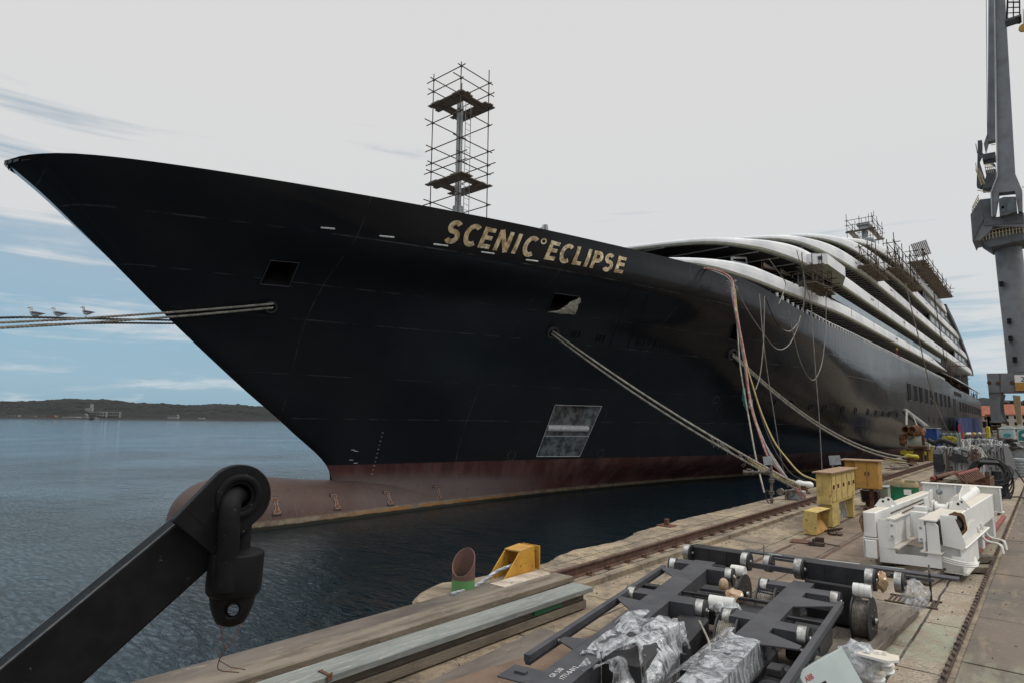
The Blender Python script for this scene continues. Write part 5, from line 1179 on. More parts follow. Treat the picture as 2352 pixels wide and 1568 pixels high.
M['film_old'] = mat('milky_stretch_film_x', (.58, .60, .62), .28, c2=(.32, .33, .35), scale=7, alpha=.85, bump=1.0, bscale=16, stretch=(1, 3, 1))
M['brownwrap'] = mat('brown_packing_paper', (.34, .20, .10), .5, c2=(.42, .30, .20), scale=9, bump=.7, bscale=14, coat=.6)
M['nylon'] = mat('white_nylon_wheel', (.62, .61, .58), .45, c2=(.5, .5, .48), scale=5)
class FR:
    """a local frame: u along the spine, v to its right, w out of its plate"""
    def __init__(s, o, u, v, w): s.o = Vector(o); s.u = Vector(u).normalized(); s.v = Vector(v).normalized(); s.w = Vector(w).normalized()
    def p(s, u, v, w=0): return s.o+s.u*u+s.v*v+s.w*w
    def ax(s): return (s.u, s.v, s.w)
def roller(F, t, u, v0, v1, r=.115, side=1):
    """steel roller on the end of an arm, axis along v"""
    mb = MB(); mb.cyl(F.p(u, v1-.075*side, -.08), F.p(u, v1, -.08), r, 22); o = mb.build('roller', M['steel'], t, True)
    mb = MB(); mb.lathe(F.p(u, v1, -.08), F.v*side, [(0, 0), (r*.97, 0), (r*1.0, .006), (r*.98, .022), (0, .022)], 22); mb.build('roller_cap', M['black'], o, True)
    mb = MB(); mb.lathe(F.p(u, v1+.022*side, -.08), F.v*side, [(0, 0), (r*.30, 0), (r*.28, .01), (r*.12, .014), (r*.1, .025), (0, .026)], 12); mb.build('hub', M['steel'], o, True)
def arm_(F, t, ua, ub, v0, v1, side, roll=True):
    mb = MB(); va, vb = sorted((v0, v1)); c = F.p((ua+ub)/2, (va+vb)/2, -.006); mb.box(c, (abs(ub-ua), vb-va, .014), F.ax(), .002)
    mb.box(F.p(ua+.006, (va+vb)/2, -.085), (.012, vb-va, .145), F.ax()); mb.box(F.p(ub-.006, (va+vb)/2, -.085), (.012, vb-va, .145), F.ax()); mb.box(F.p((ua+ub)/2, (v1 if side > 0 else v1), -.085), (abs(ub-ua), .012, .15), F.ax())
    mb.build('arm', M['black'] if False else M['grey_black'], t)
    if roll: roller(F, t, (ua+ub)/2, v0, v1+.08*side, .112, side)
def drum(F, t, u, v, w, r=.26, width=.16, side=1):
    mb = MB(); n = 9
    prof = []
    for k in range(n*4+1):
        prof.append((r*.80+.006*math.cos(k*math.pi/2), -width/2+width*k/(n*4)))
    mb.lathe(F.p(u, v, w), F.v, [(0, -width/2)]+prof+[(0, width/2)], 40); o = mb.build('cable_drum', M['wire'], t)
    for s_ in (-1, 1):
        mb = MB(); mb.lathe(F.p(u, v+s_*(width/2+.012), w), F.v*s_, [(0, -.012), (r, -.012), (r, .004), (r*.95, .008), (r*.2, .008), (r*.2, .03), (0, .03)], 40); f = mb.build('flange', M['black'], o, True)
        mb = MB(); mb.lathe(F.p(u, v+s_*(width/2+.045), w), F.v*s_, [(0, 0), (r*.15, 0), (r*.13, .02), (r*.05, .03), (0, .03)], 14); mb.build('hub', M['steel'], o, True)
        for k in range(5):
            a = k*1.256; c = F.p(u, v+s_*(width/2+.022), w)+F.u*math.cos(a)*r*.45+F.w*math.sin(a)*r*.45; mb = MB(); mb.lathe(c, F.v*s_, [(0, 0), (.012, 0), (.012, .012), (0, .012)], 8); mb.build('bolt', M['steel'], o, True)
def motor(F, t, u, v, w, ln=.42, r=.12):
    mb = MB(); mb.lathe(F.p(u, v, w), F.u, [(0, 0), (r*.8, 0), (r, .02), (r, .05)]+[x for k in range(14) for x in ((r, .06+k*.022), (r*.9, .067+k*.022), (r*.9, .076+k*.022))]+[(r, .38), (r*1.05, .39), (r*1.05, ln), (0, ln)], 24); mb.build('motor', M['black'], t)
    mb = MB(); mb.box(F.p(u+.2, v, w+r+.03), (.14, .11, .07), F.ax(), .01); mb.build('terminal_box', M['black'], t)
def rack(F, t, u0, u1, v, side, w=-.02):
    mb = MB(); mb.box(F.p((u0+u1)/2, v, w), (u1-u0, .055, .06), F.ax(), .003)
    k = 0; u = u0+.02
    while u < u1-.02: mb.box(F.p(u, v+.0, w-.042), (.014, .045, .026), F.ax()); u += .030
    mb.build('toothed_rack', M['grey_black'], t)
def flange(F, t, ua, ub, v0, v1, uc):
    """tapered plate from the spine to the rack"""
    mb = MB(); mb.prism([(ua, v0), (ub, v0), (uc+.05, v1), (uc-.05, v1)], F.p(0, 0, -.004), F.u, F.v, .012, F.w); mb.build('tapered_flange', M['grey_black'], t)
    mb = MB(); mb.lathe(F.p(uc, v1, -.02), F.v*(1 if v1 > v0 else -1), [(0, 0), (.014, 0), (.014, .03), (0, .03)], 6); mb.build('bolt', M['steel'], t)
def spine(F, t, L0, L1, v0, v1, dep=.17):
    mb = MB(); mb.box(F.p((L0+L1)/2, (v0+v1)/2, -.007), (L1-L0, v1-v0, .014), F.ax(), .002)
    for v in (v0+.012, v1-.012): mb.box(F.p((L0+L1)/2, v, -.014-dep/2), (L1-L0, .014, dep), F.ax())
    mb.box(F.p(L1-.007, (v0+v1)/2, -.014-dep/2), (.014, v1-v0-.03, dep), F.ax()); mb.box(F.p((L0+L1)/2, (v0+v1)/2, -.02-dep), (L1-L0, v1-v0, .014), F.ax())
    mb.build('spine', M['grey_black'], t)
ga = math.radians(10.36); ZP = .55
FA = FR((-2.88, 3.73, ZP), (-math.sin(ga), math.cos(ga), 0), (math.cos(ga), math.sin(ga), 0), (0, 0, 1))
tA = thing('winch_carriage', 'left black winch carriage lying flat, with chalk numbers on its near end', 'winch carriage', (-3.2, 6.0, 0), 'black winch carriages')
spine(FA, tA, -1.6, 4.68, -.10, .17)
arm_(FA, tA, 4.38, 4.62, -.10, -.30, -1); arm_(FA, tA, 2.64, 2.86, -.10, -.27, -1)
arm_(FA, tA, 4.2, 4.40, .17, .38, 1); arm_(FA, tA, 2.52, 2.78, .17, .42, 1)
flange(FA, tA, 3.57, 3.95, -.09, -.36, 3.98); flange(FA, tA, 2.02, 2.36, -.09, -.33, 2.36); flange(FA, tA, .70, 1.0, -.09, -.29, .88)
rack(FA, tA, .38, 4.08, -.355, -1)
mb = MB(); mb.box(FA.p(.05, -.22, -.006), (.26, .26, .014), FA.ax(), .004); mb.box(FA.p(.05, -.22, .01), (.05, .09, .02), FA.ax()); mb.build('lug_plate', M['grey_black'], tA)
mb = MB(); mb.box(FA.p(3.45, .42, -.22), (.55, .36, .30), FA.ax(), .02); mb.box(FA.p(2.1, .42, -.25), (.9, .3, .28), FA.ax(), .02); mb.box(FA.p(3.05, .30, -.03), (.05, .5, .03), FA.ax()); mb.box(FA.p(3.3, .5, -.03), (.05, .4, .03), FA.ax()); mb.build('gear_case', M['black'], tA)
mb = MB(); mb.box(FA.p(3.2, -.26, -.07), (.09, .24, .08), FA.ax(), .01); mb.box(FA.p(3.2, -.2, -.16), (.05, .12, .2), FA.ax()); mb.build('rack_bracket', M['black'], tA)
drum(FA, tA, 2.35, .80, -.28, .27, .17); drum(FA, tA, 3.55, .98, -.24, .27, .17)
motor(FA, tA, 1.42, .34, -.24, .46, .13)
mb = MB(); mb.lathe(FA.p(3.02, .60, -.09), FA.v, [(0, -.13), (.085, -.13), (.085, .0), (.082, .01), (.085, .02), (.085, .13), (0, .13)], 24); mb.build('nylon_roller', M['nylon'], tA, True)
mb = MB(); mb.tube([FA.p(.75, .62, -.42), FA.p(1.35, .62, -.42), FA.p(1.38, .62, -.1)], .028, 8); mb.build('handle_bar', M['black'], tA, True)
mb = MB(); mb.tube(spline([FA.p(2.35, .52, -.1), FA.p(2.0, .7, -.22), FA.p(1.5, .72, -.33), FA.p(1.0, .6, -.33), FA.p(.8, .5, -.3)], 8), .011, 6); mb.build('cable', M['rope'], tA)
for (u, v, sz, sd_, nm, mm) in ((3.5, .52, (.055, .05, .08), 3, 'wrapped_knob', 'brownwrap'),):
    mb = MB(); mb.blob(FA.p(u, v, .0), sz, 3, .12, 2, sd_); mb.build(nm, M[mm], tA, True)
# chalk marks GR 530 / 1771-0-012
def chalk(lines, F, u, v, h, m, parent, rowgap=1.5, rot=0.0):
    for k, tx in enumerate(lines):
        cu_ = bpy.data.curves.new('txt', 'FONT'); cu_.body = tx; cu_.size = h; cu_.extrude = .0008; ob = bpy.data.objects.new('txt', cu_); col.objects.link(ob)
        bpy.context.view_layer.update(); me_ = bpy.data.meshes.new_from_object(ob.evaluated_get(bpy.context.evaluated_depsgraph_get())); bpy.data.objects.remove(ob, do_unlink=True); off = WL[parent]
        cx, sx = math.cos(rot), math.sin(rot)
        for vv in me_.vertices:
            a, b = vv.co.x, vv.co.y-k*h*rowgap; a, b = a*cx-b*sx, a*sx+b*cx; vv.co = F.p(u, v, .003)+F.u*a-F.v*b+F.w*(vv.co.z)-off
        me_.materials.clear(); me_.materials.append(m); o = bpy.data.objects.new('writing', me_); col.objects.link(o); o.parent = parent; WL[o] = off
M['chalk'] = mat('white_chalk', (.6, .6, .6), .9)
chalk(['GR 530', '1771-0-012'], FA, .10, .02, .060, M['chalk'], tA, 1.3)
gb = math.radians(5.02)
FB = FR((-2.25, 5.58, ZP), (-math.sin(gb), math.cos(gb), 0), (math.cos(gb), math.sin(gb), 0), (0, 0, 1))
tB = thing('winch_carriage', 'right black winch carriage lying flat, its near half under plastic film', 'winch carriage', (-2.3, 6.0, 0), 'black winch carriages')
spine(FB, tB, -2.0, 2.5, 0.0, .23)
arm_(FB, tB, 2.14, 2.36, 0, -.22, -1); arm_(FB, tB, .62, .86, 0, -.20, -1); arm_(FB, tB, 2.0, 2.24, .23, .46, 1); arm_(FB, tB, .50, .74, .23, .42, 1)
flange(FB, tB, 1.33, 1.76, .23, .58, 1.66); flange(FB, tB, -.03, .34, .23, .54, .10)
rack(FB, tB, -1.6, 1.82, .60, 1)
mb = MB(); mb.box(FB.p(1.1, .42, -.22), (.7, .3, .24), FB.ax(), .02); mb.box(FB.p(1.05, .42, -.04), (.05, .36, .03), FB.ax()); mb.box(FB.p(1.5, -.2, -.05), (.05, .34, .03), FB.ax()); mb.box(FB.p(1.25, -.2, -.22), (.6, .3, .24), FB.ax(), .02); mb.box(FB.p(-.6, .1, -.3), (2.2, .34, .26), FB.ax(), .02); mb.build('gear_case', M['black'], tB)
mb = MB(); mb.tube([FB.p(1.75, -.02, -.02), FB.p(1.72, -.2, .0), FB.p(1.86, -.22, .0), FB.p(1.9, -.02, -.02)], .01, 6); mb.build('handle', M['black'], tB)
motor(FB, tB, -.45, .42, -.26, .46, .13); drum(FB, tB, .28, .70, -.30, .24, .15)
mb = MB(); mb.blob(FB.p(1.55, -.42, -.05), (.10, .09, .075), 3, .2, 2.4, 9); mb.build('wrapped_gear', M['brownwrap'], tB, True)
mb = MB(); mb.blob(FB.p(1.25, -.42, -.12), (.15, .14, .08), 3, .3, 3, 19); mb.build('film_wad', M['film2'], tB, True)
# film over the near half of the right carriage
def film(F, t, us, prof, m, seed, name='film_wrap', jit=.02, frill=.06):
    mb = MB(); rows = []
    for i, u in enumerate(us):
        row = []
        for j, (v, w) in enumerate(prof):
            n_ = noise.noise(Vector((u*4+seed, v*5, w*6)))*jit*2.4+noise.noise(Vector((u*11+seed, v*9, w*7)))*jit*.7
            e = frill*noise.noise(Vector((j*.8, seed, u*2))) if i in (0, len(us)-1) else 0
            row.append(F.p(u+e, v+n_*.6, w+n_))
        rows.append(row)
    k = len(prof)
    mb.add([p for r in rows for p in r], [(i*k+j, i*k+j+1, (i+1)*k+j+1, (i+1)*k+j) for i in range(len(us)-1) for j in range(k-1)])
    return mb.build(name, M[m], t, True)
def subprof(pr, n=4):
    out = []
    for a, b in zip(pr, pr[1:]): out += [(a[0]+(b[0]-a[0])*k/n, a[1]+(b[1]-a[1])*k/n) for k in range(n)]
    return out+[pr[-1]]
film(FB, tB, [-1.25+i*.05 for i in range(27)], subprof([(-.30, -.34), (-.16, -.12), (-.02, .015), (.24, .016), (.255, -.12), (.26, -.30)], 6), 'film2', 3, jit=.012)
film(FB, tB, [-1.0+i*.06 for i in range(20)], subprof([(-.46, -.42), (-.34, -.22), (-.14, -.04), (-.02, .022)], 6), 'plastic', 8, jit=.03)
# film bundle hanging on the left carriage
film(FA, tA, [.62+i*.05 for i in range(24)], subprof([(-.02, -.10), (-.0, .02), (.16, .03), (.34, .10), (.50, .02), (.58, -.14), (.56, -.34)], 6), 'film2', 5, jit=.045, frill=.15)
film(FA, tA, [.35+i*.05 for i in range(17)], subprof([(.10, .02), (.30, .0), (.46, -.10), (.50, -.30), (.44, -.5)], 6), 'plastic', 15, jit=.06, frill=.2)
film(FA, tA, [1.5+i*.05 for i in range(10)], subprof([(-.12, -.22), (-.10, -.05), (.0, .03), (.14, .03)], 5), 'film2', 25, jit=.04, frill=.12)
mb = MB(); mb.box(FA.p(1.0, .32, -.12), (.7, .36, .3), FA.ax(), .04); mb.cyl(FA.p(.45, .22, -.2), FA.p(.45, .45, -.22), .035, 12); mb.build('control_unit', M['black'], tA)
mb = MB(); mb.cyl(FA.p(.62, .40, -.3), FA.p(.62, .58, -.32), .032, 12); mb.build('white_pipe', M['white'], tA, True)
for F, t, u, v in ((FA, tA, .48, .24), (FB, tB, -1.15, -.30)):
    mb = MB(); mb.tube([F.p(u, v, -.25), F.p(u, v, .10)], .006, 8); mb.lathe(F.p(u, v, .10), F.w, [(0, 0), (.012, 0), (.012, .012), (0, .012)], 8); mb.build('threaded_rod', M['steel'], t)
# two carriages standing on edge behind
for (x0, x1, yq, zt_, lab, px_) in ((-4.14, -3.36, 8.9, .60, 'far left black winch carriage standing on its edge behind the flat ones', 0), (-2.40, -1.70, 8.25, .75, 'far right black winch carriage standing on its edge by the cable drum', 1)):
    t = thing('winch_carriage', lab, 'winch carriage', ((x0+x1)/2, yq+.3, 0), 'black winch carriages')
    F = FR((x0, yq, zt_), (1, .02, 0), (0, 1, 0), (0, 0, 1)); L_ = x1-x0
    mb = MB(); mb.box(F.p(L_/2-.02, 0, -.095), (L_-.02, .02, .19), F.ax(), .004); mb.box(F.p(L_/2-.02, .12, -.004), (L_+.05, .26, .012), F.ax(), .002); mb.box(F.p(L_/2-.02, .25, -.1), (L_, .02, .19), F.ax())
    for q in (.0, .33, .66, .97): mb.box(F.p(q*L_, -.012, -.095), (.016, .012, .18), F.ax())
    mb.build('spine', M['black'], t)
    for ux in (-.04, L_+.02):
        mb = MB(); c = F.p(ux, -.02, -.09); mb.cyl(c-F.u*.04, c+F.u*.04, .122, 28); o = mb.build('roller', M['steel'], t, True)
        mb = MB(); mb.lathe(c+F.u*.04, F.u, [(0, 0), (.120, 0), (.118, .022), (0, .022)], 24); mb.build('roller_cap', M['black'], o, True); mb = MB(); mb.lathe(c+F.u*.065, F.u, [(0, 0), (.03, 0), (.028, .01), (.012, .022), (0, .024)], 12); mb.build('hub', M['steel'], o, True)
    # drum hangs below the right end, axis across
    FD = FR((-1.74, 8.10, .25) if px_ else (-3.33, 8.56, .16), (0, 1, 0), (1, 0, 0), (0, 0, 1)); drum(FD, t, 0, 0, 0, .25, .15)
    mb = MB(); c = FD.p(.02, 0, .30 if px_ else .27); mb.lathe(c, F.u, [(0, -.09), (.075, -.09), (.078, -.03), (.072, -.025), (.078, -.02), (.078, .02), (.072, .025), (.078, .03), (.075, .09), (0, .09)], 24); mb.build('nylon_roller', M['nylon'], t, True)
    mb = MB(); mb.box(F.p(L_*.42, .1, -.42), (.55 if px_ else .4, .3, .46), F.ax(), .02); mb.build('gear_case', M['black'], t)
    mb = MB(); mb.box(F.p(L_+.38, .28, -.06), (.42, .05, .03), F.ax()); mb.box(F.p(L_+.3, .5, -.05), (1.0, .16, .02), F.ax()); mb.build('side_bars', M['grey_black'], t)
    c = F.p(L_+.28, .10, -.10); mb = MB(); mb.cyl(c-F.u*.035, c+F.u*.035, .112, 24); o = mb.build('roller', M['steel'], t, True); mb = MB(); mb.lathe(c+F.u*.04, F.u, [(0, 0), (.11, 0), (.108, .02), (.03, .02), (.028, .035), (0, .035)], 24); mb.build('roller_cap', M['black'], o, True)
    if px_: mb = MB(); mb.blob(F.p(L_+.13, .0, -.10), (.06, .07, .11), 3, .25, 2.2, 31+px_); mb.build('wrapped_gear', M['brownwrap'], t, True)
    if px_:
        mb = MB(); mb.blob(F.p(L_+.42, .15, -.22), (.12, .2, .15), 4, .3, 2.5, 41); mb.build('film_wrap', M['plastic'], t, True)
        mb = MB(); mb.tube([F.p(L_+.55, .3, .0), F.p(L_+.55, .3, -.3)], .012, 6); mb.build('frame_bar', M['black'], t)
    else:
        mb = MB(); mb.box(F.p(L_+.5, -.05, -.12), (.75, .03, .07), F.ax(), .004); mb.build('link_bar', M['grey_black'], t)
    mb = MB(); mb.tube([F.p(L_*.5+(.9 if px_ else .55), .3, -.08), F.p(L_*.5+(.9 if px_ else .55), .3, .10)], .010, 8); mb.build('threaded_rod', M['steel'], t)
mb = MB(); a = onz(*zb(1170, 118), .55); b = onz(*zb(2232, 236), .45); mb.beam(a, b, .05, .04); tag(mb.build('steel_angle', M['galv']), 'long galvanised steel angle lying across the far winch carriages', 'steel bar')
# grey cabinet lid with the maker's mark, and plastic wrapped pulleys at the bottom
cbq = thing('electric_cabinet', 'tilted pale grey electrical cabinet with a red three letter mark', 'cabinet', (-1.75, 4.9, 0))
M['cabgrey'] = mat('pale_grey_green_enamel', (.34, .385, .375), .42, c2=(.30, .34, .335), scale=3, coat=.1)
pc = [onz(*zb(1395, 1035), .50), onz(*zb(1745, 835), .58), onz(*zb(1900, 1175), .30)]
ua = (pc[1]-pc[0]); L1_ = ua.length; ua.normalize(); va = (pc[2]-pc[1]); va = (va-ua*va.dot(ua)); L2_ = va.length; va.normalize(); wa = ua.cross(va); wa = wa if wa.z > 0 else -wa
mb = MB(); c = pc[0]+ua*L1_/2+va*.40; Fq = FR(pc[0], ua, va, wa)
mb.box(c-wa*.012, (L1_, .80, .024), (ua, va, wa), .004); mb.box(c-wa*.10, (L1_-.03, .77, .15), (ua, va, wa), .01); cab_ = mb.build('lid', M['cabgrey'], cbq)
mb = MB(); mb.box(Fq.p(.17, .20, .004), (.13, .13, .006), Fq.ax()); mb.build('display_window', M['dark'], cab_)
mb = MB(); mb.box(Fq.p(-.19, .42, -.06), (.34, .55, .16), Fq.ax(), .01); mb.build('side_box', M['cabgrey'], cbq)
mb = MB(); mb.box((-1.72, 4.75, .15), (.5, .8, .28), None, .02); mb.build('housing', M['cabgrey'], cbq)
M['redmark'] = mat('red_marking', (.5, .02, .03), .5)
Ft = FR(Fq.o, ua, va, wa); chalk(['ABB'], Ft, .04, .085, .055, M['redmark'], cab_)
def pulley(c, ax, r, lab, parent):
    ax = Vector(ax).normalized(); mb = MB(); mb.lathe(c-ax*.03, ax, [(0, 0), (r, 0), (r, .012), (r*.84, .022), (r*.84, .038), (r, .048), (r, .06), (0, .06)], 28); mb.build('pulley', M['white'], parent, True)
pu = thing('pulley_block', 'white rope pulleys wrapped in plastic film beside the grey cabinet', 'pulley block', (-1.55, 5.9, 0))
for (x, y), z in (((2050, 925), .34), ((2060, 985), .26), ((1985, 1045), .24), ((1990, 1080), .16)):
    c = onz(*zb(x, y), z); pulley(c, (.1, -.1, 1), .095, '', pu)
mb = MB(); c = onz(*zb(2040, 905), .42); mb.prism([(-.16, -.10), (.08, -.12), (.15, -.04), (.13, .09), (-.14, .08)], c, (1, 0, 0), (0, 1, 0), .02); mb.box(c+Vector((-.02, 0, .02)), (.03, .03, .03)); mb.box(c+Vector((.03, .02, .02)), (.03, .03, .03)); mb.build('bearing_plate', M['white'], pu)
mb = MB(); mb.blob(onz(*zb(1890, 960), .3), (.17, .2, .16), 3, .25, 2, 51); mb.blob(onz(*zb(1860, 900), .38), (.16, .1, .08), 3, .3, 3, 57); mb.build('film_wrap', M['film2'], pu, True)
mb = MB(); mb.box(onz(*zb(1880, 1000), .12), (.3, .4, .22), None, .03); mb.build('bracket', M['galv'], pu)
# ------------------------------------------------------------------ things on the quay, middle distance
zk = zf(1700, 900, .31884)
def Z(f, px, py, y): return ony(*f(px, py), y).z
def X(f, px, py, y): return ony(*f(px, py), y).x
# rails
def rail(label, x, y0, y1, z0, h=.13, sleepers=True, gap=.62):
    t = thing('rail', label, 'rail', (x, (y0+y1)/2, z0), 'crane rails along the quay')
    prof = [(-.065, 0), (.065, 0), (.065, .012), (.012, .028), (.010, h-.038), (.036, h-.030), (.036, h-.004), (.030, h), (-.030, h), (-.036, h-.004), (-.036, h-.030), (-.010, h-.038), (-.012, .028), (-.065, .012)]
    mb = MB(); n = len(prof); mb.add([(x+u, y0, z0+v) for u, v in prof]+[(x+u, y1, z0+v) for u, v in prof], [(i, (i+1) % n, n+(i+1) % n, n+i) for i in range(n)]+[tuple(range(n))[::-1], tuple(range(n, 2*n))]); mb.build('rail_profile', M['railrust'], t)
    if sleepers:
        y = y0+.3; k = 0
        while y < y1 and k < 95:
            mb = MB()
            for s in (1,):
                mb.box((x+s*.125, y, z0+.012), (.13, .12, .022)); mb.box((x+s*.09, y, z0+.033), (.07, .07, .022)); mb.cyl((x+s*.13, y, z0+.02), (x+s*.13, y, z0+.065), .016, 6)
            mb.build('rail_clip', M['rust'], t); y += gap*random.uniform(.9, 1.1); k += 1
    return t
M['railrust'] = mat('rail_rust', (.105, .055, .038), .6, .2, c2=(.07, .038, .028), scale=5, bump=.15, bscale=30, c3=(.16, .12, .10), scale3=9)
rail('rusty waterside crane rail with bolted clips', -6.05, 8.0, 150, -.10, .17)
rail('thin flush rail in the middle of the quay slabs', -4.15, 6.8, 60, -.095, .085, False)
rail('second thin flush rail beside the white machine', -3.35, 11, 60, -.095, .08, False)
# rack of bolts along the steel plates
mb = MB(); y = 2.0; k = 0
while y < 46:
    mb.tube([(-.95+random.uniform(-.008, .008), y, .035), (-.95+random.uniform(-.008, .008), y+.13, .03)], .019, 7); y += .20 if y < 22 else .3
mb.box((-.95, 24, .0), (.05, 44, .02)); tag(mb.build('chain_strip', M['rust2']), 'long row of short rusty bars along the edge of the steel plates', 'chain')
for i, (x0, y0, x1, y1) in enumerate(((.35, 7.3, .9, 7.3), (-.0, 6.0, .8, 6.0))):
    mb = MB(); a = Vector((x0-.25, y0, .024)); 
    for p, q in (((0, 0), (.55, 0)), ((0, 0), (0, .55)), ((0, .55), (.55, .55)), ((0, .28), (.5, .28))): mb.box(a+Vector(((p[0]+q[0])/2, (p[1]+q[1])/2, 0)), (abs(p[0]-q[0])+.012, abs(p[1]-q[1])+.012, .008))
    tag(mb.build('hatch_cover', M['dark']), ('farther' if i == 0 else 'nearer')+' square hatch cut in the steel plates', 'hatch')
# ---- white lifting machine
FM = FR((-2.53, 12.05, 0), (.045, .999, 0), (.999, -.045, 0), (0, 0, 1))
mt = thing('hoist_machine', 'large white painted steel lifting frame with twin box beams on timber skids', 'machine', (-1.9, 14.5, .12))
def fb(name, u0, u1, v0, v1, w0, w1, m='white', bev=.012, par=None, lab=None):
    mb = MB(); mb.box(FM.p((u0+u1)/2, (v0+v1)/2, (w0+w1)/2), (u1-u0, v1-v0, w1-w0), FM.ax(), bev); return mb.build(name, M[m], par or mt, False, lab)
fb('box_beam', .05, 4.9, .0, .19, .54, .95); fb('box_beam', .35, 5.3, 1.07, 1.29, .52, .99)
fb('lower_flange', .05, 4.9, -.01, .20, .50, .53); fb('lower_flange', .35, 3.2, 1.05, 1.38, .48, .51)
FP = [(930, 1000), (900, 610), (910, 575), (1055, 590), (1072, 760), (1080, 915), (1100, 925), (1385, 952), (1403, 940), (1400, 860), (1380, 610), (1465, 612), (1500, 650), (1545, 1072)]
q = [ony(*z8(*p), 12.15) for p in FP]; n = len(q)
mb = MB(); mb.add(q+[v+Vector((0, .05, 0)) for v in q], [tuple(range(n)), tuple(range(n, 2*n))]+[(i, (i+1) % n, n+(i+1) % n, n+i) for i in range(n)]); fpl = mb.build('front_plate', M['white'], mt)
for pts in ([(1015, 610), (1085, 622), (1092, 765), (1018, 775)], [(1300, 635), (1372, 645), (1380, 800), (1310, 800)]):
    mb = MB(); qq = [ony(*z8(*p), 12.11) for p in pts]; mb.add(qq+[v+Vector((0, .03, 0)) for v in qq], [(0, 1, 2, 3), (4, 5, 6, 7), (0, 1, 5, 4), (1, 2, 6, 5), (2, 3, 7, 6), (3, 0, 4, 7)]); o = mb.build('pad', M['white'], fpl)
    for t_ in (.15, .85):
        c = qq[0].lerp(qq[3], t_).lerp(qq[1].lerp(qq[2], t_), .4); mb = MB(); mb.lathe(c+Vector((0, .002, 0)), (0, -1, 0), [(0, 0), (.022, 0), (.022, .008), (.012, .018), (0, .018)], 8); mb.build('bolt', M['galv'], o)
fb('leg', .0, .22, .0, .05, .20, .5); fb('leg', .0, .03, .0, .2, .20, .5)
for v0, v1, tp in ((.34, .46, .86), (.80, 1.04, .90)):
    mb = MB(); mb.box(FM.p(1.35, (v0+v1)/2, tp), (2.5, v1-v0, .02), FM.ax()); mb.box(FM.p(1.35, (v0+.06), (.3+tp)/2+.06), (2.5, .02, tp-.42), FM.ax()); mb.box(FM.p(1.35, (v0+v1)/2+.02, .40), (2.5, v1-v0+.05, .02), FM.ax()); mb.build('inner_beam', M['white'], mt)
for u_ in (1.2, 2.6): mb = MB(); mb.box(FM.p(u_, .65, .22), (.12, .8, .16), FM.ax()); mb.build('cross_member', M['white'], mt)
# right side skirt: sloping stiffener plates
mb = MB(); qq = [FM.p(.35, 1.31, .50), FM.p(.30, 1.34, .08), FM.p(1.9, 1.34, .12), FM.p(2.1, 1.31, .75), FM.p(1.5, 1.31, .78)]; mb.add(qq+[v-FM.v*.02 for v in qq], [tuple(range(5)), tuple(range(5, 10))]+[(i, (i+1) % 5, 5+(i+1) % 5, 5+i) for i in range(5)]); mb.box(FM.p(.95, 1.2, .10), (1.3, .36, .02), FM.ax()); mb.box(FM.p(.42, 1.15, .30), (.02, .34, .40), FM.ax()); mb.build('side_skirt', M['white'], mt)
mb = MB(); mb.prism([(0, .0), (.20, -.02), (.32, -.40), (.28, -.5), (.02, -.46)], FM.p(.32, 1.06, .97), FM.v, FM.w, .03, FM.u); mb.build('end_plate', M['white'], mt)
fb('foot', 3.0, 3.25, 1.08, 1.28, .1, .5); fb('foot', 4.7, 4.95, 1.08, 1.28, .1, .5); fb('foot', 4.5, 4.75, .02, .18, .1, .5)
# end cross beam, H profile
fb('end_beam', 5.0, 5.03, .0, 1.42, .62, 1.13); fb('end_beam_flange', 4.93, 5.12, -.02, 1.44, 1.11, 1.14); fb('end_beam_flange', 4.90, 5.12, -.02, 1.44, .60, .63)
for v in (.30, .62, 1.40): fb('end_rib', 4.9, 5.0, v, v+.02, .64, 1.10)
for u, v in ((1.05, .09), (1.45, .09), (1.25, 1.18), (1.6, 1.18)):
    mb = MB(); w0 = .95 if v < .5 else .99; mb.prism([(-.14, 0), (.14, 0), (.06, .11), (.03, .14), (-.03, .14), (-.06, .11)], FM.p(u, v, w0), FM.u*.5+FM.v*.87, FM.w, .022); o = mb.build('lifting_lug', M['white'], mt)
    c = FM.p(u, v, w0+.095); ax_l = (FM.u*.87-FM.v*.5); mb = MB(); mb.lathe(c-ax_l*.014, ax_l, [(0, 0), (.022, 0), (.022, .028), (0, .028)], 12); mb.build('lug_eye', M['dark'], o)
# hydraulic tube and sheaves in the middle
mb = MB(); mb.tube([FM.p(2.6, .98, .98), FM.p(4.7, .98, 1.04)], .115, 24); mb.build('hydraulic_cylinder', M['white'], mt, True)
mb = MB(); mb.lathe(FM.p(2.1, .72, .90), FM.v, [(0, 0), (.12, 0), (.12, .02), (.08, .03), (.08, .17), (.12, .18), (.12, .2), (0, .2)], 26); mb.build('sheave', M['white'], mt, True)
for u, v, w, s in ((2.1, .68, .86, (.30, .02, .34)), (2.1, .96, .86, (.30, .02, .34)), (1.15, .62, .70, (.14, .24, .42)), (1.7, .55, .84, (.2, .18, .22)), (2.5, .5, .90, (.34, .02, .28)), (3.3, .45, 1.0, (.3, .02, .24)), (2.9, .68, .8, (.7, .3, .05))):
    mb = MB(); mb.box(FM.p(u, v, w), s, FM.ax(), .006); mb.build('bracket', M['white'], mt)
mb = MB(); mb.prism([(-.1, 0), (1.6, 0), (1.55, .14), (1.1, .30), (.6, .34), (.15, .22)], FM.p(2.5, 1.03, .93), FM.u, FM.w, .02, FM.v); mb.build('curved_guard', M['white'], mt)
mb = MB(); mb.prism([(-.12, -.25), (.12, -.25), (.14, .05), (.06, .16), (-.05, .16), (-.13, .08)], FM.p(1.0, .68, .75), FM.v, FM.w, .05, FM.u); mb.build('rocker', M['white'], mt)
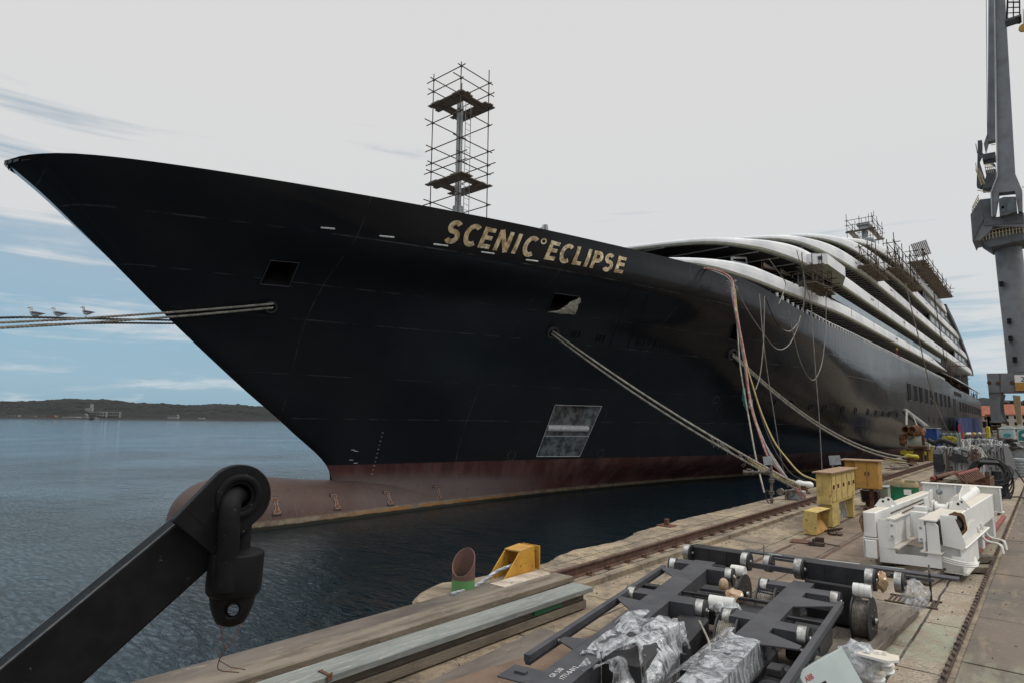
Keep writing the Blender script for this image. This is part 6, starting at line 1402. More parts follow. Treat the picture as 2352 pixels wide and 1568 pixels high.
for u, v, w in ((4.4, .42, 1.0), (3.6, .9, 1.12)):
    mb = MB(); mb.lathe(FM.p(u, v, w), -FM.u, [(0, 0), (.06, 0), (.06, .05), (.035, .05), (.035, .10), (0, .10)], 16); mb.build('hose_fitting', M['galv'], mt, True)
mb = MB(); mb.tube([FM.p(.6, .31, .90), FM.p(3.0, .36, .94)], .014, 6); mb.tube([FM.p(.9, .42, .89), FM.p(2.6, .46, .93)], .012, 6); mb.build('piston_rod', M['rust2'], mt)
M['scorch'] = mat('scorched_paint', (.22, .12, .06), .8, c2=(.08, .05, .035), scale=14)
for c, ax_l, r in ((FM.p(.05, -.005, .80), -FM.v, .07), (FM.p(.36, 1.27, .86), FM.u*-1, .075)):
    mb = MB(); mb.lathe(c, ax_l, [(0, 0), (r, 0), (r, .03), (r*.5, .035), (0, .035)], 18); mb.build('burnt_stub', M['rust2'], mt)
    for kk, (rr_, mm_) in enumerate(((r*1.9, 'scorch'), (r*1.35, 'dark'))):
        mb = MB(); e1 = ax_l.cross(Vector((0, 0, 1))).normalized(); mb.prism([(math.cos(a_)*rr_*(1+.25*noise.noise(Vector((a_*1.5, r, kk)))), math.sin(a_)*rr_*1.35*(1+.25*noise.noise(Vector((a_*2, 5, kk))))) for a_ in [k_*.3 for k_ in range(21)]], c+ax_l*.001*(kk+1), e1, Vector((0, 0, 1)), .004, ax_l); mb.build('scorch_mark', M[mm_], mt)
for k in range(3):
    mb = MB(); mb.tube(spline([FM.p(.25, 1.0, .35-.03*k), FM.p(.15, 1.25, .32-.03*k), FM.p(.25, 1.46+.02*k, .30-.02*k), FM.p(.6, 1.44, .34)], 6), .016, 6); mb.build('hose_loop', M['white'], mt, True)
mb = MB(); mb.box(FM.p(.22, 1.28, .30), (.03, .16, .14), FM.ax()); mb.build('hose_clamp', M['white'], mt)
for k in range(2):
    mb = MB(); mb.tube(spline([FM.p(2.2+k*.5, 1.30, .62), FM.p(2.25+k*.5, 1.38, .42), FM.p(2.3+k*.5, 1.46, .36), FM.p(2.2+k*.5, 1.62, .34), FM.p(2.15+k*.5, 1.66, .20)], 6), .02, 7); mb.build('bent_pipe', M['white'], mt, True)
mb = MB(); mb.tube([(-1.22, 13.75, .07), (-1.06, 20.6, .12)], .05, 12); tag(mb.build('steel_pipe', M['red'], None, True), 'long reddish pipe lying beside the white machine', 'pipe')
# ---- yellow switch cabinet
def box3(name, x0, x1, y0, y1, z0, z1, m, par, bev=.006, lab=None):
    mb = MB(); mb.box(((x0+x1)/2, (y0+y1)/2, (z0+z1)/2), (x1-x0, y1-y0, z1-z0), None, bev); return mb.build(name, M[m], par, False, lab)
zt = Z(z8, 435, 132, 16.34); zm = Z(z8, 435, 440, 16.34); xl = X(z8, 300, 300, 16.34); xr = -4.06
cb1 = thing('switch_cabinet', 'pale yellow peeling switch cabinet with four narrow doors, standing on legs', 'cabinet', (-4.3, 17.2, 0))
b = box3('body', xl, xr, 16.34, 18.75, zm, zt, 'yellow', cb1)
box3('roof', xl-.06, xr+.08, 16.24, 18.85, zt, zt+.035, 'rustroof', cb1)
box3('leg', xl+.12, xr, 16.40, 17.05, 0, zm, 'yellow', cb1); box3('leg', xl+.1, xr-.02, 18.55, 18.72, 0, zm, 'yellow', cb1)
for k, (a, c) in enumerate(((16.42, 16.78), (16.84, 17.30), (17.36, 17.86), (17.92, 18.36), (18.40, 18.70))):
    o = box3('door', xr, xr+.018, a, c, zm+.06, zt-.05, 'yellow', cb1, .004)
    box3('handle', xr+.018, xr+.05, a+.08, a+.12, (zm+zt)/2, (zm+zt)/2+.09, 'rust', o, .002)
box3('side_panel', xl+.06, xr-.18, 16.32, 16.34, zt-.50, zt-.06, 'yellow', cb1, .003)
mb = MB(); 
for k in range(5): mb.tube(spline([(-4.12, 17.3+k*.12, zm), (-4.10, 17.4+k*.1, zm*.6), (-4.08, 17.35+k*.13, .1)], 5), .018, 5)
mb.build('cable_bundle', M['rope'], cb1)
# yellow vent hood in front of it
vh = thing('vent_hood', 'rust edged yellow ventilation hood with an open side in front of the yellow cabinet', 'vent', (-4.3, 15.5, 0))
xa, xb = X(z8, 172, 700, 14.98), X(z8, 300, 740, 14.98); ztop_h = Z(z8, 310, 515, 14.98)
xa2, xb2 = X(z8, 205, 460, 14.98), X(z8, 310, 515, 14.98)
yb_ = 15.95; xr2 = xb+.22
L_ = [(xa, 14.98, 0), (xb, 14.98, 0), (xb+.02, 14.98, ztop_h*.55), (xb2+.0, 14.98, ztop_h), (xa+.03, 14.98, ztop_h+.02), (xa-.01, 14.98, ztop_h*.5)]
mb = MB(); F_ = [Vector(p) for p in L_]; n = len(F_); B_2 = [p+Vector((0, yb_-14.98, 0)) for p in F_]; B_2[3] += Vector((.03, 0, 0)); mb.add(F_+B_2, [tuple(range(n)), tuple(range(n, 2*n)), (0, 1, n+1, n), (3, 4, n+4, n+3), (4, 5, n+5, n+4), (5, 0, n, n+5)]); mb.build('shell', M['yellow'], vh)
mb = MB(); x_ = xb-.12; mb.quad((x_, 14.99, 0.01), (x_, yb_, 0.01), (x_, yb_, ztop_h-.02), (x_, 14.99, ztop_h-.02)); mb.quad((x_, 14.99, .25), (x_, yb_, .25), (xb, yb_, .01), (xb, 14.99, .01)); mb.build('inner_baffle', M['orange'], vh)
# ochre cabinet on a post
co = thing('switch_cabinet', 'ochre rusty two door cabinet standing on a thin post behind the yellow one', 'cabinet', (-4.3, 20.9, 0))
yo = 20.6; x0, x1 = X(zk, 1085, 700, yo), X(zk, 1255, 700, yo); z0, z1_ = Z(zk, 1170, 840, yo), Z(zk, 1170, 635, yo); xl0 = X(zk, 1000, 700, yo)
x0b = x0; bx = box3('body', x0-.02, x1, yo, yo+.5, z0, z1_, 'orange', co); box3('side_box', xl0, x0-.02, yo+.08, yo+.5, z0+.02, z1_-.02, 'orange', co)
box3('roof', xl0-.10, x1+.06, yo-.08, yo+.6, z1_, z1_+.04, 'rustroof', co)
for a, c in ((x0, (x0+x1)/2-.008), ((x0+x1)/2+.008, x1-.01)): o = box3('door', a, c, yo-.018, yo, z0+.02, z1_-.03, 'orange', co, .004); box3('handle', a+.02 if a > x0 else c-.05, a+.05 if a > x0 else c-.02, yo-.04, yo-.018, (z0+z1_)/2, (z0+z1_)/2+.1, 'rust', o, .002)
mb = MB(); xp = X(zk, 1195, 900, yo); mb.box((xp, yo+.2, z0/2), (.09, .09, z0)); mb.box((xp, yo+.2, .02), (.4, .4, .04)); mb.build('post', M['rust'], co)
# grille unit and tank
t = thing('radiator_unit', 'rusty ribbed radiator unit standing under the ochre cabinet', 'radiator', (-4.6, 21.6, 0)); y = 21.4
xa, xb, zA, zB = X(zk, 1125, 900, y), X(zk, 1260, 900, y), Z(zk, 1190, 940, y), Z(zk, 1190, 845, y)
for k in range(8): box3('rib', xa, xb, y-.02*k, y+.5, zA+(zB-zA)*k/8, zA+(zB-zA)*(k+.55)/8, 'rust2', t, .004)
box3('casing', xa+.03, xb-.02, y+.03, y+.48, zA-.02, zB, 'dark', t); box3('foot', xa+.1, xa+.25, y+.1, y+.4, 0, zA, 'rust', t); box3('foot', xb-.25, xb-.1, y+.1, y+.4, 0, zA, 'rust', t)
y = 21.6; t = thing('metal_bin', 'dull beige metal bin between the ribbed unit and the green tank', 'bin', (-3.9, 21.8, 0)); box3('body', X(zk, 1265, 900, y), X(zk, 1330, 900, y), y, y+.5, 0, Z(zk, 1290, 835, y), 'lip', t, .01); box3('lid', X(zk, 1262, 900, y), X(zk, 1333, 900, y), y-.02, y+.52, Z(zk, 1290, 835, y), Z(zk, 1290, 825, y)+.01, 'galv', t)
# green drum with coiled belts on it
y = 20.3; xa, xb = X(zk, 1330, 860, y), X(zk, 1545, 860, y); zT = Z(zk, 1440, 830, y); c_ = Vector(((xa+xb)/2, y+.35, 0)); r_d = (xb-xa)/2
t = thing('green_drum', 'wide green steel drum with a paper label and rust rim', 'drum', c_)
mb = MB(); mb.lathe(c_, (0, 0, 1), [(0, 0), (r_d, 0), (r_d*1.015, .02), (r_d, .04), (r_d, zT*.5), (r_d*1.012, zT*.52), (r_d, zT*.54), (r_d, zT-.03), (r_d*1.02, zT-.015), (r_d*1.0, zT), (r_d*.93, zT), (r_d*.93, zT-.02), (0, zT-.02)], 40); mb.build('shell', M['green'], t, True)
mb = MB(); mb.ring(c_+Vector((0, 0, zT)), (0, 0, 1), r_d*.93, r_d*1.022, .016, 40); mb.build('rim', M['rust'], t)
p = onz(*zk(1505, 855), 0); d_ = Vector((.35, -.94, 0)); mb = MB(); mb.box(c_+d_*(r_d+.004)+Vector((0, 0, zT-.12)), (.18, .006, .14), (Vector((.94, .35, 0)), d_, (0, 0, 1))); mb.build('label', M['white'], t)
M['belt'] = mat('beige_webbing', (.42, .34, .20), .8, c2=(.33, .27, .17), scale=4)
for lab, cx_, cz_, rx_, tilt_ in (('left', -.16, .05, .17, .3), ('right', .12, .01, .22, -.2)):
    mb = MB(); base = c_+Vector((cx_, -.02, zT+cz_))
    for k in range(4):
        pts = [base+Vector((math.cos(a)*(rx_-.012*k), math.sin(a)*(rx_-.012*k)*.8, .05+.03*math.sin(a+tilt_)+.012*k)) for a in [2*math.pi*i/20 for i in range(20)]]
        for a, b in zip(pts, pts[1:]+pts[:1]): mb.beam(a, b, .012, .10)
    tag(mb.build('belt_coil', M['belt']), '%s coil of beige webbing lying on the green drum' % lab, 'webbing coil', 'webbing coils')
# small junk on the slabs
def gp(f, x, y, z=0): return onz(*f(x, y), z)
c = gp(z8, 140, 795); mb = MB(); mb.box(c+Vector((0, 0, -.008)), (.36, .42, .02), ((1, .2, 0), (-.2, 1, 0), (0, 0, 1))); tag(mb.build('iron_plate', M['rust']), 'flat rusty iron plate on the slabs near the vent hood', 'plate')
c = gp(z8, 300, 830); mb = MB(); mb.box(c+Vector((0, 0, .02)), (.30, .18, .05), ((1, .2, 0), (-.2, 1, 0), (0, 0, 1))); mb.box(c+Vector((.05, .06, .08)), (.16, .03, .12)); mb.box(c+Vector((-.04, -.02, .07)), (.03, .14, .09)); mb.tube([c+Vector((.05, 0, .05)), c+Vector((.42, .02, .02))], .012, 5); tag(mb.build('rail_clamp', M['rust2']), 'rusty iron rail clamp lying on the flush rail', 'clamp')
c = gp(z8, 450, 715); mb = MB()
mb.box(c+Vector((0, 0, .015)), (.12, .5, .02), ((.9, .4, 0), (-.4, .9, 0), (0, 0, 1))); mb.box(c+Vector((.12, .05, .04)), (.10, .55, .02), ((.9, .4, 0), (-.4, .9, .1), (0, 0, 1)))
for k in range(6): mb.cyl(c+Vector((-.1+k*.035, -.2+k*.08, .04)), c+Vector((.0+k*.035, -.18+k*.08, .10)), .02, 6)
tag(mb.build('scrap_iron', M['rust2']), 'small heap of scrap iron with a spring by the vent hood', 'scrap')
c = onz(*zf(1300, 1100, .2976)(990, 525), 0); mb = MB(); mb.box(c+Vector((0, 0, .012)), (.36, .36, .02)); o1 = mb; mb.box(c+Vector((0, 0, .09)), (.10, .10, .15), None, .015); tag(mb.build('cut_post', M['rust']), 'cut off square post with a base plate on the worn quay edge', 'post stub')
# drain grating
c = onz(*zf(1950, 1150, .308)(760, 925), .0); mb = MB()
for k in range(11): mb.box((c.x-.27+k*.054, c.y, -.010), (.018, .42, .02))
mb.box((c.x, c.y-.21, -.009), (.62, .025, .022)); mb.box((c.x, c.y+.21, -.009), (.62, .025, .022)); tag(mb.build('drain_grating', M['rust2']), 'rusty drain grating in the slabs right of the cable drum', 'grating')
mb = MB(); mb.quad((c.x-.29, c.y-.2, -.0165), (c.x+.29, c.y-.2, -.0165), (c.x+.29, c.y+.2, -.0165), (c.x-.29, c.y+.2, -.0165)); 
# ---- valves at the edge
vp = gp(zk, 457, 950); t = thing('valve_post', 'upright dock water pipe with a side valve and a square plate on top', 'valve', (vp.x, vp.y, 0)); yv = vp.y
V = lambda x, y: Vector((X(zk, x, y, yv), yv, Z(zk, x, y, yv)))
M['valve'] = mat('dirty_valve_metal', (.20, .18, .16), .6, .3, c2=(.10, .08, .065), scale=10, bump=.2)
mb = MB(); mb.tube([V(457, 950), V(452, 660)], .045, 12); 
for yy_ in (770, 785, 860, 875, 925): c = V(455, yy_); mb.lathe(c-Vector((0, 0, .015)), (0, 0, 1), [(0, 0), (.085, 0), (.085, .03), (0, .03)], 14)
mb.build('riser', M['valve'], t, True)
mb = MB(); mb.tube([V(450, 716), V(250, 716)], .045, 12)
for xx_ in (250, 268, 315, 412, 432): c = V(xx_, 716); mb.lathe(c-Vector((.01, 0, 0)), (1, 0, 0), [(0, 0), (.08, 0), (.08, .02), (0, .02)], 14)
mb.build('side_pipe', M['valve'], t, True)
mb = MB(); c = V(285, 692); mb.tube([c+Vector((math.cos(a)*.07, math.sin(a)*.07, 0)) for a in [k*.5236 for k in range(12)]], .01, 5, closed=True); mb.tube([c, V(285, 716)], .012, 5); mb.build('hand_wheel', M['valve'], t)
mb = MB(); mb.box(V(432, 628)+Vector((0, -.06, 0)), (.26, .03, .26), ((1, .5, .12), (-.5, 1, 0), (-.1, 0, 1))); mb.build('top_plate', M['galv'], t)
mb = MB(); mb.tube(spline([V(430, 860), V(415, 850), V(412, 900), V(440, 955), V(470, 960)], 6), .018, 6); mb.build('small_hose', M['rubber'], t)
vp = gp(zk, 912, 700); vp = Vector((-6.6, 30, 0)); t = thing('valve_post', 'small grey valve post with a plate, seen above the yellow cabinet', 'valve', vp); yv = 30
mb = MB(); c0 = V(912, 690); mb.tube([Vector((c0.x, yv, 0)), V(912, 600)], .05, 10); mb.build('riser', M['valve'], t, True); mb = MB(); mb.box(V(930, 625), (.45, .04, .4), ((1, .4, .1), (-.4, 1, 0), (-.1, 0, 1))); mb.build('top_plate', M['galv'], t)
vp = gp(zk, 565, 920); t = thing('valve_cluster', 'low cluster of pipe valves with gauge and thin hoses by the bollard', 'valve', (vp.x, vp.y, 0)); yv = vp.y
mb = MB(); mb.tube([V(565, 925), V(565, 860)], .04, 10); mb.tube([V(520, 860), V(640, 850)], .04, 10); mb.lathe(V(528, 860), (0, -1, 0), [(0, 0), (.11, 0), (.11, .12), (0, .12)], 16); mb.lathe(V(600, 875), (0, -1, 0), [(0, -.05), (.09, -.05), (.09, .05), (0, .05)], 14); mb.build('valve_body', M['valve'], t, True)
mb = MB()
for k in range(7): mb.tube(spline([V(560+k*14, 850+random.uniform(-10, 20)), V(620+k*8, 835+random.uniform(-5, 30)), V(660+k*6, 880+random.uniform(-15, 20)), V(690+k*5, 912)], 6), .014, 5)
mb.build('thin_hoses', M['hose_red'], t)
mb = MB(); mb.box(V(630, 890)+Vector((0, .2, 0)), (.5, .3, .3), None, .02); mb.build('housing', M['galv'], t)
# ---- bollards
def bollard(label, c, m, s=1.0):
    t = thing('mooring_bollard', label, 'bollard', c, 'mooring bollards')
    mb = MB(); mb.lathe(c, (0, 0, 1), [(0, 0), (.24*s, 0), (.24*s, .04*s), (.15*s, .08*s), (.13*s, .20*s), (.15*s, .26*s)], 24); mb.build('stem', M['rust'], t, True)
    mb = MB(); pts = [Vector(c)+Vector((-.22*s, -.05*s, .30*s)), Vector(c)+Vector((-.12*s, -.02*s, .335*s)), Vector(c)+Vector((.05*s, .0, .32*s)), Vector(c)+Vector((.22*s, .05*s, .30*s)), Vector(c)+Vector((.30*s, .07*s, .29*s))]
    mb.tube([pts[0]-Vector((.06*s, .02*s, 0))]+pts+[pts[-1]+Vector((.03*s, 0, 0))], [v*s for v in (.05, .10, .13, .10, .125, .09, .04)], 18); mb.build('horn', M[m], t, True); return t
bollard('white capped bollard with yellow ropes round it', B1, 'white', 1.0)
M['brightyellow'] = mat('bright_yellow_paint', (.46, .40, .03), .5, c2=(.34, .28, .03), scale=4, c3=(.12, .07, .03), scale3=5, cut3=(.6, .7))
M['rustpipe'] = mat('rusty_cast_pipe', (.22, .10, .045), .75, c2=(.12, .055, .03), scale=4, c3=(.30, .17, .09), scale3=9, bump=.2)
bollard('bright yellow bollard far along the quay edge', Vector((-7.0, 48.0, 0)), 'brightyellow', 1.35)
mb = MB(); c = Vector((-6.9, 50.6, 0)); mb.box(c+Vector((0, 0, .45)), (.55, .5, .9), None, .03); mb.box(c+Vector((0, 0, .98)), (1.1, .9, .18), None, .03); tag(mb.build('fender_post', M['rust']), 'squat brown rusty post with a wider head behind the yellow bollard', 'post')
# planks and steel around the rail further off
for k in range(16):
    y = random.uniform(26, 46); x = random.uniform(-7.0, -6.4); mb = MB(); a = random.uniform(-.7, .7); mb.box((x, y, .05+.03*(k % 3)), (random.uniform(.15, .3), random.uniform(1, 2.4), .06), ((math.cos(a), math.sin(a), 0), (-math.sin(a), math.cos(a), 0), (0, 0, 1))); tag(mb.build('scrap_plank', M[('wood', 'rust', 'wood2')[k % 3]]), ('brown scrap timber', 'rusty scrap steel plate', 'grey scrap timber')[k % 3]+' strewn between the far rail and the ship', 'scrap', ('brown scrap timbers by the far rail', 'scrap steel by the far rail', 'grey scrap timbers by the far rail')[k % 3])
# ---- scrap skip with pipes and grating, cable reel stand
sk = thing('scrap_skip', 'open brown steel scrap tray behind the white machine', 'skip', (-2.4, 24, 0)); y = 22.5
XX = lambda x, y_, yy=22.5: X(z6, x, y_, yy); ZZ = lambda x, y_, yy=22.5: Z(z6, x, y_, yy)
xa, xb = XX(640, 1500), XX(1600, 1300); zr = ZZ(1590, 1330)
box3('front_wall', xa, xb, 22.5, 22.56, .0, zr*.9, 'rust', sk); box3('end_wall', xb-.05, xb, 22.56, 24.6, 0, zr*1.0, 'rust', sk); box3('back_wall', xa, xb-.05, 24.6, 24.66, 0, zr, 'rust', sk); box3('floor', xa, xb-.05, 22.56, 24.6, .02, .08, 'rust', sk)
mb = MB(); px_ = XX(1600, 1400); mb.box((px_, 22.3, ZZ(1600, 1180)/2), (.10, .10, ZZ(1600, 1180))); mb.box((px_+.1, 22.3, .1), (.25, .3, .2)); tag(mb.build('iron_stake', M['rust']), 'upright rusty iron stake at the corner of the scrap tray', 'stake')
for i, (a, b, r, m_) in enumerate((((640, 1310), (1000, 1215), .07, 'red'), ((700, 1290), (1165, 1185), .06, 'rust'), ((620, 1370), (900, 1300), .05, 'rubber'), ((650, 1330), (950, 1290), .05, 'rust2'))):
    mb = MB(); p0 = ony(*z6(*a), 22.4+i*.1); p1 = ony(*z6(*b), 24.4+i*.1); mb.tube([p0, p1], r, 12); tag(mb.build('scrap_pipe', M[m_], None, True), ['reddish pipe on the scrap tray, nearest', 'rusty pipe resting on the reddish pipe', 'black hose lying beside the scrap pipes', 'dark thin pipe under the scrap pipes'][i], 'pipe', 'pipes on the scrap tray')
mb = MB(); p0, p1 = ony(*z6(940, 1345), 22.4), ony(*z6(1120, 1270), 23.6); mb.beam(p0, p1, .35, .09); mb.beam(ony(*z6(740, 1375), 22.4), p0, .3, .05); tag(mb.build('timber_offcut', M['wood']), 'pale timber offcut lying on the scrap tray', 'timber')
gt = thing('steel_grating', 'rusty comb like steel grating leaning on the scrap tray', 'grating', (-2, 23.5, .6))
a0, a1 = ony(*z6(1070, 1245), 22.7), ony(*z6(1400, 1145), 24.4); b0, b1 = ony(*z6(1240, 1400), 22.4), ony(*z6(1540, 1290), 23.6)
for k in range(11): mb = MB(); f_ = k/10; mb.beam(a0.lerp(a1, f_), b0.lerp(b1, f_), .035, .035); mb.build('bar', M['rust'], gt)
mb = MB(); mb.tube([a0, a1], .05, 8); mb.build('edge_tube', M['red'], gt)
hc = thing('hose_stand', 'black cable coiled thickly over a tapered stand', 'cable coil', (-1.5, 27.5, 0)); y = 27.3; cx_, cz_ = X(z6, 1610, 1180, y), Z(z6, 1610, 1180, y)
mb = MB()
for k in range(22):
    a0 = random.uniform(0, 6); rx_ = random.uniform(.42, .62); dz = random.uniform(0, .9) if k > 7 else random.uniform(0, .2); rz = random.uniform(.32, .44)+dz*.35; ox = random.uniform(-.06, .1)
    mb.tube([(cx_+ox+rx_*math.cos(a), y+.12*k/22+.5*math.sin(a+.4)*.3, cz_-dz*.45+rz*math.sin(a)*(1+.1*math.sin(3*a+k))) for a in [a0+2*math.pi*i/30 for i in range(30)]], .021, 6, closed=True)
mb.tube(spline([(cx_+.7, y, cz_+.1), (cx_+1.0, y-.1, cz_-.5), (cx_+1.1, y-.2, cz_-1.0), (cx_+.8, y-.3, .1), (cx_+.3, y-.3, .03)], 8), .024, 6)
mb.build('cable', M['rubber'], hc, True)
mb = MB(); mb.lathe((cx_+.2, y+.35, 0), (0, 0, 1), [(0, 0), (.34, 0), (.30, .25), (.18, cz_*.8), (.15, cz_), (0, cz_)], 10); mb.build('stand', M['black'], hc)
mb = MB(); mb.box((cx_, y-.05, cz_+.30), (.6, .2, .16), None, .07); mb.build('saddle', M['black'], hc)
# ---- tarpaulin covered crates
def tarp_crate(label, y, pts_top, zbot, depth, seed, ragged=True, mm='tarp'):
    xa, xb = X(z6, pts_top[0][0], pts_top[0][1], y), X(z6, pts_top[1][0], pts_top[1][1], y); zt_ = Z(z6, (pts_top[0][0]+pts_top[1][0])/2, (pts_top[0][1]+pts_top[1][1])/2, y)
    t = thing('covered_crate', label, 'crate', ((xa+xb)/2, y+depth/2, 0), 'crates under tarpaulins')
    box3('crate', xa+.12, xb-.12, y+.1, y+depth-.1, .0, zt_-.08, 'wood2', t)
    mb = MB(); nx, ny, nz = 26, 14, 14
    def disp(p, k): return Vector((noise.noise(p*1.9+Vector((seed, 0, 0))), noise.noise(p*1.9+Vector((0, seed, 3))), noise.noise(p*2.2+Vector((5, 1, seed)))))*k
    def P2(x, yy, z):
        p = Vector((x, yy, z)); s = .05+.03*(zt_-z); return p+disp(p, s)
    g = [[P2(xa+(xb-xa)*i/nx, y+depth*j/ny, zt_+.10*noise.noise(Vector((i*.3, j*.3, seed)))) for j in range(ny+1)] for i in range(nx+1)]
    for i in range(nx):
        for j in range(ny): mb.quad(g[i][j], g[i+1][j], g[i+1][j+1], g[i][j+1])
    per = [(i, 0) for i in range(nx+1)]+[(nx, j) for j in range(1, ny+1)]+[(i, ny) for i in range(nx-1, -1, -1)]+[(0, j) for j in range(ny-1, 0, -1)]
    rows = [[g[i][j] for i, j in per]]; cen = Vector(((xa+xb)/2, y+depth/2, 0))
    for k in range(1, nz+1):
        row = []
        for q, (i, j) in enumerate(per):
            b = g[i][j]; zz_ = b.z+(zbot-b.z)*k/nz+(.18*noise.noise(Vector((q*.25, seed, 0)))*(k/nz) if ragged else 0)
            o = (Vector((b.x, b.y, 0))-cen).normalized(); f_ = .035*math.sin(q*.8+seed)*k/nz+.05*k/nz; p = Vector((b.x, b.y, zz_))+o*f_; row.append(p+disp(p, .03))
        rows.append(row)
    m_ = len(per)
    for k in range(nz):
        for q in range(m_): mb.quad(rows[k][q], rows[k][(q+1) % m_], rows[k+1][(q+1) % m_], rows[k+1][q])
    o = mb.build('tarpaulin', M[mm], t, True); bm = bmesh.new(); bm.from_mesh(o.data); bmesh.ops.remove_doubles(bm, verts=bm.verts, dist=.001); bm.to_mesh(o.data); bm.free()
    return t, xa, xb, zt_
t, xa, xb, ztp = tarp_crate('stained grey tarpaulin over a big crate, with a torn black patch and lashings on top', 31.5, ((650, 800), (1420, 790)), .25, 2.0, 3)
M['blacktarp'] = mat('black_plastic_sheet', (.012, .012, .014), .35, c2=(.03, .03, .032), scale=4, bump=.6, bscale=8)
pp = [ony(*z6(*q), 31.33) for q in ((965, 860), (1060, 880), (1160, 910), (1215, 960), (1268, 1065), (1190, 1035), (1090, 1030), (1000, 1025), (940, 990), (930, 930), (975, 915))]
mb = MB(); n = len(pp); mb.add(pp+[v+Vector((0, .03, 0)) for v in pp], [tuple(range(n)), tuple(range(n, 2*n))]+[(i, (i+1) % n, n+(i+1) % n, n+i) for i in range(n)]); mb.build('torn_sheet', M['blacktarp'], t)
pp = [ony(*z6(*q), 31.36) for q in ((650, 880), (820, 900), (845, 1180), (700, 1200), (655, 1050))]
mb = MB(); n = 5; mb.add(pp+[v+Vector((0, .03, 0)) for v in pp], [tuple(range(n)), tuple(range(n, 2*n))]+[(i, (i+1) % n, n+(i+1) % n, n+i) for i in range(n)]); mb.build('dark_patch', M['blacktarp'], t)
for x_ in (880, 1310, 1380):
    mb = MB(); mb.beam(ony(*z6(x_, 800), 31.30), ony(*z6(x_+25, 1180), 31.30), .09, .06); mb.build('batten', M['rust'], t)
mb = MB(); c = ony(*z6(1320, 740), 32.4)
for k in range(10): a = k*.63; mb.tube(spline([c, c+Vector((math.cos(a)*.25, math.sin(a)*.3, -.10)), c+Vector((math.cos(a)*.5, -.7+math.sin(a)*.3, -.45))], 4), .025, 5)
mb.build('lashing', M['rope'], t)
tarp_crate('larger plain grey tarpaulin draped over a crate behind the stained one', 38.3, ((1400, 735), (1870, 745)), .05, 3.0, 8, False)
tarp_crate('low grey and white sheeted pile in front of the workers', 46, ((1180, 650), (1740, 640)), .1, 3.0, 12)
mb = MB(); pp = [ony(*z6(*q), 37.9) for q in ((1850, 740), (1960, 800), (2040, 1000), (2110, 1290), (1925, 1290), (1890, 1060))]; n = len(pp); pp = [Vector((v.x, v.y, max(v.z, .02))) for v in pp]; mb.add(pp+[v+Vector((-.1, .9, 0)) for v in pp], [tuple(range(n)), tuple(range(n, 2*n))]+[(i, (i+1) % n, n+(i+1) % n, n+i) for i in range(n)]); tag(mb.build('hanging_tarpaulin', M['tarp']), 'dark grey sheet hanging at the right end of the large crate', 'tarpaulin')
c = ony(*z6(2150, 1280), 39.5); zc_ = Z(z6, 2150, 985, 39.5); r_ = 1.0; mb = MB(); cc_ = Vector((X(z6, 2180, 1200, 40), 40.2, 0)); 
prof = [(0, 0)]+[(.55+.012*math.sin(k*1.57), .02+zc_*k/24) for k in range(25)]+[(0, zc_)]
mb.lathe(cc_, (0, 0, 1), prof, 32); tag(mb.build('steel_drum', M['galv'], None, True), 'ribbed silver steel drum at the right border of the photo', 'drum')
M['whitefilm'] = M['film2']
for i, (x_, y_, yy) in enumerate(((1270, 690, 40), (1805, 720, 41), (1160, 680, 44), (1640, 690, 43))):
    c = ony(*z6(x_, y_), yy); mb = MB(); mb.ring(c+Vector((0, 0, .08)), (0, 1, 0), .04, .09, .06, 16); mb.cyl(c-Vector((0, 0, .35)), c, .05, 8); tag(mb.build('lifting_eye', M['white']), ['first', 'second', 'third', 'fourth'][i]+' white lifting eye from the left on the crates', 'lifting eye', 'lifting eyes on the crates')
# ------------------------------------------------------------------ far quay: windlass, containers, workers, toilets
def Xb(name, f, x0, x1, ytop, ybot, Y, dep, m, par, bev=.01, zmin=None):
    a = X(f, x0, (ytop+ybot)/2, Y); b = X(f, x1, (ytop+ybot)/2, Y); zt_ = Z(f, (x0+x1)/2, ytop, Y); zb2 = Z(f, (x0+x1)/2, ybot, Y) if zmin is None else zmin
    return box3(name, a, b, Y, Y+dep, zb2, zt_, m, par, bev)
wl = thing('pump_unit', 'machine with rusty elbow pipes and a big grey wheel on a yellow base', 'machine', (-7.9, 52.5, 0)); y = 52.0
Xb('base', z6, 95, 525, 838, 902, y, 1.5, 'brightyellow', wl); Xb('base_underframe', z6, 120, 540, 905, 960, y+.1, 1.3, 'rust2', wl, zmin=.0)
c = Vector((X(z6, 310, 690, y), y+.6, Z(z6, 310, 690, y))); mb = MB(); mb.lathe(c-Vector((.5, 0, 0)), (1, 0, 0), [(0, 0), (.66, 0), (.66, 1.0), (.52, 1.0), (.52, .9), (0, .9)], 32); mb.build('wheel', M['lip'], wl, True)
mb = MB(); mb.box((c.x+.62, y+.6, c.z-.3), (.12, 1.0, 1.2)); mb.build('bearing_frame', M['rust'], wl)
Xb('gear_case', z6, 410, 590, 690, 810, y+.2, .8, 'lip', wl)
for (x_, y_) in ((185, 470), (300, 480), (270, 565)):
    c = Vector((X(z6, x_, y_, y-.1), y-.2, Z(z6, x_, y_, y-.1))); mb = MB(); mb.ring(c, (-.2, -1, 0), .20, .28, .05, 18); mb.tube([c, c+Vector((.05, .5, .0)), c+Vector((.6, .9, -.1))], .22, 14, cap=False); mb.build('elbow_pipe', M['rustpipe'] if 'rustpipe' in M else M['orange'], wl, True)
for (x_, y_) in ((130, 615), (140, 690)):
    c = Vector((X(z6, x_, y_, y), y+.2, Z(z6, x_, y_, y))); mb = MB(); mb.tube([c-Vector((.22, 0, 0)), c-Vector((.1, 0, 0)), c+Vector((.25, 0, 0))], [.18, .28, .28], 14); mb.build('motor', M['rustpipe'], wl, True)
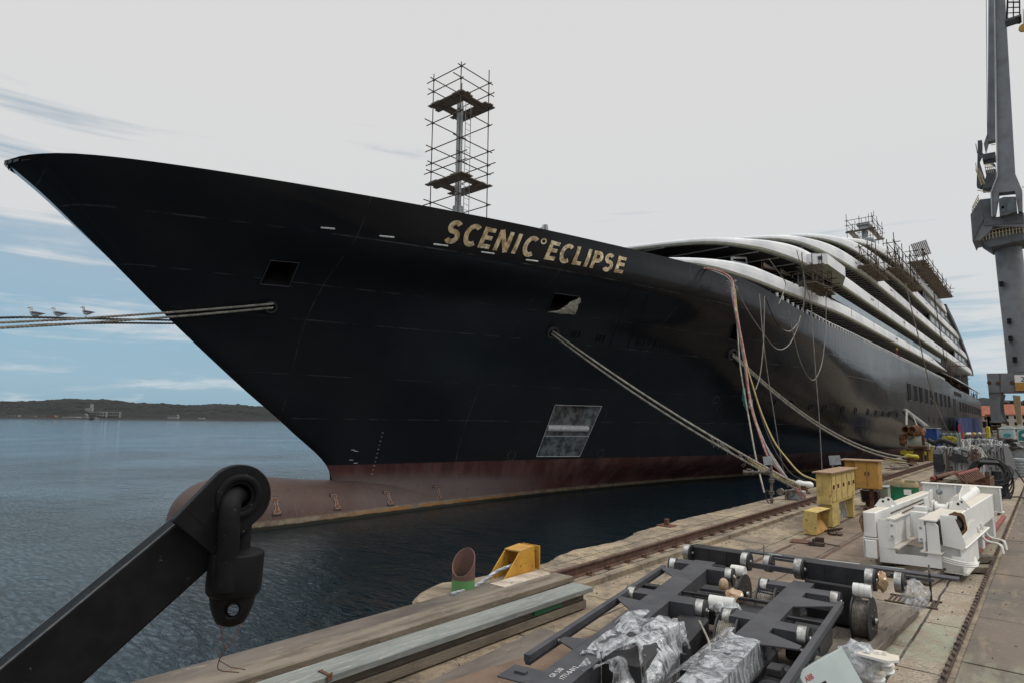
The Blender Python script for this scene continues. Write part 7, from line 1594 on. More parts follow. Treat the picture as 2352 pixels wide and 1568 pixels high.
mb = MB(); mb.blob((X(z6, 360, 500, y), y+.3, Z(z6, 370, 500, y)), (.5, .4, .45), 2, .3, 2, 5); mb.build('pipe_knot', M['rustpipe'], wl, True)
t = thing('yellow_locker', 'small pale yellow locker beside the pump unit', 'locker', (-5.6, 34, 0)); Xb('body', z6, 560, 650, 760, 900, 52.6, .6, 'yellow', t, zmin=0); Xb('lid', z6, 552, 658, 750, 762, 52.5, .8, 'belt', t)
t = thing('blue_container', 'small bright blue steel container behind the pump unit', 'container', (-6.4, 38, 0)); b_ = Xb('body', z6, 400, 655, 455, 640, 58, 2.4, 'blue', t, zmin=.2); Xb('end_door', z6, 660, 718, 450, 640, 58.2, 2.0, 'blue', t, zmin=.2); Xb('roof', z6, 395, 720, 446, 455, 57.95, 2.6, 'galv', t)
t = thing('blue_screen', 'large dark blue screen sheeting against the side of the ship far aft', 'screen', (-8.3, 84, 0)); M['bluesheet'] = mat('dark_blue_sheet', (.008, .03, .13), .6, c2=(.006, .02, .09), scale=.8, bump=.3, bscale=1.5)
q = [onx(*z6(1080, 270), -8.6), onx(*z6(1440, 275), -8.6), onx(*z6(1500, 520), -8.6), onx(*z6(1090, 520), -8.6)]; mb = MB(); nI = 24
for s_ in (0, -.5):
    pass
g_ = [[(q[0].lerp(q[1], i/nI)).lerp(q[3].lerp(q[2], i/nI), j/8)+Vector((.25*math.sin(i*1.3)*.4, 0, 0)) for j in range(9)] for i in range(nI+1)]
mb.add([v for r in g_ for v in r]+[v-Vector((.3, 0, 0)) for r in g_ for v in r], [(i*9+j, (i+1)*9+j, (i+1)*9+j+1, i*9+j+1) for i in range(nI) for j in range(8)]+[(225+i*9+j, 225+(i+1)*9+j, 225+(i+1)*9+j+1, 225+i*9+j+1) for i in range(nI) for j in range(8)]); mb.build('sheet', M['bluesheet'], t, True)
M['gas'] = mat('grey_green_gas_bottle', (.10, .13, .125), .5, c2=(.16, .17, .17), scale=6)
gx = [725, 768, 810, 850, 940, 1000, 1030, 1075, 895, 980]
for i, x_ in enumerate(gx):
    Y = 60+.5*(i % 2); tall = x_ > 990 or x_ == 980
    cx_ = X(z6, x_+12, 560, Y); zt_ = Z(z6, x_, 505, Y); mb = MB(); r_ = .15
    mb.lathe((cx_, Y, 0), (0, 0, 1), [(0, 0), (r_, 0), (r_, zt_-.28), (r_*.8, zt_-.17), (r_*.35, zt_-.1), (r_*.3, zt_-.06), (r_*.5, zt_-.06), (r_*.5, zt_), (0, zt_)], 14); tag(mb.build('gas_cylinder', M['gas'], None, True), 'grey gas cylinder standing in the row behind the blue container', 'gas cylinder', 'gas cylinders in a row')
t = thing('red_ladder', 'narrow red ladder standing upright next to the gas cylinders', 'ladder', (-5.0, 61, 0)); Y = 61
for x_ in (1095, 1150): mb = MB(); mb.tube([(X(z6, x_, 550, Y), Y, .0), (X(z6, x_-15, 395, Y), Y, Z(z6, x_, 395, Y))], .045, 6); mb.build('stile', M['red2'] if 'red2' in M else M['redmark'], t)
mb = MB()
for k in range(11): zz_ = .3+k*.25; mb.tube([(X(z6, 1095, 550, Y), Y, zz_), (X(z6, 1150, 550, Y)-.03, Y, zz_)], .022, 5)
mb.build('rungs', M['redmark'], t)
# corrugated suction hose across, and slanted pipe from the hull
mb = MB(); pth = spline([ony(*z6(*p), 50) for p in ((560, 650), (680, 700), (780, 655), (900, 680), (1060, 735))], 12); mb.tube(pth, [.15+.012*math.sin(i*2.2) for i in range(len(pth))], 12); tag(mb.build('suction_hose', M['rubber'], None, True), 'thick black corrugated hose lying behind the tarpaulin crates', 'hose')
mb = MB(); a, b = ony(*z6(175, 160), 62), ony(*z6(545, 445), 59); mb.tube([a, b], .24, 14); tag(mb.build('discharge_pipe', M['hose_grey'], None, True), 'thick grey pipe slanting from the hull down to the blue container', 'pipe')
mb = MB(); mb.tube([ony(*z6(200, 150), 60), ony(*z6(195, 400), 55)], .08, 8); mb.tube([ony(*z6(310, 240), 60), ony(*z6(400, 460), 55)], .05, 6); tag(mb.build('rope_fall', M['rope']), 'rope falls holding the slanting grey pipe', 'rope')
# yellow hoses heap and misc
for k in range(6):
    c = ony(*z6(850+k*28, 640+8*(k % 2)), 59); mb = MB(); mb.ring(c, (random.uniform(-.3, .3), -1, random.uniform(-.3, .3)), .14, .26, .10, 14); tag(mb.build('hose_coil', M['brightyellow']), 'yellow hose coil hanging at the gas cylinders', 'hose coil', 'yellow hose coils')
# workers
M['skin'] = mat('skin_tone', (.42, .24, .17), .55); M['overall'] = mat('dark_work_clothes', (.018, .02, .026), .85, c2=(.03, .03, .035), scale=5); M['helmw'] = mat('white_helmet', (.7, .7, .68), .35); M['helmy'] = mat('yellow_helmet', (.7, .42, .03), .35); M['redcl'] = mat('dark_red_work_jacket', (.16, .02, .03), .85)
def skin_body(name, joints, edges, m, parent, sub=1, root=0):
    me = bpy.data.meshes.new(name); off = WL[parent]; me.from_pydata([tuple(Vector(j[0])-off) for j in joints], edges, []); o = bpy.data.objects.new(name, me); col.objects.link(o); o.parent = parent; WL[o] = off
    sk_ = o.modifiers.new('skin', 'SKIN'); sk_.use_smooth_shade = True
    if not me.skin_vertices: me.attributes.new if False else None
    bpy.context.view_layer.objects.active = o
    lay = me.skin_vertices[0].data if me.skin_vertices else None
    return o, lay
def worker(label, foot, yaw, helm, jacket='overall', h=1.76, lean=.1, bend=0.0):
    """continuous body: rings lofted up each limb and merged through the skin modifier"""
    t = thing('person', label, 'person', foot, 'workers on the quay'); F0 = Vector(foot); f = Vector((math.cos(yaw), math.sin(yaw), 0)); s = Vector((-f.y, f.x, 0)); k = h/1.76
    J = lambda a, b, c: F0+f*a*k+s*b*k+Vector((0, 0, c*k))
    pts = [(J(0, 0, .95), .15), (J(.02, 0, 1.15), .155), (J(.05+lean*.3, 0, 1.35), .17), (J(.06+lean*.5, 0, 1.46), .10), (J(.08+lean*.6, 0, 1.54), .06),
           (J(0, .1, .88), .10), (J(.05, .11, .48), .065), (J(-.02, .12, .09), .05), (J(.12, .13, .04), .045), (J(0, -.1, .88), .10), (J(.02, -.11, .48), .065), (J(-.04, -.12, .09), .05), (J(.10, -.13, .04), .045),
           (J(.05+lean*.4, .19, 1.42), .065), (J(.04+lean, .25, 1.14), .048), (J(.26+lean, .20, 1.04), .036), (J(.05+lean*.4, -.19, 1.42), .065), (J(.06+lean, -.25, 1.14), .048), (J(.28+lean, -.16, 1.08), .036)]
    E_ = [(0, 1), (1, 2), (2, 3), (3, 4), (0, 5), (5, 6), (6, 7), (7, 8), (0, 9), (9, 10), (10, 11), (11, 12), (2, 13), (13, 14), (14, 15), (2, 16), (16, 17), (17, 18)]
    me = bpy.data.meshes.new('body'); me.from_pydata([tuple(p-F0) for p, _ in pts], E_, []); o = bpy.data.objects.new('body', me); col.objects.link(o); o.parent = t; WL[o] = F0
    md = o.modifiers.new('skin', 'SKIN'); bm = bmesh.new(); bm.from_mesh(me); L2 = bm.verts.layers.skin.verify()
    for v, (_, r) in zip(bm.verts, pts): v[L2].radius = (r*k, r*k)
    bm.verts.ensure_lookup_table(); bm.verts[0][L2].use_root = True; bm.to_mesh(me); bm.free(); o.modifiers.new('sub', 'SUBSURF').levels = 1; o.modifiers['sub'].render_levels = 2
    me.materials.append(M[jacket]); md.use_smooth_shade = True
    hc_ = J(.10+lean*.7, 0, 1.64)
    mb = MB(); mb.lathe(hc_-Vector((0, 0, .13*k)), (0, 0, 1), [(0, 0), (.045, .0), (.068, .035), (.078, .08), (.08, .12), (.074, .17), (.05, .21), (0, .225)], 16); mb.blob(hc_+f*.082-Vector((0, 0, .02)), (.018, .014, .022), 1, 0)
    for e in (1, -1): mb.blob(hc_+s*.08*e-Vector((0, 0, .02)), (.018, .01, .03), 1, 0)
    mb.build('head', M['skin'], t, True)
    mb = MB(); mb.lathe(hc_+Vector((0, 0, .03)), (0, 0, 1), [(.10, 0), (.13, -.005), (.13, .006), (.103, .012), (.10, .05), (.085, .09), (.05, .118), (0, .128)], 20); mb.box(hc_+f*.13+Vector((0, 0, .03)), (.07, .14, .01), (f, s, (0, 0, 1)), .003); mb.build('helmet', M[helm], t, True)
    for (p, q) in ((pts[14][0], pts[15][0]), (pts[17][0], pts[18][0])):
        d = (q-p).normalized(); mb = MB(); mb.blob(q+d*.04, (.035, .035, .028), 2, .05)
        for z_ in range(4): mb.tube([q+d*.05+s*(z_-1.5)*.017, q+d*.10+s*(z_-1.5)*.018-Vector((0, 0, .01)), q+d*(.125-.008*abs(z_-1.5))+s*(z_-1.5)*.018-Vector((0, 0, .035))], [.009, .009, .007], 6)
        mb.tube([q+d*.02+s*.03, q+d*.06+s*.055-Vector((0, 0, .01)), q+d*.09+s*.05-Vector((0, 0, .02))], [.011, .010, .008], 6); mb.build('hand', M['skin'], t, True)
for x_, yh, Y, helm, lab, yaw in ((1178, 510, 56, 'helmw', 'leftmost worker in a white helmet behind the sheeted pile', 0.4), (1315, 508, 57, 'helmw', 'worker in a white helmet left of the yellow helmet', 2.6), (1398, 512, 59, 'helmy', 'worker in a yellow helmet', 3.6), (1497, 507, 57, 'helmw', 'worker in a white helmet right of the yellow helmet', 3.2)):
    p = ony(*z6(x_, yh), Y); hgt = p.z; hgt = min(max(hgt, 1.6), 2.1); worker(lab, (p.x, Y, 0), yaw, helm, 'overall', hgt*.965)
p = onx(*z5(765, 1070), -9.9); w = worker('worker in a yellow helmet and dark red jacket leaning on the ship rail', (p.x-.25, p.y, ztop(p.y)-.75), 0.1, 'helmy', 'redcl', 1.7, .25)
# toilets
def toilet(label, x0, x1, Y, door):
    a, b = X(z6, x0, 600, Y), X(z6, x1, 600, Y); w_ = b-a; zt_ = Z(z6, x0+120, 400, Y); c = (a+b)/2; zt_ = max(zt_, 2.2)
    t = thing('portable_toilet', label, 'toilet', (c, Y+.6, 0), 'portable toilets')
    box3('cabin', a, b, Y, Y+w_, .08, zt_-.25, 'plasticw', t, .04)
    mb = MB(); prof = [(-w_/2-.04, 0), (w_/2+.04, 0), (w_/2+.04, .05), (w_*.38, .13), (w_*.18, .2), (0, .23), (-w_*.18, .2), (-w_*.38, .13), (-w_/2-.04, .05)]
    mb.prism(prof, (c, Y+w_/2, zt_-.25), (1, 0, 0), (0, 0, 1), w_+.08, (0, 1, 0)); mb.build('roof', M['plasticw'], t)
    mb = MB(); ww = w_*.80; pr = [(-ww/2, 0), (ww/2, 0), (ww/2, zt_-.62)]+[(ww/2*math.cos(q), zt_-.62+.18*math.sin(q)) for q in [math.pi*k/12 for k in range(1, 12)]]+[(-ww/2, zt_-.62)]
    mb.prism(pr, (c, Y-.03, .14), (1, 0, 0), (0, 0, 1), .05, (0, 1, 0)); d = mb.build('door', M[door], t)
    mb = MB()
    for k in range(9): an = math.pi*(1.12+.095*k); mb.box((c+math.cos(an)*ww*.40, Y-.065, zt_*.62+math.sin(an)*.55), (.02, .02, .75), (Vector((-math.sin(an), 0, math.cos(an))), (0, 1, 0), Vector((math.cos(an), 0, math.sin(an)))))
    mb.build('door_ribs', M['teal'], d)
    mb = MB(); mb.prism([(.24*math.cos(q)*w_, .13*math.sin(q)) for q in [2*math.pi*k/20 for k in range(20)]], (c, Y-.07, zt_*.74), (1, 0, 0), (0, 0, 1), .02, (0, 1, 0)); mb.build('oval_sign', M['teal'] if door != 'teal2' else M['plasticw'], d)
M['plasticw'] = mat('weathered_white_plastic', (.52, .57, .57), .5, c2=(.42, .46, .46), scale=3); M['teal'] = mat('teal_plastic', (.05, .26, .26), .5); M['teal2'] = mat('deep_teal_plastic', (.01, .17, .15), .5); M['doorw'] = mat('pale_teal_plastic', (.36, .47, .48), .5, c2=(.30, .40, .41), scale=3)
toilet('portable toilet with a pale door and radiating ribs', 1780, 2060, 54, 'doorw'); toilet('portable toilet with a deep teal door at the right border', 2085, 2380, 54.5, 'teal2')
t = thing('handcart', 'open grey metal bin with a pale sheet in front of the toilets', 'bin', (-1, 50, 0)); Xb('body', z6, 2030, 2260, 780, 880, 49.5, 1.4, 'galv', t, zmin=.25); Xb('sheet_cover', z6, 2020, 2260, 668, 778, 49.3, 1.3, 'tarp', t); Xb('leg', z6, 2050, 2070, 870, 890, 49.6, .1, 'rust', t, zmin=0)
t = thing('teal_bin', 'pale teal plastic bin beside the grey metal bin', 'bin', (-2, 50, 0)); Xb('body', z6, 1965, 2035, 690, 880, 50.5, .7, 'doorw', t, zmin=0.02)
t = thing('black_covered_heap', 'heap covered by a black sheet left of the toilets', 'heap', (-3, 48, 0)); c = ony(*z6(1790, 640), 48); mb = MB(); mb.blob((c.x, 48.0, 1.35), (1.0, .8, .42), 4, .25, 2.2, 71); mb.build('sheet', M['blacktarp'], t, True)
Xb('brown_upright', z6, 1745, 1785, 560, 690, 47.2, .2, 'rust', t)
t = thing('yellow_machine', 'small yellow and black machine far off beside the blue screen', 'machine', (-6, 84, 0)); Xb('body', z6, 1550, 1610, 420, 560, 84, 1.5, 'brightyellow', t, .05, zmin=.1); Xb('wheel_housing', z6, 1500, 1560, 330, 440, 86, 1.2, 'dark', t, .05)
t = thing('trailer_rack', 'brown steel rack with boards between the crane leg and the ship', 'rack', (-5, 92, 0))
for (a, b, c, d, m_) in ((1640, 1790, 400, 415, 'wood'), (1645, 1790, 440, 455, 'rust'), (1650, 1740, 480, 520, 'galv'), (1640, 1660, 390, 560, 'rust'), (1740, 1760, 390, 560, 'rust')): Xb('rack_member', z6, a, b, c, d, 90, .8, m_, t)
# ------------------------------------------------------------------ portal crane, on planes across the quay at about 120 m
YC = 118.
zq = zf(2250, 850, .17864); z6c = zf(2280, 0, .38265)
cr = thing('portal_crane', 'tall grey portal dock crane with twin jibs and a round slewing deck', 'crane', (-3.5, YC+3, 0))
def cpoly(name, f, pts, Y, dep, m, zmin=None, par=None, lab=None):
    q = [ony(*f(*p), Y) for p in pts]; n = len(q)
    if zmin is not None: q = [Vector((v.x, v.y, max(v.z, zmin))) for v in q]
    mb = MB(); mb.add(q+[v+Vector((0, dep, 0)) for v in q], [tuple(range(n)), tuple(range(n, 2*n))]+[(i, (i+1) % n, n+(i+1) % n, n+i) for i in range(n)]); return mb.build(name, M[m], par or cr, False, lab)
gb_ = cpoly('portal_beam', zq, [(613, 238), (1500, 218), (1500, 480), (640, 492)], YC, 4.5, 'crane')
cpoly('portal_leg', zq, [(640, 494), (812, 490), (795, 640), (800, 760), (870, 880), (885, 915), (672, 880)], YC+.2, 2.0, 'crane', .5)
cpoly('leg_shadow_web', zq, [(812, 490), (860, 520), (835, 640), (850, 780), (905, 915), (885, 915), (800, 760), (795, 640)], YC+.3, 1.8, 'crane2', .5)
cpoly('portal_leg', zq, [(960, 525), (1062, 535), (1085, 915), (1020, 915)], YC+9, 1.2, 'belt', .3)
cpoly('beam_stiffener', zq, [(785, 238), (800, 238), (803, 486), (792, 486)], YC-.06, .1, 'crane2')
for q_ in ((648, 362), (772, 365), (955, 357)):
    c = ony(*zq(*q_), YC); mb = MB(); mb.lathe(c, (0, -1, 0), [(0, 0), (.28, 0), (.28, .08), (0, .1)], 12); mb.build('bolt_boss', M['rust'], gb_)
sg = cpoly('maker_plate', zq, [(983, 258), (1200, 255), (1200, 355), (992, 358)], YC-.15, .08, 'white'); cpoly('rusty_box', zq, [(990, 362), (1200, 360), (1200, 468), (1000, 468)], YC-.3, .25, 'orange')
mb = MB(); s0 = ony(*zq(1000, 300), YC-.18)
def flat_text(txt, org, h, ax, ay, m, parent, name='writing', wd=1.0):
    cu_ = bpy.data.curves.new('txt', 'FONT'); cu_.body = txt; cu_.size = h; cu_.extrude = .005; ob = bpy.data.objects.new('txt', cu_); col.objects.link(ob); bpy.context.view_layer.update()
    me_ = bpy.data.meshes.new_from_object(ob.evaluated_get(bpy.context.evaluated_depsgraph_get())); bpy.data.objects.remove(ob, do_unlink=True); off = WL[parent]
    for vv in me_.vertices: vv.co = org+ax*vv.co.x*wd+ay*vv.co.y-off
    me_.materials.clear(); me_.materials.append(m); o = bpy.data.objects.new(name, me_); col.objects.link(o); o.parent = parent; WL[o] = off
flat_text('METALNA', ony(*zq(995, 290), YC-.17), .72, Vector((1, 0, 0)), Vector((0, 0, 1)), M['black'], sg) if False else None
flat_text('25', ony(*zq(1070, 345), YC-.17), 1.0, Vector((1, 0, 0)), Vector((0, 0, 1)), M['black'], sg)
# bogies
for (a, b) in ((672, 790), (800, 900)): cpoly('bogie', zq, [(a, 880), (b, 880), (b, 905), (a, 905)], YC+.1, 1.6, 'rust2', .0)
cpoly('walkway', zq, [(650, 875), (830, 885), (830, 893), (650, 885)], YC-.4, 1.0, 'galv')
# tower
def tower_pts(f, pl, pr, Y): return [(ony(*f(*a), Y), ony(*f(*b), Y)) for a, b in zip(pl, pr)]
tl_, tr_ = ony(2281, 556, YC+1), ony(2346, 556, YC+1); bl2, br2 = ony(2313, 856, YC+1), ony(2382, 852, YC+1)
mb = MB(); ct, cbm = (tl_+tr_)/2, (bl2+br2)/2; rt, rb_ = (tr_.x-tl_.x)/2, (br2.x-bl2.x)/2; ct.y = cbm.y = YC+1+rt
mb.tube([cbm, cbm.lerp(ct, .33), cbm.lerp(ct, .66), ct], [rb_*1.0, rb_*.98, rt*1.02, rt], 32); tw = mb.build('tower', M['crane'], cr, True)
for x_, y_ in ((2300, 653), (2318, 738), (2321, 778), (2331, 860-35)):
    c = ony(x_, y_, YC+1-.0); mb = MB(); mb.box((c.x, YC+.9, c.z), (.5, .8, .75)); mb.build('porthole', M['dark'], tw)
def zt6(p): return z6c(*p)
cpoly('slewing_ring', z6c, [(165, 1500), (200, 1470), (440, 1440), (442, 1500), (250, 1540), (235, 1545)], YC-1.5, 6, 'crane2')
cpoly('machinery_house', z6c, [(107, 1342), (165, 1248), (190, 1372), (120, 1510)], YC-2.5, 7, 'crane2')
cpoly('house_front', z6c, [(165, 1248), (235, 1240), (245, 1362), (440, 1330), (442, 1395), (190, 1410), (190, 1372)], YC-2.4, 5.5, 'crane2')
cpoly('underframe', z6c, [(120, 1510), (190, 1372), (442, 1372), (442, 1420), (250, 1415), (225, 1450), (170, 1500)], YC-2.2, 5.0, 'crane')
mb = MB()
for k in range(14):
    a = ony(*z6c(165+k*21, 1508-k*4.2), YC-2); mb.tube([a, a+Vector((0, 0, 1.1))], .05, 5)
for dz in (.55, 1.1): mb.tube([ony(*z6c(165, 1508), YC-2)+Vector((0, 0, dz)), ony(*z6c(250, 1480), YC-2)+Vector((0, 0, dz)), ony(*z6c(440, 1450), YC-2)+Vector((0, 0, dz))], .04, 5)
mb.build('deck_railing', M['belt'], cr)
for a, b in (((115, 1320), (160, 1238)), ((118, 1300), (158, 1220)), ((160, 1060), (195, 1150)), ((140, 1060), (178, 1160)), ((150, 1190), (225, 1205)), ((430, 1170), (442, 1172)), ((195, 1030), (250, 1024)), ((195, 1050), (250, 1044)), ((235, 908), (262, 905))):
    mb = MB(); mb.tube([ony(*z6c(*a), YC-1), ony(*z6c(*b), YC-1)], .07, 5); mb.build('handrail', M['belt'], cr)
for k in range(5):
    p = ony(*z6c(120+k*9, 1318-k*17), YC-1); mb = MB(); mb.tube([p, p-Vector((0, 0, .9))], .05, 4); mb.build('railing_post', M['belt'], cr)
    p = ony(*z6c(145+k*10, 1080+k*18), YC-1); mb = MB(); mb.tube([p, p+Vector((0, 0, 1.6))], .05, 4); mb.build('railing_post', M['belt'], cr)
    p = ony(*z6c(198+k*12, 1028), YC-1); mb = MB(); mb.tube([p, p-Vector((0, 0, 1.4))], .05, 4); mb.build('railing_post', M['belt'], cr)
cpoly('rear_mast', z6c, [(152, 880), (178, 876), (178, 960), (160, 1000), (205, 1140), (170, 1170), (145, 1160), (150, 1000)], YC+1.5, 1.6, 'crane2')
cpoly('mast_brace', z6c, [(165, 900), (180, 955), (262, 1030), (265, 1045), (180, 985), (168, 930)], YC+1, .6, 'crane2')
cpoly('platform_deck', z6c, [(180, 965), (262, 950), (262, 985), (182, 1000)], YC+.5, 2.5, 'crane2'); cpoly('machine_deck', z6c, [(200, 1065), (265, 1055), (265, 1120), (240, 1170), (180, 1180), (205, 1100)], YC+.5, 2.5, 'crane2')
# jibs: the near tapered box leg with a forked foot, and the slimmer one behind
cpoly('main_jib', z6c, [(258, -60), (320, -60), (386, 1085), (430, 1190), (432, 1320), (405, 1325), (385, 1195), (285, 1205), (262, 1345), (242, 1360), (233, 1205), (276, 1100)], YC-3.0, 1.8, 'crane')
cpoly('jib_edge_flange', z6c, [(252, -60), (260, -60), (279, 1100), (238, 1205), (245, 1355), (238, 1352), (231, 1203), (271, 1098)], YC-3.3, .5, 'galv')
cpoly('rear_jib', z6c, [(219, -60), (252, -60), (262, 875), (218, 885), (200, 950), (190, 900), (214, 830)], YC+1.5, 1.4, 'crane')
cpoly('operator_cabin', z6c, [(283, 1245), (315, 1232), (390, 1230), (398, 1320), (330, 1345), (290, 1350)], YC-3.6, 1.6, 'crane2')
mb = MB(); 
for pts in ([(290, 1255), (312, 1248), (318, 1300), (296, 1312)], [(300, 1290), (322, 1285), (325, 1320), (302, 1328)], [(330, 1240), (385, 1240), (388, 1310), (335, 1320)]):
    q = [ony(*z6c(*p), YC-3.65) for p in pts]; mb.add(q+[v+Vector((0, .05, 0)) for v in q], [(0, 1, 2, 3), (4, 5, 6, 7), (0, 1, 5, 4), (1, 2, 6, 5), (2, 3, 7, 6), (3, 0, 4, 7)])
mb.build('cabin_window', M['glass'], cr)
mb = MB(); mb.tube([ony(*z6c(205, -60), YC), ony(*z6c(213, 870), YC)], .04, 4); mb.tube([ony(*z6c(140, 900), YC), ony(*z6c(150, 960), YC)], .05, 4); mb.build('stay_rope', M['rubber'], cr)
# basket and hook of the crane's head, top right
hk = thing('crane_basket', 'dark steel lattice basket hanging from the jib at the upper right corner', 'basket', ony(*z6c(375, 60), YC-8)); mb = MB()
C_ = [ony(*z6c(*p), YC-8) for p in ((338, -20), (412, -20), (415, 112), (332, 118))]
for s_ in (0, 1.6):
    d = Vector((0, s_, 0))
    for i in range(4): mb.beam(C_[i]+d, C_[(i+1) % 4]+d, .14, .14)
    for k in range(1, 4): mb.beam(C_[0].lerp(C_[3], k/4)+d, C_[1].lerp(C_[2], k/4)+d, .09, .09)
    mb.beam(C_[0].lerp(C_[1], .5)+d, C_[3].lerp(C_[2], .5)+d, .09, .09)
for p in C_: mb.beam(p, p+Vector((0, 1.6, 0)), .14, .14)
mb.build('lattice', M['dark'], hk); mb = MB(); q = C_[3]; mb.box((C_[3]+C_[2])/2+Vector((0, .8, 0)), (C_[2].x-C_[3].x+.4, 1.9, .3)); mb.build('floor', M['crane2'], hk)
mb = MB(); c = ony(*z6c(440, 175), YC-8); mb.lathe(c+Vector((0, .2, 0)), (0, -1, 0), [(0, 0), (.55, 0), (.6, .1), (.55, .4), (0, .4)], 16); mb.tube([c, ony(*z6c(436, 60), YC-8)], .05, 4); tag(mb.build('hook_block', M['orange']), 'orange hook block cut off by the right border near the top', 'hook block')
# ------------------------------------------------------------------ town behind the crane and far shore buildings
M['tile'] = mat('red_roof_tiles', (.30, .10, .06), .9, c2=(.22, .08, .05), scale=.6); M['plaster1'] = mat('ochre_plaster', (.40, .27, .22), .9, c2=(.34, .24, .20), scale=.3); M['plaster2'] = mat('pale_plaster', (.48, .43, .37), .9, c2=(.40, .36, .31), scale=.3)
def house(label, c, w, d, h, m, roof='tile', nwin=5, floors=3, group='town houses behind the crane', cat='house', pitch=.35):
    t = thing('house', label, cat, c, group); c = Vector(c); x0, x1 = c.x-w/2, c.x+w/2; y0, y1 = c.y-d/2, c.y+d/2
    box3('wall', x0, x1, y0, y1, c.z, c.z+h, m, t, 0)
    mb = MB(); zr = c.z+h; e = .5; r = d*pitch; mb.add([(x0-e, y0-e, zr), (x1+e, y0-e, zr), (x1+e, y1+e, zr), (x0-e, y1+e, zr), (x0+d*.3, c.y, zr+r), (x1-d*.3, c.y, zr+r), (x0-e, y0-e, zr-.15), (x1+e, y0-e, zr-.15), (x1+e, y1+e, zr-.15), (x0-e, y1+e, zr-.15)], [(0, 1, 5, 4), (1, 2, 5), (2, 3, 4, 5), (3, 0, 4), (6, 7, 8, 9), (0, 1, 7, 6), (1, 2, 8, 7), (2, 3, 9, 8), (3, 0, 6, 9)]); rf = mb.build('roof', M[roof], t)
    mb = MB(); mb.box((x0+w*.3, c.y, zr+r*.9), (.9, .9, 1.6)); mb.build('chimney', M['plaster2'], rf)
    for k in range(nwin):
        for q_ in range(floors): mb = MB(); mb.box((x0+(k+.5)*w/nwin, y0-.03, c.z+h*(q_+.55)/floors), (w/nwin*.36, .06, h/floors*.5)); mb.build('window', M['dark'], t)
TY = 300.
for i, (x_, yt, w, m_, lab) in enumerate(((618, 720, 9, 'plaster1', 'narrow red roofed house between the ship and the crane leg'), (640, 745, 7, 'plaster2', 'pale narrow house left of the crane leg'), (905, 720, 20, 'plaster1', 'large ochre house seen through the portal'), (905, 700, 12, 'plaster2', 'pale house with a red roof behind the large ochre one'), (1095, 715, 14, 'plaster2', 'red roofed house at the right border'), (960, 745, 11, 'plaster2', 'pale house beside the cream crane leg'))):
    Y = TY+(i % 3)*26; c = ony(*zq(x_, 900), Y); zt_ = ony(*zq(x_, yt), Y).z; c = (c.x, Y, .1); house(lab, c, w, 11, max(4, zt_-2.5), m_)
t = thing('pine_tree', 'dark umbrella pine rising over the town roofs', 'tree', (0, TY+60, 0)); px_ = ony(*zq(975, 640), TY+60); ztp = ony(*zq(1000, 590), TY+60).z
def tree(name, label, base, h, cr_w, mleaf, seed, group=None, umbrella=False):
    t = thing(name, label, 'tree', base, group); b = Vector(base); rnd = random.Random(seed)
    mb = MB(); top = b+Vector((0, 0, h*.75)); mb.tube([b, b.lerp(top, .5)+Vector((cr_w*.03, 0, 0)), top], [h*.03, h*.022, h*.012], 8)
    tips = []
    for k in range(9):
        a = rnd.uniform(0, 6.28); s = b+Vector((0, 0, h*rnd.uniform(.45, .72))); e = s+Vector((math.cos(a)*cr_w*.38, math.sin(a)*cr_w*.38, h*rnd.uniform(.08, .22))); mb.tube([s, s.lerp(e, .5)+Vector((0, 0, h*.02)), e], [h*.012, h*.008, h*.004], 5); tips.append(e)
    mb.build('trunk', M['bark'], t); mb = MB()
    for k in range(520):
        c = rnd.choice(tips+[top]); r = cr_w*.2; d = Vector((rnd.gauss(0, 1), rnd.gauss(0, 1), rnd.gauss(0, .42 if umbrella else .7))).normalized()*r*rnd.uniform(.3, 1.05); q = c+d; sz = cr_w*.035; u = Vector((rnd.gauss(0, 1), rnd.gauss(0, 1), rnd.gauss(0, 1))).normalized()*sz; v = u.cross(Vector((rnd.gauss(0, 1), rnd.gauss(0, 1), rnd.gauss(0, 1)))).normalized()*sz*.7
        mb.quad(q-u-v, q+u-v, q+u+v, q-u+v)
    mb.build('crown', M[mleaf], t)
bpy.data.objects.remove(t)
M['bark'] = mat('pine_bark', (.07, .05, .04), .95); M['pineleaf'] = mat('dark_pine_needles', (.022, .036, .024), .9, c2=(.012, .02, .014), scale=.8)
tree('pine_tree', 'dark umbrella pine rising over the town roofs, left of the cream crane leg', (px_.x, TY+60, 0), ztp, 16, 'pineleaf', 3, 'pines over the town', True)
p2 = ony(*zq(1100, 640), TY+62); tree('pine_tree', 'dark umbrella pine at the right border behind the cream crane leg', (p2.x, TY+62, 0), ztp*.97, 17, 'pineleaf', 4, 'pines over the town', True)
mb = MB(); cols = []
for i in range(61):
    x_ = -120+i*4; h = 17+5*noise.noise(Vector((i*.15, 0, 0)))+1.5*noise.noise(Vector((i*.7, 3, 0))); cols.append([Vector((x_, 380+k*14, (h+2*noise.noise(Vector((i*.5, k*.8, 0))))*math.sin(min(1, k/6)*math.pi/2)+.1)) for k in range(9)])
for i in range(60):
    for k in range(8): mb.quad(cols[i][k], cols[i+1][k], cols[i+1][k+1], cols[i][k+1])
tag(mb.build('town_hill', M['wooded']), kind='structure')
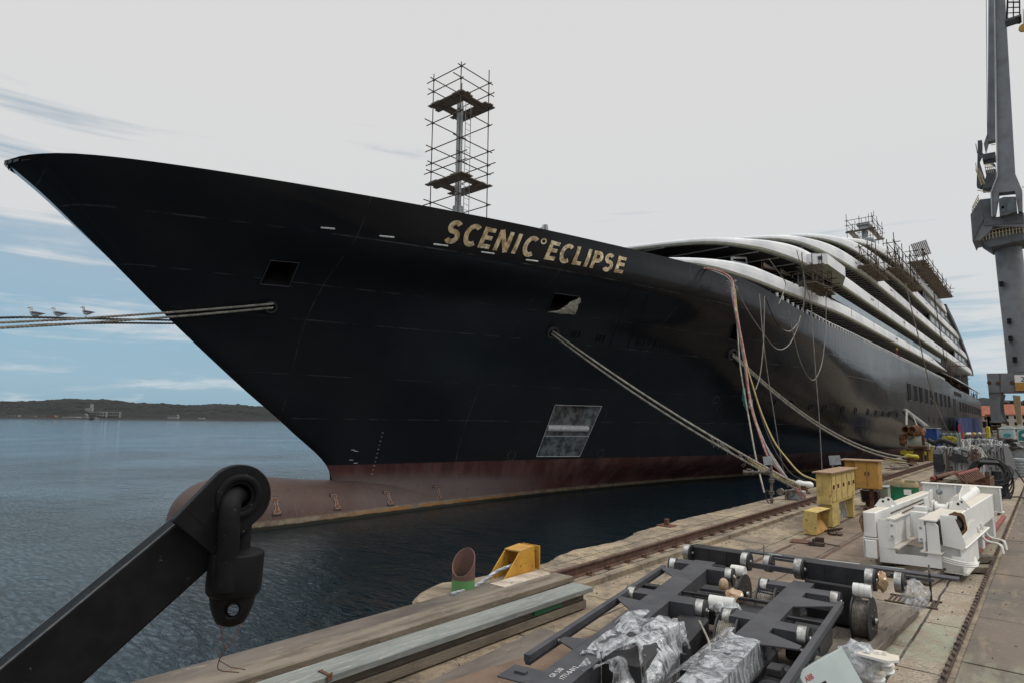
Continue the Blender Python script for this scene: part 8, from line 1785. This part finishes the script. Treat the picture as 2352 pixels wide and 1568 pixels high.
# far shore
zs = zf(0, 930, .29762)
def shore(f, x, y, D): return atd(*f(x, y), D)
def sbox(label, x0, x1, y0, y1, D, m, name='building', roofm=None, nw=0, cat='building'):
    a, b = shore(zs, x0, y1, D), shore(zs, x1, y1, D); zt_ = shore(zs, (x0+x1)/2, y0, D).z; e = (b-a); e.z = 0; w_ = e.length; e.normalize(); n_ = Vector((-e.y, e.x, 0)); c = (a+b)/2; zb2 = -1.0
    t = thing(name, label, cat, (c.x, c.y, zb2), 'buildings on the far shore'); mb = MB(); mb.box(Vector((c.x, c.y, (zt_+zb2)/2))+n_*2.5, (w_, 5, zt_-zb2), (e, n_, (0, 0, 1))); o = mb.build('wall', M[m], t)
    if roofm: mb = MB(); q = Vector((c.x, c.y, zt_))+n_*2.5; mb.prism([(-w_/2-.5, 0), (w_/2+.5, 0), (w_/2*.8, 2.2), (-w_/2*.8, 2.2)], q, e, Vector((0, 0, 1)), 6, n_); mb.build('roof', M[roofm], t)
    for k in range(nw):
        for l_ in range(2): mb = MB(); mb.box(Vector((c.x, c.y, 0))+e*((k+.5)/nw-.5)*w_-n_*.05+Vector((0, 0, zb2+(zt_-zb2)*(.35+.38*l_))), (w_/nw*.5, .1, (zt_-zb2)*.2), (e, n_, (0, 0, 1))); mb.build('window', M['dark'], t)
M['shoreroof'] = mat('grey_brown_roof', (.15, .135, .12), .9); M['shorewall'] = mat('grey_shore_wall', (.20, .20, .20), .9); M['brownroof'] = mat('brown_shore_roof', (.16, .09, .06), .9); M['shorewhite'] = mat('white_shore_wall', (.26, .26, .255), .9)
D0 = 900
sbox('long low shed with a grey roof left of the white tower', 540, 690, 208, 236, D0, 'shorewall', 'shed', 'shoreroof')
sbox('long grey building with rows of windows on the far shore', 700, 955, 178, 222, D0+40, 'shorewall', 'building', None, 14)
sbox('white middle section of the long far building', 800, 850, 182, 224, D0+36, 'shorewhite', 'building', None, 2)
sbox('white tower rising over the long far building', 718, 731, 118, 180, D0+60, 'shorewhite', 'tower', None, 0, 'tower'); sbox('low white block beside the white tower', 682, 735, 150, 180, D0+55, 'shorewhite')
sbox('small beige building at the far left shore', 55, 145, 205, 232, D0-60, 'shorewall', 'building', None, 3); sbox('dark boathouse on the far left shore', 190, 275, 210, 234, D0-50, 'shoreroof', 'boathouse')
sbox('low building with a reddish roof on the far shore', 370, 440, 222, 236, D0-50, 'shorewall', 'building', 'brownroof'); sbox('low brown shed left of the reddish roof', 285, 345, 222, 236, D0-45, 'shoreroof', 'shed')
sbox('small white house on the far shore right of the long building', 1345, 1425, 215, 234, D0+40, 'shorewhite', 'building', 'shoreroof'); sbox('tiny white hut at the far right shore', 1590, 1635, 228, 240, D0, 'shorewhite', 'hut')
mb = MB()
for k in range(60):
    a, b = shore(zs, -300+k*48, 238.5+k*.13, D0-70), shore(zs, -300+(k+1)*48, 238.5+(k+1)*.13, D0-70); a.z = b.z = ZW+.9; mb.beam(a, b, 8, 2.2)
tag(mb.build('shore_wall', M['shoreroof']), kind='structure')
for k, (x_, lab) in enumerate(((575, 'long low boat moored at the far shore'), (700, 'small white boat at the far shore'), (770, 'second small white boat farther right at the far shore'))):
    a = shore(zs, x_, 238, D0-110); L2_ = 60 if k == 0 else 9; t = thing('boat', lab, 'boat', (a.x, a.y, ZW), 'boats at the far shore'); e = Vector((.75, .65, 0)).normalized(); n_ = Vector((-e.y, e.x, 0)); mb = MB(); mb.prism([(-L2_/2, 1.6), (-L2_/2*.9, -.2), (L2_/2*.85, -.2), (L2_/2, 1.8)], Vector((a.x, a.y, ZW)), e, Vector((0, 0, 1)), L2_*.22, n_); mb.build('hull', M['shoreroof' if k == 0 else 'shorewhite'], t); mb = MB(); mb.box(Vector((a.x, a.y, ZW+2.2)), (L2_*.3, L2_*.15, 1.6), (e, n_, (0, 0, 1))); mb.build('cabin', M['shorewhite'], t)

# grit and scraps on the slabs: nobody could count them
mb = MB(); rg = random.Random(21)
for k in range(900):
    x_ = rg.choice([rg.uniform(-5.2, -.9), rg.uniform(-2.1, -1.0), rg.gauss(-5.2, .08), rg.uniform(-.8, 1.6)]); y_ = 2.8+rg.random()**1.6*24; r_ = rg.uniform(.004, .014)*(1+.04*y_); c = Vector((x_, y_, (-.018 if x_ < -.97 else .02)+r_*.3)); a_ = rg.uniform(0, 6)
    p_ = [c+Vector((math.cos(a_+q)*r_*rg.uniform(.7, 1.5), math.sin(a_+q)*r_*rg.uniform(.6, 1.2), -r_*.3)) for q in (0, 2.1, 4.2)]+[c+Vector((0, 0, r_*.6))]; mb.cur = rg.choice((0, 0, 1, 2)); mb.add(p_, [(0, 1, 3), (1, 2, 3), (2, 0, 3)])
o = mb.build('grit', [M['rust2'], M['plaster2'], M['wood2']]); tag(o, 'grit and small scraps strewn over the quay slabs', 'grit', kind='stuff')
# unseen hall added on the right to give the glossy hull something dark to mirror
hl = thing('added_hall', 'unseen long dark hall added right of the crane for the hull to mirror', 'hall', (34, 235, 0), None)
box3('wall', 8, 60, 190, 290, 0, 12, 'hallwall' if 'hallwall' in M else 'shoreroof', hl, 0); box3('roof', 7, 61, 189, 291, 12, 13, 'crane2', hl, 0)
for k in range(8): box3('gate', 7.9, 8.0, 194+k*12, 202+k*12, 0, 8, 'crane2', hl, 0)
